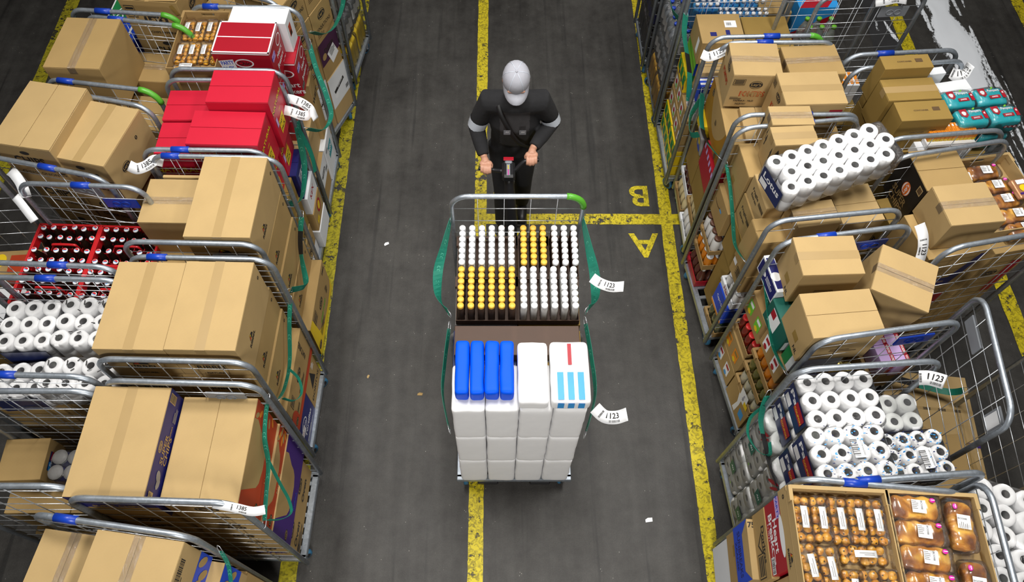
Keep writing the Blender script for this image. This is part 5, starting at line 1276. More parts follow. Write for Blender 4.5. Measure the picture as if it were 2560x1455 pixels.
# --- third right cage
def prn(F): F['F'].lines(.1, -.1, .16, 2, .018, BROWNINK); F['L'].tilt(.1, -.15, .06, .05, 0, K3); F['L'].text(.3, -.35, .03, 'NL', INK)
carton('plain tan carton, near one on top of the third right cage', 1.615, 2.00, 1.70, 1.965, 1.37, 1.655, 5, K1, 'x', None, prn, gap=.002)
carton('plain tan carton, far one on top of the third right cage', 1.625, 1.96, 2.04, 2.285, 1.41, 1.70, 2, K1, 'x', 'brown', prn, gap=.002)
carton('tan carton tilted and turned, with glossy tape, on the third right cage', 2.02, 2.335, 1.925, 2.225, 1.38, 1.66, -24, K1, 'x', 'clear', None, tilt=(R(4), R(6)))
carton('tan carton under the tilted one in the third right cage', 2.03, 2.33, 1.98, 2.30, .80, 1.34, 8, K2, 'x')
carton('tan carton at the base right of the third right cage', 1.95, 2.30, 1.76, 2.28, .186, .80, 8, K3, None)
def lil(lab, x, y, z, rot):
    def pr(F):
        T = F['T']; T.rect(.22, .5, -.5, .5, DKRED); T.text(.36, .0, .014, 'VOORDEEL', WHITE, -90, w=.055); F['F'].rect(.2, .5, -.5, .5, DKRED)
    return carton(lab, x - .043, x + .043, y - .032, y + .032, z, z + .15, rot, LILAC, None, None, pr, name='lilac_pack', cat='pack', group='lilac packs in the third right cage')
for i in range(2):
    for j in range(4):
        lil('lilac pack with red band, %s of the %s column beside the tilted carton' % (('nearest', 'second', 'third', 'farthest')[j], ('left', 'right')[i]), 2.275 - .0 + .0875 * i - .012 * j + .0, 1.80 + .066 * j, .99, 8)
carton('tan tray carton under the lilac packs of the third right cage', 2.20, 2.385, 1.765, 1.955, .806, .988, 8, KT, None)
for i, (x, y) in enumerate(((2.115, 1.79), (2.17, 1.80), (2.15, 1.86), (2.09, 1.87))):
    m = MB(); m.lathe([(.03, 0), (.031, .003), (.031, .098), (.029, .1), (.028, .097)], GOLD, 18); o = m.build('food_can', None, (x, y, .81)); tag(o, 'gold topped can between the near carton and the lilac packs', 'can', 'gold cans in the third right cage')
# aisle face, far column
def prb(F): F['T'].rect(-.4, .4, -.42, .42, NAVY); F['L'].rect(-.46, .46, -.4, .4, NAVY); F['L'].ell(-.2, .0, .03, .02, WHITE); F['L'].lines(.15, .1, .1, 3, .014, WHITE); F['T'].ell(-.1, -.1, .03, .03, WHITE)
carton('white carton with navy label leaning at the top of the third right cage', 1.575, 1.632, 2.09, 2.34, 1.29, 1.43, 8, WHITEBOX, None, None, prb, name='printed_box')
def pra(F): F['F'].rect(-.45, .45, -.4, .1, WHITE); F['F'].text(.3, .3, .035, 'ah', WHITE); F['L'].rect(-.3, .1, -.3, .4, WHITE); F['L'].tilt(-.2, .2, .05, .06, 0, DKRED)
carton('dark green and white carton squeezed under the near tan carton', 1.60, 1.85, 1.85, 2.10, 1.17, 1.37, 8, DKGRN, None, None, pra, name='printed_box')
carton('tan filler carton behind the far tan carton', 1.64, 1.96, 2.11, 2.31, 1.09, 1.41, 6, K2, None)
def prp(c1, c2, c3):
    def f(F):
        for s in (-.27, .2): F['L'].tilt(s, .0, .07, .11, 4, c1); F['L'].tilt(s, .12, .05, .03, 4, c2); F['L'].ell(s, -.2, .02, .02, c3)
    return f
W3 = 'far aisle column, third right cage'; W3n = 'near aisle column, third right cage'
carton('tan tray carton of green and yellow packs, upper %s' % W3, 1.61, 1.95, 2.05, 2.32, .87, 1.09, 8, KT, None, None, prp(LIME, WHITE, YELLOW))
jar_tray('red sauce jars', 'far aisle column, third right cage', 1.775, 2.19, 8, .33, .26, .62, .06, 3, 4, .030, .15, JARRD, CAPRED)
carton('tan carton of orange packs with a slot, %s' % W3, 1.60, 1.94, 2.05, 2.33, .41, .62, 8, K2, None, None, prp(ORANGE, K3, YELLOW))
carton('tan carton with flag printed window at the base, %s' % W3, 1.60, 1.94, 2.05, 2.33, .186, .41, 8, K2, None, None, prp(WHITE, DKRED, SKYB))
carton('tan carton with torn white opening at the base, %s' % W3n, 1.635, 1.94, 1.735, 2.03, .186, .42, 8, K2, None, None, lambda F: (F['L'].poly([(-.1, .5), (.0, .1), (-.05, -.4), (.08, -.4), (.1, .1), (.08, .5)], WHITE), F['L'].tilt(.3, 0, .06, .08, 10, SKYB)))
jar_tray('white bean jars', 'near aisle column, third right cage', 1.785, 1.88, 8, .30, .28, .42, .05, 3, 4, .034, .16, JARWH, LIDG, prints=lambda f: (f.tilt(.1, .2, .10, .12, 10, WHITE), f.text(.1, .1, .03, 'alpro', NAVY, 90), f.tilt(.28, -.3, .05, .05, 10, YELLOW)))
jar_tray('olive jars', 'above the bean jars in the third right cage', 1.785, 1.88, 8, .30, .28, .62, .05, 3, 4, .032, .14, JAROL, GOLD)
jar_tray('orange jars', 'above the olive jars in the third right cage', 1.785, 1.885, 8, .30, .28, .80, .05, 3, 4, .032, .15, JAROR, LIDO)
carton('tan tray carton of red and white packs, upper %s' % W3n, 1.63, 1.94, 1.74, 2.03, .97, 1.16, 8, KT, None, None, prp(WHITE, DKRED, DKRED))
carton('white and green carton on the aisle edge under the near tan carton', 1.655, 1.95, 1.735, 1.84, 1.16, 1.37, 8, WHITEBOX, None, None, lambda F: F['L'].rect(-.5, .1, -.5, .5, GREEN), name='printed_box')

# --- fourth right cage
o = roll_pack('navy banded toilet roll pack lying tilted on top of the fourth right cage', (1.905, 2.735, 1.655), (R(4), R(-5), R(19)), 7, 3, 2, .0485, .10, NAVYF, hexa=True, word='Lotus', ends=True, name='toilet_roll_pack')
def prx(F):
    F['T'].tilt(.12, -.1, .09, .003, 38, NAVY); F['T'].tilt(.12, -.1, .09, .003, -38, NAVY)
    for f in ('F', 'L'):
        for s in (-.38, .38): F[f].poly([(s - .03, -.05), (s + .03, -.05), (s + .03, .12), (s + .07, .12), (s, .34), (s - .07, .12), (s - .03, .12)], INK)
    F['F'].text(0, .12, .018, 'FRAGILE', INK)
carton('small tan carton with a pen cross, near one on the fourth right cage', 1.625, 1.885, 2.90, 3.045, 1.50, 1.74, 3, K1, 'x', 'brown', prx)
carton('small tan carton with a pen cross, far one on the fourth right cage', 1.64, 1.895, 3.055, 3.205, 1.49, 1.74, 1, K1, 'x', 'clear', prx)
for i in range(4):
    carton('narrow tan carton, %s of four in a row behind the roll pack' % ('first', 'second', 'third', 'fourth')[i], 1.955 + .075 * i, 2.028 + .075 * i, 2.98, 3.12, 1.22, 1.55, 5, K2, 'y', None, None, group='narrow tan cartons on the fourth right cage')
carton('tan carton under the narrow row in the fourth right cage', 1.94, 2.26, 2.80, 3.12, .60, 1.22, 6, K2, None)
carton('tan carton with open flap under the right end of the roll pack', 2.01, 2.27, 2.52, 2.79, 1.22, 1.50, 8, K1, 'x', None, lambda F: (F['L'].lines(.1, .1, .1, 3, .02), F['F'].lines(0, .2, .12, 2, .02)), gap=.003)
carton('tan carton at the right middle of the fourth right cage', 1.96, 2.28, 2.49, 2.79, .60, 1.22, 6, K3, 'x')
carton('tan carton at the base right of the fourth right cage', 1.90, 2.28, 2.50, 3.10, .186, .60, 6, K3, None)
def prf(F): F['L'].text(-.1, .12, .035, 'Fragile', INK, 0, w=.10); F['L'].text(-.1, -.1, .026, 'Eieren', INK); F['L'].bars(.3, .1, .08, .03, INK)
carton('large plain tan carton leaning at the far aisle corner of the fourth cage', 1.53, 1.80, 2.87, 3.135, 1.12, 1.49, 5, K2, 'y', None, lambda F: F['L'].tilt(-.1, -.1, .05, .05, 0, K3))
carton('tan carton with Fragile print in the middle of the fourth cage aisle face', 1.57, 1.86, 2.60, 2.86, 1.36, 1.54, 6, K1, 'y', None, prf)
carton('tan carton with print and slot under the Fragile carton', 1.56, 1.86, 2.63, 2.86, 1.12, 1.36, 6, K2, None, None, prf)
carton('tan carton with folded flaps at the near aisle corner of the fourth cage', 1.535, 1.84, 2.42, 2.60, 1.06, 1.44, 7, K2, 'x', None, None, gap=.01, lift=.05)
carton('small tan carton under the left end of the roll pack', 1.70, 1.96, 2.43, 2.595, 1.44, 1.60, 8, K1, 'x', 'clear')
W4 = 'far aisle column, fourth right cage'; W4n = 'near aisle column, fourth right cage'
def prsm(F): F['L'].ell(-.15, .1, .05, .02, BROWNINK); F['L'].ell(-.15, .13, .045, .016, K2); F['L'].tilt(.12, .1, .035, .02, 0, SKYB)
carton('tan smile print carton, %s' % W4, 1.50, 1.80, 2.86, 3.12, .86, 1.12, 5, K2, None, None, prsm)
jar_tray('brown bottles', W4, 1.625, 2.98, 5, .28, .26, .19, .07, 3, 4, .031, .20, BROWNP, WHITE, True, DKRED)
jar_tray('orange fruit pots', 'above the brown bottles of the fourth right cage', 1.625, 2.98, 5, .28, .26, .43, .06, 3, 4, .031, .14, JAROR, WHITE)
jar_tray('white brown pots', 'below the smile carton of the fourth right cage', 1.625, 2.98, 5, .28, .26, .63, .05, 3, 4, .031, .17, TUBW, plain('brown_lid', (.12, .05, .03), .35))
carton('open tan carton with printed sides, %s' % W4n, 1.56, 1.85, 2.42, 2.62, .86, 1.06, 7, K2, 'x', None, lambda F: (F['L'].block(.1, 0, .09, .08), F['L'].tilt(-.35, .2, .05, .06, 0, WHITE)), gap=.012)
carton('plain tan carton behind the open printed carton of the fourth cage', 1.56, 1.86, 2.625, 2.85, .80, 1.12, 6, K3, None)
jar_tray('white dessert pots', W4n, 1.71, 2.53, 7, .28, .22, .63, .07, 3, 3, .033, .15, TUBW, WHITE, prints=lambda f: (f.rect(-.5, .5, -.45, .45, WHITE), f.text(0, .05, .035, 'Hero', DKRED)), mat=WHITEBOX)
carton('bright blue drink carton, %s' % W4n, 1.56, 1.86, 2.43, 2.64, .40, .63, 7, BLUE, None, None, lambda F: (F['L'].rect(-.5, .5, -.5, -.38, ORANGE), F['L'].text(0, .1, .04, 'Capri-Sun', WHITE, 0, w=.13), F['L'].ell(.3, -.1, .03, .03, SKYB), F['L'].rect(-.5, .5, -.38, -.34, WHITE)), name='printed_box')
jar_tray('grey green jars', 'base near corner, fourth right cage', 1.70, 2.535, 7, .28, .22, .19, .06, 3, 3, .034, .17, JARGR, LIDG)
carton('tan carton between the aisle columns of the fourth right cage', 1.58, 1.87, 2.66, 2.83, .186, .80, 6, K3, None)

# --- fifth right cage
def prp4(F):
    F['F'].lays(.02, .22, .042); F['F'].text(-.0, -.06, .046, 'POMTIPS', ORED, 0, w=.16); F['F'].text(0, -.06, .037, 'POMTIPS', K2, 0, w=.145); F['F'].block(-.34, .3, .075, .05); F['F'].text(-.12, -.28, .014, 'PAPRIKA - NLD', INK); F['F'].text(-.16, -.38, .014, 'NLBVI07', INK); F['F'].lines(-.3, -.18, .08, 3, .008)
    F['L'].lays(.05, .3, .036); F['L'].text(.0, .0, .042, 'POMTIPS', ORED, 0, w=.15); F['L'].block(-.4, .4, .05, .06); F['T'].text(.1, .2, .012, 'POMTIPS', ORED)
carton('tan crisps carton with orange lettering and glossy tape, far left on the fifth cage', 1.50, 1.81, 3.50, 3.79, 1.42, 1.70, -2, K1, 'x', 'clear', prp4, gap=.002)
carton('tan carton with torn clear tape, far right on the fifth right cage', 1.865, 2.225, 3.55, 3.82, 1.33, 1.655, 4, K2, 'x', 'clear', lambda F: F['F'].ell(.35, .2, .03, .015, INK), gap=.003)
def prp5(F):
    F['T'].tilt(.12, -.05, .09, .03, 3, ORED); F['T'].text(.12, -.05, .016, 'BOLOGNESE', K1, 3, w=.075); F['F'].tilt(-.36, .2, .06, .07, 0, DKRED); F['F'].tilt(.36, .2, .08, .08, 0, DKRED); F['F'].ell(.36, .2, .03, .02, INK)
    F['L'].lays(.05, .3, .04); F['L'].text(.1, -.05, .045, 'KNAKS', ORED, 0, w=.14); F['L'].text(.1, -.28, .045, 'CHIPS', ORED, 0, w=.13); F['L'].block(-.36, .36, .05, .05)
carton('tan crisps carton with a red stamp on its lid, near on the fifth right cage', 1.745, 2.125, 3.215, 3.485, 1.44, 1.745, 2, K1, 'x', 'brown', prp5, gap=.0016)
def pry(F):
    L_ = F['L']; L_.rect(-.5, .5, -.5, .5, plain('amber_print', (.34, .16, .010), .5)); pts = []
    for i in range(22):
        a = math.pi * i / 21; pts.append((-.36 + .72 * i / 21, .5 - .78 * math.sin(a) ** .7))
    L_.poly(pts, K2); L_.lays(.43, -.05, .035, 90); L_.lays(-.36, .30, .03, 90); L_.lays(.28, -.40, .03, 90); L_.lines(0, .1, .04, 4, .01)
carton('tan crisps carton with amber arch on the fifth right cage aisle face', 1.49, 1.78, 3.20, 3.80, 1.10, 1.40, 0, K2, None, None, pry)
carton('tan carton with a brown cartoonless stamp on its lid below the near one'.replace(' cartoonless', ''), 1.60, 1.80, 3.21, 3.49, 1.401, 1.43, 0, K1, 'y', None, lambda F: None)
carton('tan carton in the middle of the fifth right cage, under the red stamped one', 1.80, 2.20, 3.21, 3.52, .80, 1.44, 1, K2, None)
carton('tan carton under the torn tape carton of the fifth right cage', 1.83, 2.21, 3.53, 3.81, .80, 1.33, 1, K2, None)
carton('tan carton at the base right of the fifth right cage', 1.83, 2.21, 3.22, 3.80, .186, .80, 1, K3, None)
W5 = 'far aisle column, fifth right cage'; W5n = 'near aisle column, fifth right cage'
carton('yellow snack carton, %s' % W5, 1.465, 1.75, 3.62, 3.79, .98, 1.10, 0, YELLOW, None, name='printed_box')
carton('dark red carton with white stripes %s' % W5n, 1.465, 1.76, 3.20, 3.50, .86, 1.10, 0, DKRED, None, None, lambda F: [F['L'].rect(-.45 + .18 * i, -.36 + .18 * i, .3, .5, LILAC) for i in range(6)], name='printed_box')
carton('plain tan carton %s' % W5n, 1.475, 1.76, 3.20, 3.50, .58, .86, 0, K3, None)
carton('plain tan carton %s' % W5, 1.48, 1.76, 3.52, 3.80, .55, .86, 0, K3, None)
o = crisps_bag('blue and grey snack bag hanging out of the fifth right cage', (1.485, 3.60, .875), (R(8), 0, R(-90)), GREYB, BLUE)
carton('tan carton behind the blue and grey snack bag', 1.53, 1.76, 3.515, 3.80, .86, .975, 0, K2, None)
jar_tray('yellow topped pots', W5n, 1.62, 3.35, 0, .28, .28, .40, .06, 3, 4, .032, .16, TUBC, LIDY)
jar_tray('brown and white bottles', W5, 1.62, 3.66, 0, .28, .28, .38, .06, 3, 4, .032, .16, BROWNP, TUBW, False, WHITEBOX)
jar_tray('white bottles with navy caps', 'base ' + W5n, 1.615, 3.35, 0, .29, .28, .19, .05, 3, 4, .032, .19, TUBW, LIDN, True, WHITEBOX)
jar_tray('yellow white bottles', 'base ' + W5, 1.615, 3.66, 0, .29, .28, .19, .05, 3, 4, .032, .18, TUBC, WHITE, True, KT)

# --- sixth right cage
def prh(F):
    F['T'].tilt(-.2, -.2, .045, .04, 0, NAVY); F['T'].tilt(.14, -.15, .03, .05, 0, NAVY); F['T'].tilt(.24, .14, .085, .07, 0, WHITE); F['T'].bars(.2, .14, .035, .03, INK); F['L'].tilt(.2, 0, .05, .12, 0, WHITE)
carton('tan carton with lid holes and bar-code label on the sixth right cage', 1.45, 1.76, 4.13, 4.43, 1.20, 1.40, 1, K2, None, None, prh)
carton('tan carton on the far right of the sixth right cage', 1.80, 2.13, 4.0, 4.48, .70, 1.33, 1, K3, 'x')
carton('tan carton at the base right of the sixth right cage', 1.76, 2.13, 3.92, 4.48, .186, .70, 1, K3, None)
carton('bright blue and green box under the holed carton', 1.46, 1.78, 4.16, 4.46, 1.0, 1.20, 1, BLUE, None, None, lambda F: (F['F'].rect(-.5, .5, -.5, -.2, GREEN), F['L'].rect(-.5, .5, -.5, .5, LIME)), name='printed_box')
carton('plain tan carton in front of the blue and green box', 1.47, 1.72, 4.00, 4.13, 1.0, 1.24, 1, K1, 'x')
def prst(F):
    for i in range(2): F['T'].rect(-.5, .5, -.30 + .45 * i, -.08 + .45 * i, WHITE)
    for i in range(2): F['F'].rect(-.5, .5, -.5, .1, WHITE)
m0 = carton('blue and white striped film pack on the sixth right cage aisle face', 1.46, 1.73, 3.91, 4.0, 1.02, 1.20, 1, BLUE, None, None, prst, name='striped_pack', cat='pack')
carton('white carton under the striped pack of the sixth right cage', 1.455, 1.73, 3.91, 4.10, .84, 1.0, 1, WHITEBOX, None, name='printed_box')
def pryel(F):
    for i in range(3): F['L'].tilt(-.32 + .32 * i, .05, .06, .09, 0, GREEN); F['L'].ell(-.2 + .32 * i, -.25, .014, .02, NAVY)
    for i in range(6): F['L'].tilt(-.42 + .17 * i, .38, .03, .03, 45, LIME)
def prfood(F):
    for s in (-.25, .25): F['L'].tilt(s, 0, .08, .10, 0, WHITE); F['L'].ell(s, 0, .025, .03, DKRED); F['L'].ell(s + .05, -.15, .02, .02, LIME)
for q, (y0, y1, lab) in enumerate(((3.91, 4.19, 'near'), (4.20, 4.48, 'far'))):
    for k, (z0, z1) in enumerate(((.186, .34), (.34, .49))):
        carton('yellow and green tea box, %s %s on the sixth right cage aisle face' % (('bottom', 'second')[k], lab), 1.425, 1.72, y0, y1, z0, z1, 1, YELLOW, None, None, pryel, name='printed_box', group='yellow and green tea boxes on the sixth right cage')
    carton('tan carton with round food pictures, %s on the sixth right cage' % lab, 1.435, 1.73, y0, y1, .49, .67, 1, K2, None, None, prfood)
    carton('tan carton with pale food pictures, upper %s on the sixth right cage' % lab, 1.44, 1.735, y0, y1, .67, .84, 1, K2, None, None, prfood)
carton('upper yellow and green tea box at the far side of the sixth right cage', 1.435, 1.73, 4.20, 4.48, .84, 1.0, 1, YELLOW, None, None, pryel, name='printed_box')

# --- seventh right cage: bottles; eighth: dark drinks
gbp = 'bottle packs in the seventh right cage'
for k, (z, bd, cm, lb, nm) in enumerate(((.187, plain('juice', (.62, .34, .03), .2, coat=.5), ORANGE, None, 'orange juice'), (.47, PET, CAPRED, WHITE, 'red labelled clear'), (.76, PET, BLUEP, WHITE, 'blue capped water'))):
    for q in range(2):
        bottle_pack('%s bottle pack, %s side of the seventh right cage' % (nm, ('near', 'far')[q]), (1.50 - .0 * k, 4.75 + .265 * q, z), (0, 0, R(1)), 3, 3, bd, cm, .28, .040, lb, gbp)
carton('tan carton behind the bottles of the seventh right cage', 1.66, 2.11, 4.65, 5.12, .186, .96, 1, K3, None)
WATERL = plain('water_label', (.03, .32, .72), .25, var=.3, scale=30, coat=.5)
for i in range(3):
    o = bottle_pack('blue labelled water pack, %s of three behind the sixth cage wires' % ('left', 'middle', 'right')[i], (1.60 + .20 * i, 4.72, 1.05 if i == 0 else .965), (0, 0, 0), 4, 2, WATERL, WHITE, .22, .0245, None, 'blue water packs in the seventh right cage', neck=.012)
    o = bottle_pack('blue labelled water pack, %s of three in the second row back' % ('left', 'middle', 'right')[i], (1.60 + .20 * i, 4.86, 1.05 if i == 0 else .965), (0, 0, 0), 4, 2, WATERL, WHITE, .22, .0245, None, 'blue water packs in the seventh right cage', neck=.012)
carton('grey carton behind the water packs at the top edge', 1.60, 1.98, 4.95, 5.14, .965, 1.32, 0, GREYB, 'x')
carton('yellow and navy cocoa pack standing right of the water packs', 2.0, 2.10, 4.97, 5.1, .965, 1.30, 0, YELLOW, None, None, lambda F: (F['F'].rect(-.4, .4, .1, .35, NAVY), F['F'].ell(0, -.2, .03, .04, DKRED), F['T'].rect(-.5, .5, -.5, -.2, NAVY)), name='printed_box')
DARKB = plain('dark_drink', (.010, .008, .009), .15, coat=.5)
for k, z in enumerate((.187, .50)):
    for q in range(2):
        bottle_pack('dark drink bottle pack, %s %s of the eighth right cage' % (('lower', 'upper')[k], ('near', 'far')[q]), (1.47, 5.42 + .25 * q, z), (0, 0, R(1)), 3, 3, DARKB, DARKP, .30, .040, NAVY if k else None, 'dark bottle packs in the eighth right cage')
bottle_pack('clear bottle pack on top near side of the eighth right cage', (1.47, 5.42, .82), (0, 0, R(1)), 3, 3, PET, WHITE, .30, .040, GREYB)
carton('tan carton behind the dark bottles of the eighth right cage', 1.62, 2.08, 5.30, 5.78, .186, 1.1, 1, K3, None)
# ------------------------------------------------------------------ RIGHT OUTER ROW
GQ = 'roll cages in the outer row on the right'
cage('roll cage at the lower right corner, turned sideways around toilet rolls', 2.55, .545, 86.5, w=.77, d=.60, sleeve=(None, -.20), group=GQ)
cage('empty roll cage turned sideways, with flattened cartons inside, right edge', 2.845, 1.555, 84, w=.72, d=.62, sleeve=(None, None), plate=(0, 'grey'), group=GQ)
cage('roll cage at the right edge holding brioche and a black carton', 2.785, 2.615, 11, w=.76, d=.64, sleeve=(None, None), group=GQ)
cage('roll cage holding three brown cartons and teal nappy packs', 2.685, 3.335, 6, w=.76, d=.58, sleeve=(None, .05), group=GQ)
cage('half empty roll cage behind the three brown cartons', 2.625, 4.02, 4, w=.76, d=.56, sleeve=(-.13, None), plate=(0, 'grey'), group=GQ)
cage('roll cage with lime capped water bottles at the top', 2.33, 4.66, 3, w=.66, d=.58, sleeve=(None, None), group=GQ)

# lower right corner: toilet rolls with ends up
gz = 'toilet roll packs in the lower right corner cage'
for i, (x, y, z, a) in enumerate(((2.45, .84, 1.24, -18), (2.79, .78, 1.22, 8), (2.445, .53, 1.24, -12), (2.77, .46, 1.22, 6), (2.45, .22, 1.24, -8))):
    roll_pack('clear-wrapped toilet roll pack at the lower right corner, %s' % ('far left one', 'far right one', 'middle left one', 'middle right one', 'near left one')[i], (x, y, z), (0, 0, R(a)), 3, 3, 2, .053, .105, NAVYF if i % 2 else None, group=gz, hexa=False)
carton('tan carton stack filler under the corner toilet rolls, left', 2.28, 2.60, .20, .90, .186, 1.235, 0, K3, None)
carton('tan carton stack filler under the corner toilet rolls, right', 2.62, 2.84, .20, .90, .186, 1.215, 0, K3, None)
# sideways empty cage: flattened cartons
fb = MB(); fb.box(-.30, .30, -.40, .40, 0, .012, K1, .002)
f = Face(fb, (0, 0, .012), (1, 0, 0), (0, 1, 0), .6, .8); f.rect(-.46, .5, .16, .185, TAPE); f.rect(-.5, .5, -.15, -.11, PURPLE); f.ell(.36, -.13, .05, .012, K3); f.rect(-.5, .5, -.37, -.366, BROWNINK); f.ell(-.1, -.02, .02, .02, K2)
for i in range(5): f.bars(-.36 + .17 * i, .17, .05, .02, INK)
o = fb.build('flattened_carton', None, (2.985, 1.72, .186), (0, 0, R(-6))); tag(o, 'flattened tan carton with bar-code tape and a purple stripe inside the sideways cage', 'box')
fb = MB(); fb.box(-.27, .27, -.25, .25, 0, .012, K2, .002); o = fb.build('flattened_carton', None, (2.93, 1.40, .20), (0, 0, R(5))); tag(o, 'plain flattened tan carton lying over the purple striped one', 'box')

# right edge cage
carton('large tan carton with open seam on the right edge cage', 2.50, 2.815, 2.37, 2.645, 1.46, 1.70, 6, K1, 'x', 'clear', None, gap=.002)
def pr(F):
    L_ = F['L']; L_.lays(.05, .05, .05, 90, plain('hot_orange', (.75, .16, .02), .5), WHITE); L_.text(.0, -.18, .05, 'SUPER', K2, 0, w=.17); L_.text(.0, -.36, .05, 'CHIPS', K2, 0, w=.17); L_.tilt(.36, .34, .045, .055, 0, K1); L_.tilt(.36, .34, .035, .04, 0, BROWNINK)
carton('black sided crisps carton with tan lid on the right edge cage', 2.505, 2.80, 2.685, 2.985, 1.26, 1.60, 6, K2, 'x', None, pr, side={'L': BLACKB, 'F': BLACKB}, gap=.004)
t2 = tray('board tray of brioche loaves on the right edge cage', 2.815, 3.215, 2.46, 2.99, 1.42, 1.52, 10, K1)
gq = 'bagged brioche loaves in the right edge tray'
for i, (x, y, a) in enumerate(((2.985, 2.90, 8), (3.02, 2.79, 10), (3.04, 2.685, 12), (3.075, 2.58, 10), (3.09, 2.48, 12))):
    brioche('glazed brioche loaf, %s from the far end of the right edge tray' % ('first', 'second', 'third', 'fourth', 'fifth')[i], (x, y, 1.432), (0, 0, R(a)), .20, .10, .07, gq)
brioche('glazed brioche loaf half hidden behind the black sided carton', (2.86, 2.845, 1.432), (0, 0, R(94)), .18, .07, .065, gq, clip=0)
cp = plain('copper_wrap', (.50, .24, .12), .28, metal=.4)
m = MB(); rbox(m, .10, .13, .035, .012, cp, 6, .004, 3); o = m.build('snack_pack', None, (3.135, 2.74, 1.512), (R(6), R(4), R(14))); tag(o, 'copper coloured biscuit pack lying on the brioche loaves', 'pack')
m = MB(); f = Face(m, (0, 0, .037), (1, 0, 0), (0, 1, 0), .1, .13); f.rect(-.3, .3, .2, .42, WHITE); f.ell(0, -.02, .028, .024, YELLOW); f.rect(-.42, .42, -.34, -.24, PURPLE); m.build('printed_panel', o)
def prn(F):
    Ff = F['F']; Ff.poly([(-.46, .3), (-.40, .3), (-.32, -.2), (.18, -.2), (.36, .42), (.46, .42), (.30, -.42), (-.46, -.42)], NAVY); Ff.text(.02, -.32, .022, 'NATUREL', K2)
carton('tan carton with navy bracket print behind the right edge cage wires', 2.46, 2.86, 2.32, 2.64, 1.06, 1.46, 11, K2, None, None, prn)
def prl2(F): F['F'].lays(-.1, .1, .05); F['F'].rect(.2, .42, -.3, .3, DKRED); F['L'].text(.2, -.1, .05, 'CHIPS', INK)
carton('tan crisps carton behind the wires below the brioche tray', 2.87, 3.14, 2.37, 2.90, .80, 1.42, 11, K2, None, None, prl2)
carton('tan crisps carton behind the wires under the navy bracket one', 2.46, 2.855, 2.32, 2.64, .62, 1.06, 11, K2, None, None, prl2)
carton('bottom left tan carton of the right edge cage', 2.45, 2.85, 2.31, 2.64, .186, .62, 11, K2, None, None, prl2)
carton('bottom right tan carton of the right edge cage', 2.87, 3.12, 2.38, 2.88, .186, .80, 11, K2, None)
carton('tan carton under the black sided crisps carton', 2.44, 2.78, 2.68, 2.90, .186, 1.26, 11, K3, None, None, lambda F: F['L'].text(.1, .3, .06, 'CHIPS', INK, 0, w=.16))

# three brown cartons and teal packs
def prk(F): F['T'].text(-.05, .0, .012, 'CONTAINER', BROWNINK); F['T'].tilt(.25, .05, .045, .03, 0, BROWNINK); F['F'].text(-.05, .1, .012, 'CONTAINER', BROWNINK); F['F'].tilt(.25, .1, .04, .035, 0, BROWNINK)
carton('olive brown carton, nearest of three in a row at upper right', 2.445, 2.765, 3.135, 3.29, 1.42, 1.70, 4, K3, None, None, prk)
carton('olive brown carton, middle of three in a row at upper right', 2.405, 2.74, 3.295, 3.475, 1.42, 1.70, 4, K3, 'x', 'brown', None)
carton('olive brown carton, farthest of three in a row at upper right', 2.40, 2.71, 3.485, 3.60, 1.50, 1.78, 4, K3, None, None, prk)
carton('brown carton under the three olive brown cartons, left', 2.43, 2.72, 3.12, 3.58, .78, 1.42, 6, K3, None, None, lambda F: F['L'].tilt(-.2, .3, .08, .08, 0, WHITE))
carton('brown carton under the farthest olive brown carton', 2.41, 2.70, 3.505, 3.575, 1.42, 1.50, 5, K3, None)
carton('brown carton at the base left of the nappy pack cage', 2.42, 2.74, 3.11, 3.58, .186, .78, 6, K3, None)
carton('plain white carton with a seam, beside the teal nappy packs', 2.83, 3.045, 3.375, 3.555, 1.36, 1.60, 11, WHITEBOX, 'x', None, name='printed_box')
carton('plain white carton behind the seamed white one at upper right', 2.76, 2.87, 3.56, 3.62, 1.36, 1.66, 9, WHITEBOX, None, name='printed_box')
m = MB(); m.box(-.155, .155, -.08, .08, 0, .035, WHITEBOX, .003); o = m.build('display_box', None, (2.82, 3.15, 1.50), (0, 0, R(4))); tag(o, 'white and orange display box of cookies in front of the brown cartons', 'box')
for i in range(12):
    m = MB(); m.box(-.0115, .0115, -.05, .05, 0, .055, ORANGE, .002); ff = Face(m, (0, 0, .055), (1, 0, 0), (0, 1, 0), .023, .1); ff.ell(0, .28, .006, .011, WHITE, 10); ff.tilt(0, -.1, .012, .02, 0, JAROR); f2 = Face(m, (0, -.05, .0275), (1, 0, 0), (0, 0, 1), .023, .055); f2.rect(-.45, .45, -.5, -.1, YELLOW)
    m.build('cookie_pack', o, (-.138 + .0252 * i, .01, .036), (0, 0, 0))
carton('white carton under the orange cookie display box', 2.62, 2.97, 3.07, 3.24, 1.20, 1.50, 5, WHITEBOX, None, None, lambda F: F['L'].rect(-.4, .4, -.5, -.1, DKRED), name='printed_box')
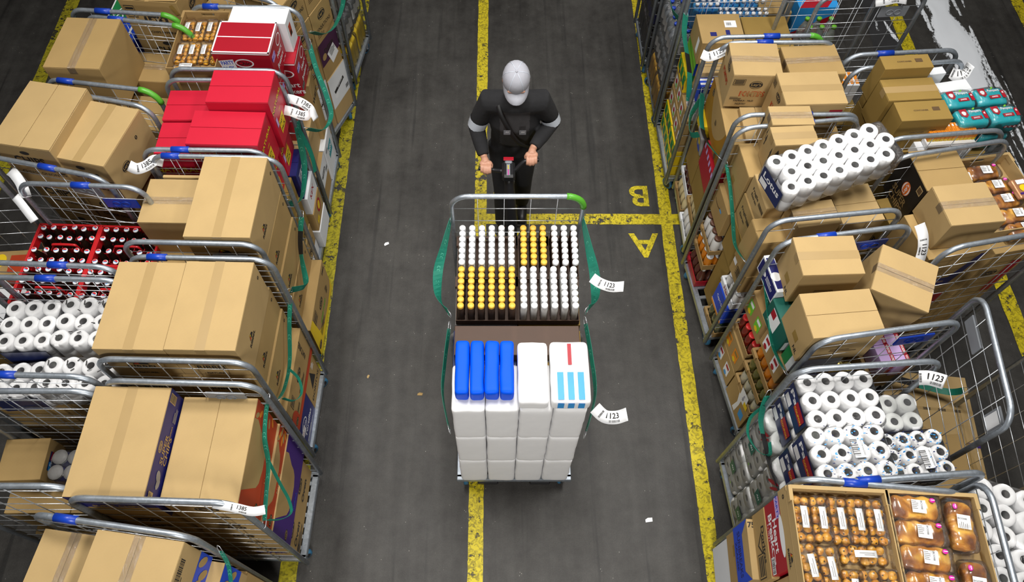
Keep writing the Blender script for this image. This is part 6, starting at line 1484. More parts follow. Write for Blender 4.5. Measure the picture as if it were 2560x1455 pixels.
def nappy(lab, x, y, z, a):
    o = thing('nappy_pack', lab, 'nappies', (x, y, z), R(a), 'teal nappy packs at upper right'); m = MB(); rbox(m, .20, .135, .13, .035, TEAL, 8, .006, x * 9 + y); m.build('pack', o)
    b = MB(); f = Face(b, (0, 0, .1335), (1, 0, 0), (0, 1, 0), .2, .135); f.poly([(-.40, .36), (-.16, .40), (-.14, .02), (-.24, -.12), (-.38, .0)], DKRED); f.ell(-.27, .16, .014, .013, WHITE); f.ell(-.27, .06, .010, .006, WHITE)
    f.text(.1, .22, .026, 'Pampers', WHITE, 2, w=.075); f.tilt(.06, -.16, .07, .026, 3, DKRED); f.text(.06, -.16, .016, 'pants', WHITE, 3); f.tilt(.36, -.02, .022, .06, 0, DKRED); f.text(.36, .08, .018, '4', WHITE); f.ell(.08, .37, .012, .006, LIME, 10, 40)
    g = Face(b, (0, -.0695, .065), (1, 0, 0), (0, 0, 1), .2, .13)
    for i in range(3): g.ell(.02 + .14 * i, .1, .015, .013, DKRED, 14); g.ell(.02 + .14 * i, .1, .008, .007, WHITE, 12)
    b.build('printed_panel', o); fl = MB(); rbox(fl, .212, .147, .14, .03, FILM, 7, .007, y, -.004); fl.build('film', o); return o
for k, z in enumerate((1.355, 1.495)):
    for i in range(2):
        for j in range(2):
            nappy('teal nappy pack, %s layer, %s %s of four' % (('lower', 'upper')[k], ('near', 'far')[j], ('left', 'right')[i]), 2.955 + .205 * i - .035 * j, 3.235 + .15 * j + .025 * i, z, 6)
carton('white carton under the teal nappy packs', 2.80, 3.06, 3.10, 3.42, .80, 1.352 - .15, 6, WHITEBOX, None, name='printed_box')
carton('tan carton between the nappy packs and the white carton', 2.98, 3.16, 3.12, 3.46, 1.203, 1.352, 6, K3, None)
carton('brown carton at the base right of the nappy pack cage', 2.76, 3.04, 3.12, 3.56, .186, .80, 6, K3, None)
carton('tan carton under the plain white open lid cartons', 2.72, 2.95, 3.44, 3.60, .80, 1.36, 5, K3, None)
# half empty cage beyond
def prpu(F): F['T'].ell(-.1, .1, .03, .03, LILAC); F['T'].ell(.1, -.2, .02, .02, LILAC); F['F'].ell(0, 0, .03, .04, LILAC)
carton('white carton with lilac flower print behind the red stamped carton', 2.30, 2.46, 3.78, 4.02, .95, 1.22, -4, WHITEBOX, None, None, prpu, name='printed_box')
carton('white carton propped open beside the orange packs', 2.28, 2.40, 4.02, 4.20, 1.0, 1.30, 14, WHITEBOX, None, name='printed_box', tilt=(0, R(-3)))
carton('orange and white pack tray behind the brown cartons', 2.46, 2.64, 3.98, 4.12, .95, 1.14, 2, WHITEBOX, None, None, lambda F: [F['T'].rect(-.46 + .2 * i, -.32 + .2 * i, -.4, .45, ORANGE) for i in range(5)], name='printed_box')
carton('tan carton under the white cartons in the half empty cage', 2.28, 2.68, 3.78, 4.24, .186, .945, 4, K3, None)
# cage with lime capped bottles
PETL = film('lime_bottle_plastic', (.80, .92, .72), .20, .10, 60)
for i in range(3):
    b_, c_ = _bottle(.32, .040, PETL, LIME, .015, .62, film('clear_label', (.85, .95, .8), .1, .35))
    for j in range(2):
        o = link('water_bottle', b_, None, (2.355 + .09 * i, 4.50 + .09 * j, .905)); tag(o, 'clear water bottle with lime cap, %s, %s row at the top' % (('left', 'middle', 'right')[i], ('front', 'back')[j]), 'bottle', 'lime capped water bottles'); link('cap', c_, o)
carton('brown board tray carton under the lime capped bottles', 2.30, 2.62, 4.42, 4.72, .60, .905, 3, KT, None)
carton('tan carton at the base of the lime capped bottle cage', 2.05, 2.62, 4.42, 4.86, .186, .60, 3, K3, None)
carton('grey topped carton stack left of the lime capped bottles', 2.03, 2.27, 4.42, 4.70, .60, .96, 3, GREYB, 'x', None, lambda F: F['F'].tilt(.1, -.2, .07, .05, 0, WHITE))
carton('tan carton with white label right of the water packs at the top', 2.04, 2.28, 4.72, 4.9, .60, 1.16, 3, K2, 'x')
carton('blue and red snack carton behind the lime capped bottles', 2.33, 2.64, 4.74, 4.86, .60, 1.20, 3, SKYB, None, None, lambda F: (F['F'].poly([(-.5, -.2), (.5, .1), (.5, .4), (-.5, .1)], DKRED), F['T'].poly([(-.5, -.5), (.2, -.5), (.5, .5), (-.2, .5)], DKRED)), name='printed_box')
# ------------------------------------------------------------------ PALLET TRUCK, ITS TWO ROLL CAGES, THE DRIVER
TX = .115
pt_ = thing('pallet_truck', 'black electric pallet truck steered by the worker, carrying two roll cages', 'pallet truck', (TX, 2.85, 0))
def at_(mb): mb.M = Matrix.Translation((-TX, -2.85, 0)); return mb
m = at_(MB()); m.box(-.14, .37, 2.64, 2.92, .06, .62, DKGRN, .02); m.box(-.12, .35, 2.66, 2.90, .62, .70, DARKP, .02); m.box(-.02, .25, 2.92, 3.02, .08, .46, DARKP, .03); m.build('chassis', pt_)
for x in (-.06, .29):
    m = at_(MB()); m.box(x - .07, x + .07, 1.36, 2.66, .07, .115, DARKP, .008); f = m.build('fork', pt_)
    w = at_(MB()); w.M = w.M @ Matrix.Translation((x, 1.45, .042)) @ Matrix.Rotation(R(90), 4, 'Y'); w.lathe([(.005, -.04), (.04, -.04), (.04, .04), (.005, .04)], RUBBER, 16); w.build('load_wheel', f)
for x in (-.02, .25):
    w = at_(MB()); w.M = w.M @ Matrix.Translation((x, 2.80, .08)) @ Matrix.Rotation(R(90), 4, 'Y'); w.lathe([(.01, -.03), (.075, -.03), (.08, -.02), (.08, .02), (.075, .03), (.01, .03)], RUBBER, 18); w.build('drive_wheel', pt_)
m = at_(MB()); m.tube([(.115, 2.97, .30), (.105, 3.10, .72), (.085, 3.20, 1.0), (.08, 3.235, 1.07)], [.045, .042, .036, .03], DARKP, 10); m.build('tiller_arm', pt_)
m = at_(MB()); m.box(.035, .125, 3.16, 3.30, 1.05, 1.12, DARKP, .015); m.box(.055, .105, 3.27, 3.32, 1.08, 1.13, GREYP, .008)
hd = m.build('control_head', pt_)
m = at_(MB()); m.box(.045, .115, 3.285, 3.315, 1.131, 1.137, DKRED, .002); m.build('red_switch', hd)
m = at_(MB()); m.box(.066, .09, 3.165, 3.262, 1.121, 1.125, GREYP)
for i in range(7): m.box(.074, .082, 3.17 + .012 * i, 3.177 + .012 * i, 1.125, 1.127, PINK if i < 4 else YELLOW)
m.build('charge_display', hd)
for s, (gx, gz) in ((-1, (-.075, 1.075)), (1, (.235, 1.165))):
    m = at_(MB()); m.tube(smooth_path([(.08 + s * .04, 3.23, 1.09), (gx + .02 * -s + (.03 if s < 0 else -.03), 3.255, gz - .005), (gx, 3.262, gz), (gx + s * .05, 3.265, gz + .0)], 4), .014, DARKP, 10); m.build('hand_grip', pt_)

cgA = cage('rear of the two roll cages on the pallet truck, nearest the worker', .12, 2.285, 0, w=.77, d=.58, front=False, sleeve=(None, None), green=(0, 1), group='roll cages on the pallet truck')
cgB = cage('front of the two roll cages on the pallet truck, loaded with white packs', .115, 1.645, 0, w=.76, d=.57, h=1.24, front=False, sleeve=(None, None), group='roll cages on the pallet truck')
DBR = plain('brown_pack_board', (.07, .035, .02), .6)
CAPY = plain('soft_yellow_cap', (.80, .48, .06), .45)
def pots(what, where, x0, y0, nx, ny, lid, z=1.205, body=None):
    o = tray('low dark tray of %s, %s' % (what, where), x0 - .004, x0 + nx * .0585 + .004, y0, y0 + ny * .040 + .008, z, z + .05, 0, DBR)
    m = MB(); m.lathe([(.017, 0), (.0198, .004), (.0198, .14), (.017, .165), (.017, .172)], body or TUBW, 14); jm = m.mesh('dairy_bottle')
    m = MB(); m.lathe([(.0185, .166), (.0192, .170), (.0192, .186), (.0175, .19)], lid, 14); lm = m.mesh('lid')
    for i in range(nx):
        for j in range(ny):
            b = link('dairy_bottle', jm, None, (x0 + (i + .5) * .0585, y0 + .004 + (j + .5) * .040, z + .007)); tag(b, '%s in the tray at the %s' % (what[:-1], where), 'bottle', '%s at the %s' % (what, where)); link('lid', lm, b)
pots('white topped dairy bottles', 'far left of the rear truck cage', -.235, 2.285, 6, 7, WHITE)
pots('yellow topped dairy bottles', 'far middle of the rear truck cage', .13, 2.285, 3, 7, CAPY, body=DBR)
pots('white topped dairy drinks', 'far right of the rear truck cage', .315, 2.285, 3, 7, WHITE, body=DBR)
pots('yellow topped dairy drinks', 'near left of the rear truck cage', -.235, 1.995, 6, 7, CAPY, body=DBR)
pots('white capped milk bottles', 'near right of the rear truck cage', .125, 1.995, 6, 7, WHITE)
for i, (x0, x1, c, nm) in enumerate(((-.245, .12, GREYB, 'grey'), (.125, .49, K3, 'brown'))):
    carton('%s carton under the dairy trays, upper %s of the rear truck cage' % (nm, ('left', 'right')[i]), x0, x1, 1.995, 2.57, .80, 1.20, 0, c, None, None, lambda F: (F['F'].tilt(-.2, .2, .08, .08, 0, DKRED), F['F'].tilt(.2, .1, .1, .06, 0, NAVY)))
    carton('tan carton at the base %s of the rear truck cage' % ('left', 'right')[i], x0, x1, 1.995, 2.57, .186, .80, 0, K3, None)
# front cage: white paper packs in columns, blue packs on top
SACK = plain('white_sack_paper', (.86, .86, .87), .7, var=.04, bump=.2)
def sack(lab, x, y, z, w, d, h, grp, mat=None, nm='white_pack', prints=None):
    m = MB(); rbox(m, w, d, h, .02, mat or SACK, 6, .004, x * 7 + z * 3 + y); o = m.build(nm, None, (x, y, z)); tag(o, lab, 'pack', grp)
    if prints:
        b = MB(); prints(b, w, d, h); b.build('printed_panel', o)
    return o
cols = (-.148, .028, .204, .380)
for i, x in enumerate(cols):
    for k in range(3):
        sack('tall white paper pack, %s one in the %s front column of the truck cage' % (('lowest', 'middle', 'topmost')[k], ('first', 'second', 'third', 'fourth')[i]), x, 1.485, .187 + .434 * k, .172, .262, .432, 'white paper packs in the front truck cage')
def blueprint(b, w, d, h): pass
for i in range(4):
    sack('bright blue pack, %s of four side by side on the front truck cage' % ('first', 'second', 'third', 'fourth')[i], -.178 + .0765 * i, 1.555, 1.492, .073, .30, .11, 'bright blue packs on the front truck cage', BLUEB if False else plain('vivid_blue', (.0, .085, .78), .5, var=.05, spec=.15), 'blue_pack')
def skyp(b, w, d, h):
    f = Face(b, (0, 0, h + .003), (1, 0, 0), (0, 1, 0), w, d)
    for i in range(3): f.rect(-.34 + .26 * i, -.18 + .26 * i, -.46, -.02, SKYB)
    f.rect(-.05, .05, .1, .45, DKRED)
    g = Face(b, (0, -d / 2 - .003, h / 2), (1, 0, 0), (0, 0, 1), w, h)
    for i in range(3): g.rect(-.34 + .26 * i, -.18 + .26 * i, -.2, .4, SKYB)
sack('plain white pack right of the blue packs on the front truck cage', .185, 1.53, 1.492, .155, .34, .095, None)
sack('white pack with light blue bars at the right of the front truck cage', .375, 1.53, 1.492, .20, .34, .10, None, prints=skyp)
for i, (x0, x1, c, nm) in enumerate(((-.245, .11, NAVYF, 'navy'), (.115, .475, K3, 'brown'))):
    carton('%s carton behind the white columns, upper %s of the front truck cage' % (nm, ('left', 'right')[i]), x0, x1, 1.635, 1.91, .75, 1.30, 0, c, None, None, lambda F: (F['T'].tilt(-.1, 0, .1, .12, 0, GREYB), F['T'].tilt(.25, .1, .06, .1, 0, DKRED)), name='printed_box')
    carton('tan carton behind the white columns, lower %s of the front truck cage' % ('left', 'right')[i], x0, x1, 1.635, 1.91, .186, .75, 0, K3, None)
carton('flat dark carton filling behind the blue packs', -.235, .46, 1.72, 1.90, 1.30, 1.38, 0, DBR, None, name='printed_box')
strap('green strap sagging at the left of the rear truck cage', [(-.275, 2.57, 1.45), (-.31, 2.40, 1.42), (-.345, 2.26, 1.36), (-.34, 2.12, 1.30), (-.275, 1.99, 1.36)], [(0, .1, 1), (-.5, .1, 1), (-1, .1, .6), (-.6, .1, 1), (0, .1, 1)], .06)
strap('green strap sagging at the left of the front truck cage', [(-.272, 1.92, 1.30), (-.295, 1.75, 1.22), (-.305, 1.58, 1.17), (-.26, 1.36, 1.22)], (-.2, .1, 1), .05)
strap('green strap at the right of the rear truck cage', [(.51, 2.57, 1.46), (.54, 2.38, 1.43), (.57, 2.22, 1.38), (.565, 2.08, 1.33), (.51, 1.99, 1.40)], [(0, .1, 1), (.5, .1, 1), (1, .1, .7), (.6, .1, 1), (0, .1, 1)], .065)
strap('green strap at the right of the front truck cage', [(.50, 1.92, 1.36), (.53, 1.74, 1.29), (.545, 1.55, 1.22), (.49, 1.36, 1.16)], (.2, .1, 1), .05)
paper_tag('white paper tag sticking out right of the rear truck cage', [(.535, 2.14, 1.50), (.58, 2.11, 1.49), (.64, 2.08, 1.50), (.70, 2.06, 1.54)], (.2, .9, .3), '1123', .06)
paper_tag('white paper tag sticking out right of the front truck cage', [(.52, 1.42, 1.36), (.57, 1.38, 1.34), (.63, 1.37, 1.35), (.68, 1.37, 1.40)], (.2, .9, .4), '1123', .07)

# ------------------------------------------------------------------ the worker
def solidify(mb, name, voxel, parent, smooth_it=4, colour=None):
    """fuse overlapping pieces into one continuous surface"""
    o = mb.build('tmp'); r = o.modifiers.new('r', 'REMESH'); r.mode = 'VOXEL'; r.voxel_size = voxel; r.use_smooth_shade = True
    s = o.modifiers.new('s', 'SMOOTH'); s.iterations = smooth_it; s.factor = .5
    dg = bpy.context.evaluated_depsgraph_get(); me = bpy.data.meshes.new_from_object(o.evaluated_get(dg)); old = o.data
    bpy.data.objects.remove(o); bpy.data.meshes.remove(old)
    me.name = name; me.materials.clear()
    for m in mb.mats: me.materials.append(m)
    me.polygons.foreach_set('use_smooth', [True] * len(me.polygons))
    me.polygons.foreach_set('material_index', [colour(p.center) for p in me.polygons] if colour else [0] * len(me.polygons)); me.update()
    return link(name, me, parent)
PX, PY = .12, 3.56
per = thing('person', 'worker in black jacket and grey cap pushing the pallet truck handle with both hands', 'person', (0, 0, 0))
J = dict(pel=(PX, 3.64, .95), wai=(PX, 3.60, 1.10), che=(PX, 3.545, 1.32), nck=(PX, 3.50, 1.50), hed=(PX, 3.43, 1.725),
         sL=(-.065, 3.53, 1.455), eL=(-.140, 3.53, 1.20), wL=(-.088, 3.345, 1.095), sR=(.305, 3.53, 1.455), eR=(.378, 3.54, 1.23), wR=(.243, 3.345, 1.185),
         hpL=(.03, 3.64, .92), kL=(.045, 3.53, .50), aL=(.05, 3.50, .09), hpR=(.21, 3.64, .92), kR=(.205, 3.62, .50), aR=(.205, 3.72, .09))
V = {k: Vector(v) for k, v in J.items()}
b = MB()
hc = V['hed']
b.M = Matrix.Translation(hc) @ Matrix.Rotation(R(24), 4, 'X')          # head bent forward, looking down at the load
b.ball((0, .005, .02), .1, SKIN, 20, 14, (.78, .96, 1.02)); b.ball((0, -.03, -.055), .066, SKIN, 16, 10, (.82, .85, .95)); b.ball((0, -.066, -.088), .026, SKIN, 12, 8, (1.1, .8, .8))
b.tube([(0, -.088, .022), (0, -.108, -.012), (0, -.112, -.022), (0, -.092, -.03)], [.008, .013, .016, .010], SKIN, 10)
for s in (-1, 1):
    b.ball((s * .079, .008, -.005), .03, SKIN, 10, 8, (.30, .7, 1.05)); b.ball((s * .038, -.066, -.015), .028, SKIN, 10, 8, (1, .8, .8)); b.ball((s * .03, -.083, .034), .02, SKIN, 10, 6, (1.5, .6, .5))
b.ball((0, -.090, -.052), .016, SKIN, 10, 6, (1.5, .7, .45)); b.ball((0, -.087, -.065), .015, SKIN, 10, 6, (1.4, .7, .5))
b.M = Matrix()
b.tube([V['hed'] + Vector((0, .03, -.05)), V['nck'] + Vector((0, .01, .0)), V['che'] + Vector((0, .04, .08))], [.055, .058, .06], SKIN, 14)
b.tube([V['nck'], V['che'], V['wai'], V['pel'] - Vector((0, 0, .08))], [.075, .12, .11, .125], SKIN, 16, flat=.75)
for s in 'LR':
    b.tube([V['nck'] - Vector((0, 0, .03)), V['s' + s], V['e' + s], V['e' + s].lerp(V['w' + s], .3), V['w' + s]], [.05, .052, .038, .037, .025], SKIN, 12)
    b.tube([V['hp' + s], V['k' + s], V['k' + s].lerp(V['a' + s], .3), V['a' + s]], [.085, .052, .054, .035], SKIN, 12)
    b.tube([V['a' + s], V['a' + s] + Vector((0, -.06, -.045)), V['a' + s] + Vector((0, -.17, -.065))], [.036, .034, .024], SKIN, 10)
# hands: palm, four fingers curled round the grip, thumb underneath
for s, sg in (('L', -1), ('R', 1)):
    w = V['w' + s]; g = Vector((-.075, 3.262, 1.075)) if s == 'L' else Vector((.235, 3.262, 1.165))
    pc = g + Vector((0, .028, .022))
    b.tube([w, w.lerp(pc, .5) + Vector((0, 0, .006)), pc], [.024, .027, .028], SKIN, 12)
    for q in range(4): b.ball(pc + Vector(((q - 1.5) * .019, -.002, .002)), .0165, SKIN, 10, 7, (1, 1.5, .8))
    for q, L_ in enumerate((.9, 1.0, .96, .78) if s == 'R' else (.78, .96, 1.0, .9)):
        x = pc.x + (q - 1.5) * .0205; y0 = pc.y - .012; z0 = pc.z + .004
        b.tube(smooth_path([(x, y0, z0), (x, y0 - .026 * L_, z0 + .006), (x, y0 - .048 * L_, z0 - .010), (x, y0 - .052 * L_, z0 - .034 * L_), (x, y0 - .034 * L_, z0 - .052 * L_), (x, y0 - .018, z0 - .052 * L_)], 3), .0088, SKIN, 9)
    tx = pc.x - sg * .040
    b.tube(smooth_path([(pc.x - sg * .022, pc.y + .012, pc.z - .006), (tx, pc.y - .004, pc.z - .012), (tx + sg * .006, pc.y - .026, pc.z - .030), (tx + sg * .014, pc.y - .040, pc.z - .042)], 3), [.013] * 4 + [.0105] * 6, SKIN, 9)
solidify(b, 'body', .0055, per, 3)
hm = Matrix.Translation(hc) @ Matrix.Rotation(R(24), 4, 'X')
e = MB(); e.M = hm
for s in (-1, 1): e.ball((s * .031, -.083, .014), .0105, WHITE, 10, 8); e.ball((s * .031, -.0905, .013), .005, INK, 8, 6)
e.build('eyes', per)
h = MB(); h.M = hm; h.ball((0, .022, .012), .1, plain('brown_hair', (.05, .03, .02), .7, scale=80, bump=.5), 18, 10, (.81, .90, .86)); h.build('hair', per)
c = MB(); c.M = hm
prof = [(.092, .012), (.094, .03), (.090, .062), (.074, .096), (.045, .117), (.012, .124), (.0, .124)]
n = 22; vs = []; fs = []
for r, z in prof:
    for k in range(n): a = 2 * math.pi * k / n; vs.append((r * .92 * math.cos(a), r * 1.10 * math.sin(a) + .004, z + .012))
for i in range(len(prof) - 1):
    for k in range(n): fs.append((i * n + k, i * n + (k + 1) % n, (i + 1) * n + (k + 1) % n, (i + 1) * n + k))
c.add(vs, fs, CAPM, True); c.ball((0, .004, .138), .008, CAPM, 8, 6, (1, 1, .5))
for k in range(6): a = k * math.pi / 3; c.tube([(r * .925 * math.cos(a), r * 1.105 * math.sin(a) + .004, z + .0125) for r, z in prof[:-1]], .0016, REFLECT, 5)
co = c.build('cap', per)
br = MB(); br.M = hm; vs = []; fs = []; nb = 12
for t in (0, 1):
    for j in range(3):
        for k in range(nb + 1):
            a = math.pi * (1.08 + .84 * k / nb); rr = 1 + .0 * j; ex = j * .032 * math.sin(math.pi * k / nb) ** .6
            vs.append((.086 * math.cos(a), .102 * math.sin(a) + .004 - ex, .026 - .010 * j - t * .004 - .012 * abs(math.cos(a)) * j))
for t in (0, 1):
    o_ = t * 3 * (nb + 1)
    for j in range(2):
        for k in range(nb): fs.append((o_ + j * (nb + 1) + k, o_ + j * (nb + 1) + k + 1, o_ + (j + 1) * (nb + 1) + k + 1, o_ + (j + 1) * (nb + 1) + k))
for k in range(nb): q = 2 * (nb + 1) + k; fs.append((q, q + 1, q + 1 + 3 * (nb + 1), q + 3 * (nb + 1)))
br.add(vs, fs, CAPM, True); br.build('cap_brim', co)
# jacket
j = MB(); j.mi(CLOTHK); j.mi(CLOTHG)
j.tube([V['pel'] + Vector((0, 0, -.05)), V['pel'] + Vector((0, 0, .05)), V['wai'], V['che'] - Vector((0, 0, .05)), V['che'] + Vector((0, .01, .07)), V['nck'] - Vector((0, -.01, .02)), V['nck'] + Vector((0, 0, .025))], [.165, .165, .160, .178, .172, .105, .078], CLOTHK, 20, flat=.70)
for s in 'LR':
    j.tube([V['nck'] + Vector((0, .01, -.05)), V['s' + s] + Vector((0, 0, -.01)), V['s' + s].lerp(V['e' + s], .5), V['e' + s], V['e' + s].lerp(V['w' + s], .5), V['e' + s].lerp(V['w' + s], .93)], [.085, .082, .066, .060, .052, .041], CLOTHK, 14)
j.tube([V['nck'] + Vector((0, .0, .0)), V['nck'] + Vector((0, -.003, .05))], [.075, .068], CLOTHK, 16)
def jc(p): return 1 if abs(p.x - PX) < .10 and p.y < 3.56 and 1.02 < p.z < 1.44 else 0
jk = solidify(j, 'jacket', .009, per, 6, jc)
for s in 'LR':
    rb_ = MB(); a, q = V['s' + s].lerp(V['e' + s], .68), V['s' + s].lerp(V['e' + s], .95); rb_.tube([a, a.lerp(q, .5), q], [.0665, .066, .0655], REFLECT, 18, cap=False); rb_.build('reflective_band', jk)
lg = MB(); f = Face(lg, (PX, 3.372, 1.30), (1, 0, 0), (0, -.10, .995), .2, .2)
for q in (-1, 1): f.tilt(q * .26, .1, .045, .05, 0, GREYP); f.text(q * .26, .12, .012, 'AH', WHITE)
lg.build('chest_badge', jk)
sb = MB(); sb.sweep(smooth_path([(.0, 3.50, 1.50), (.02, 3.42, 1.46), (.07, 3.385, 1.35), (.15, 3.40, 1.18), (.24, 3.47, 1.05)], 5), (1, -.1, .4), .03, .006, STRAPB); sb.build('shoulder_strap', per)
t = MB()
t.tube([V['pel'] + Vector((0, 0, .06)), V['pel'], V['pel'] - Vector((0, 0, .09))], [.150, .156, .15], CLOTHK, 18, flat=.78)
for s in 'LR': t.tube([V['hp' + s], V['hp' + s].lerp(V['k' + s], .5), V['k' + s], V['k' + s].lerp(V['a' + s], .45), V['a' + s] + Vector((0, 0, .01))], [.098, .085, .070, .068, .062], CLOTHK, 14)
solidify(t, 'trousers', .010, per, 5)
for s in 'LR':
    q = MB(); a = V['a' + s]; rot = Matrix.Translation(a) @ Matrix.Rotation(0, 4, 'X'); q.M = rot
    dz = -a.z
    q.tube([(0, .045, dz + .045), (0, -.04, dz + .05), (0, -.12, dz + .042), (0, -.19, dz + .034)], [.042, .044, .042, .028], DARKP, 12, flat=1.05); q.box(-.043, .043, -.205, .075, dz + .0, dz + .022, INK, .008); q.tube([(0, .03, dz + .05), (0, .02, .02)], [.045, .046], DARKP, 12); q.build('shoe', per)
# ------------------------------------------------------------------ straps, paper tags and litter
strap('green strap running down the open side of the second left cage', [(-1.195, 1.425, 1.44), (-1.20, 1.36, 1.42), (-1.205, 1.25, 1.36), (-1.20, 1.15, 1.25), (-1.195, .98, 1.22), (-1.19, .87, 1.20)], (.8, .1, .6), .032)
strap('loose green strap end looping over the purple arch carton', [(-1.195, 1.16, 1.27), (-1.16, 1.08, 1.12), (-1.13, 1.02, 1.02), (-1.12, .96, .98), (-1.15, .91, 1.05), (-1.19, .885, 1.15)], (.8, .2, .6), .02, letters=False, hook=False)
strap('green strap along the open side of the third left cage', [(-1.235, 2.15, 1.20), (-1.25, 2.05, 1.10), (-1.25, 1.85, .98), (-1.245, 1.68, 1.02), (-1.235, 1.57, 1.12)], (.8, .1, .6), .032)
strap('loose green strap loop at the near post of the third left cage', [(-1.24, 1.80, 1.00), (-1.19, 1.76, .95), (-1.17, 1.68, .92), (-1.20, 1.62, .95), (-1.24, 1.60, 1.04)], (.8, .2, .6), .02, letters=False, hook=False)
strap('twisted green and black strap on the fourth left cage side', [(-1.28, 2.84, 1.10), (-1.29, 2.72, 1.02), (-1.285, 2.62, .95), (-1.25, 2.48, .90), (-1.235, 2.40, .95), (-1.28, 2.30, 1.08)], [(.8, .2, .6), (.6, .4, .8), (.6, .3, 1), (.9, .2, .5), (.4, .1, 1), (.1, .1, 1)], .045, black=(.16, .38))
strap('green strap hanging down the aisle face of the fifth left cage', [(-1.355, 3.49, 1.30), (-1.345, 3.42, 1.18), (-1.33, 3.30, 1.05), (-1.335, 3.12, .98), (-1.345, 2.98, 1.05), (-1.36, 2.92, 1.16)], (.8, .2, .7), .05)
strap('loose green strap tail on the fifth left cage', [(-1.345, 3.46, 1.24), (-1.30, 3.42, 1.05), (-1.29, 3.36, .92)], (.2, 1, .2), .045, letters=False, hook=False)
strap('long green strap bowing out beside the sixth left cage', [(-1.34, 4.17, 1.35), (-1.30, 4.05, 1.22), (-1.24, 3.92, 1.12), (-1.20, 3.78, 1.04), (-1.25, 3.66, 1.02), (-1.33, 3.58, 1.12)], (.9, .1, .5), .04)
strap('green strap slung across the askew seventh left cage', [(-1.335, 4.28, 1.36), (-1.29, 4.42, 1.22), (-1.23, 4.56, 1.18), (-1.17, 4.72, 1.26), (-1.165, 4.80, 1.40)], (.8, -.3, .6), .05)
strap('short green strap hooked at the nearest left cage post', [(-1.33, .69, 1.36), (-1.31, .64, 1.28), (-1.30, .56, 1.22)], (.8, .2, .6), .026)
# right side
strap('green and black strap hanging from the second right cage post', [(1.495, 1.535, 1.24), (1.48, 1.49, 1.18), (1.475, 1.42, 1.12), (1.485, 1.30, 1.10), (1.50, 1.18, 1.08), (1.525, 1.02, 1.10)], (-.8, .1, .7), .045, black=(.5, .95), letters=False)
strap('loose green strap loop on the second right cage', [(1.48, 1.49, 1.20), (1.43, 1.46, 1.10), (1.42, 1.38, 1.04), (1.46, 1.28, 1.05), (1.49, 1.24, 1.12), (1.48, 1.29, 1.18)], (-.8, .2, .7), .022, letters=False, hook=False)
strap('green strap down the aisle side of the third right cage', [(1.585, 2.31, 1.34), (1.59, 2.18, 1.28), (1.60, 2.02, 1.22), (1.605, 1.86, 1.18), (1.625, 1.70, 1.22)], (-.8, .1, .7), .04)
strap('long green strap down the aisle side of the fourth right cage', [(1.485, 3.10, 1.32), (1.50, 2.95, 1.27), (1.505, 2.75, 1.20), (1.50, 2.58, 1.17), (1.515, 2.44, 1.22)], (-.8, .1, .7), .04)
strap('green and black strap across the fifth right cage opening', [(1.455, 3.82, 1.22), (1.44, 3.70, 1.16), (1.445, 3.55, 1.12), (1.455, 3.40, 1.16), (1.47, 3.21, 1.26)], (-.8, .1, .7), .05, black=(.45, .75), letters=False)
strap('loose green strap loop at the far post of the fifth right cage', [(1.455, 3.82, 1.16), (1.40, 3.76, 1.06), (1.40, 3.66, .98), (1.44, 3.60, 1.04)], (-.3, .2, 1), .045, letters=False, hook=False)
strap('green and black strap dangling on the sixth right cage', [(1.395, 4.5, 1.34), (1.385, 4.38, 1.26), (1.40, 4.20, 1.20), (1.405, 4.05, 1.16), (1.40, 3.90, 1.06)], (-.8, .2, .7), .05, black=(.45, .7), letters=False)
strap('green strap on the bottles of the seventh right cage', [(1.38, 5.16, 1.2), (1.37, 5.0, 1.14), (1.375, 4.8, 1.12), (1.39, 4.6, 1.2)], (-.3, .2, 1), .05, letters=False)
strap('dark green strap lying on the flattened cartons at the right edge', [(2.56, 2.02, .42), (2.75, 2.02, .34), (2.95, 1.98, .30), (3.10, 1.93, .32), (3.14, 1.90, .42)], (0, 1, .2), .045, black=(.1, .45), letters=False)
strap('dark green strap behind the lower right toilet rolls', [(2.28, 1.06, 1.0), (2.5, 1.03, 1.02), (2.7, 1.0, 1.05), (2.9, .98, 1.1)], (0, .6, 1), .04, black=(.45, .9), letters=False)
# tags with numbers
paper_tag('upper of two paper tags numbered 1385 beside the red cartons', [(-1.375, 3.50, 1.50), (-1.33, 3.49, 1.50), (-1.27, 3.47, 1.49), (-1.215, 3.44, 1.46), (-1.19, 3.41, 1.40)], (.05, .9, .5), '1385', .06)
paper_tag('lower of two paper tags numbered 1385 beside the red cartons', [(-1.375, 3.40, 1.50), (-1.325, 3.385, 1.50), (-1.265, 3.365, 1.49), (-1.215, 3.35, 1.50), (-1.19, 3.345, 1.53)], (.05, .9, .5), '1385', .062)
paper_tag('paper tag numbered 138 curled round the near left post of the fifth cage', [(-2.20, 2.86, 1.60), (-2.15, 2.84, 1.595), (-2.09, 2.85, 1.61), (-2.04, 2.88, 1.625), (-2.00, 2.89, 1.60)], (.1, .9, .6), '1385', .066)
paper_tag('paper tag twisted at the rail behind the white top carton', [(-1.62, 4.19, 1.62), (-1.56, 4.18, 1.64), (-1.50, 4.175, 1.65), (-1.42, 4.18, 1.62)], (0, .8, .6), '1385', .06)
paper_tag('paper tag crumpled on the front rail corner of the second left cage', [(-1.30, .845, 1.655), (-1.25, .835, 1.66), (-1.19, .825, 1.655), (-1.12, .815, 1.63), (-1.06, .82, 1.645)], (.1, 1, .4), '1385', .042)
paper_tag('blank curled paper tag at the left edge cage top', [(-2.90, 2.82, 1.60), (-2.85, 2.78, 1.62), (-2.80, 2.72, 1.60), (-2.78, 2.66, 1.55)], (.7, .7, .2), '', .06)
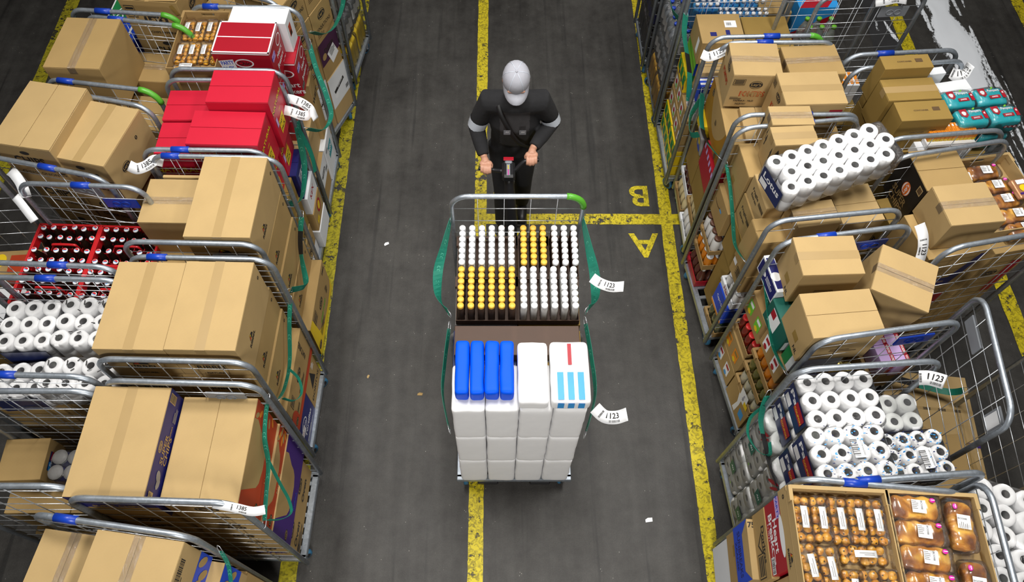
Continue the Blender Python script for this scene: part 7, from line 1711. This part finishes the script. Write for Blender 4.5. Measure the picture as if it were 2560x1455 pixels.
paper_tag('blank curled paper tag on the left rail of the third outer left cage', [(-2.84, 2.66, 1.56), (-2.80, 2.62, 1.55), (-2.76, 2.575, 1.52), (-2.73, 2.54, 1.48)], (.7, .6, .3), '', .05)
paper_tag('paper tag numbered 1123 on the left corner of the sixth right cage rail', [(1.355, 3.80, 1.60), (1.40, 3.79, 1.585), (1.46, 3.80, 1.60), (1.52, 3.815, 1.625), (1.55, 3.82, 1.60)], (0, .9, .5), '1123', .066)
paper_tag('paper tag numbered 1123 hanging from the third right cage corner', [(2.395, 2.42, 1.62), (2.42, 2.37, 1.58), (2.435, 2.32, 1.52), (2.43, 2.27, 1.46), (2.42, 2.23, 1.42)], (1, .15, .1), '1123', .062)
paper_tag('paper tag numbered 1123 on the right corner of the second right cage rail', [(2.14, 1.49, 1.60), (2.18, 1.485, 1.61), (2.22, 1.475, 1.61), (2.265, 1.465, 1.60)], (.1, .8, .6), '1123', .075)
paper_tag('paper tag numbered 1123 on the half empty cage at the top right', [(2.63, 4.31, 1.60), (2.69, 4.305, 1.615), (2.76, 4.31, 1.63), (2.84, 4.31, 1.62)], (0, .8, .6), '1123', .07)
paper_tag('paper tag curling off the brown carton cage rail over the powder', [(2.95, 3.63, 1.60), (2.985, 3.62, 1.585), (3.03, 3.62, 1.60), (3.05, 3.64, 1.66)], (.1, .8, .5), '1123', .08)
m = MB(); m.box(-.05, .05, -.004, .004, -.075, .075, GREYP, .002); f = Face(m, (0, -.004, 0), (1, 0, 0), (0, 0, 1), .1, .15); f.rect(-.36, .36, -.42, .3, WHITE); o = m.build('paper_tag', None, (2.515, 1.30, 1.50), (0, 0, R(-96))); tag(o, 'white card in a grey holder on the empty sideways cage frame', 'tag')
# scraps on the floor
for i, (x, y, r, a, c, lab) in enumerate(((-.90, 3.35, .022, 30, WHITE, 'white paper scrap on the floor beside the left lane line'), (-.56, 2.04, .020, 0, K2, 'small tan scrap on the floor left of the truck'), (1.02, 1.14, .026, 10, WHITE, 'white paper scrap on the floor at lower right of the aisle'), (.62, 3.45, .012, 50, SKYB, 'tiny blue scrap on the floor below the cross line'), (-.95, 2.18, .014, 70, K1, 'tiny tan scrap on the floor by the third left cage'))):
    m = MB(); m.add([(-r, -r * .4, .001), (r * .8, -r * .5, .004), (r, r * .5, .001), (-r * .2, r * .6, .007), (-r * .9, r * .3, .002)], [(0, 1, 3), (1, 2, 3), (0, 3, 4)], c); o = m.build('paper_scrap', None, (x, y, .001), (0, 0, R(a))); tag(o, lab, 'scrap')
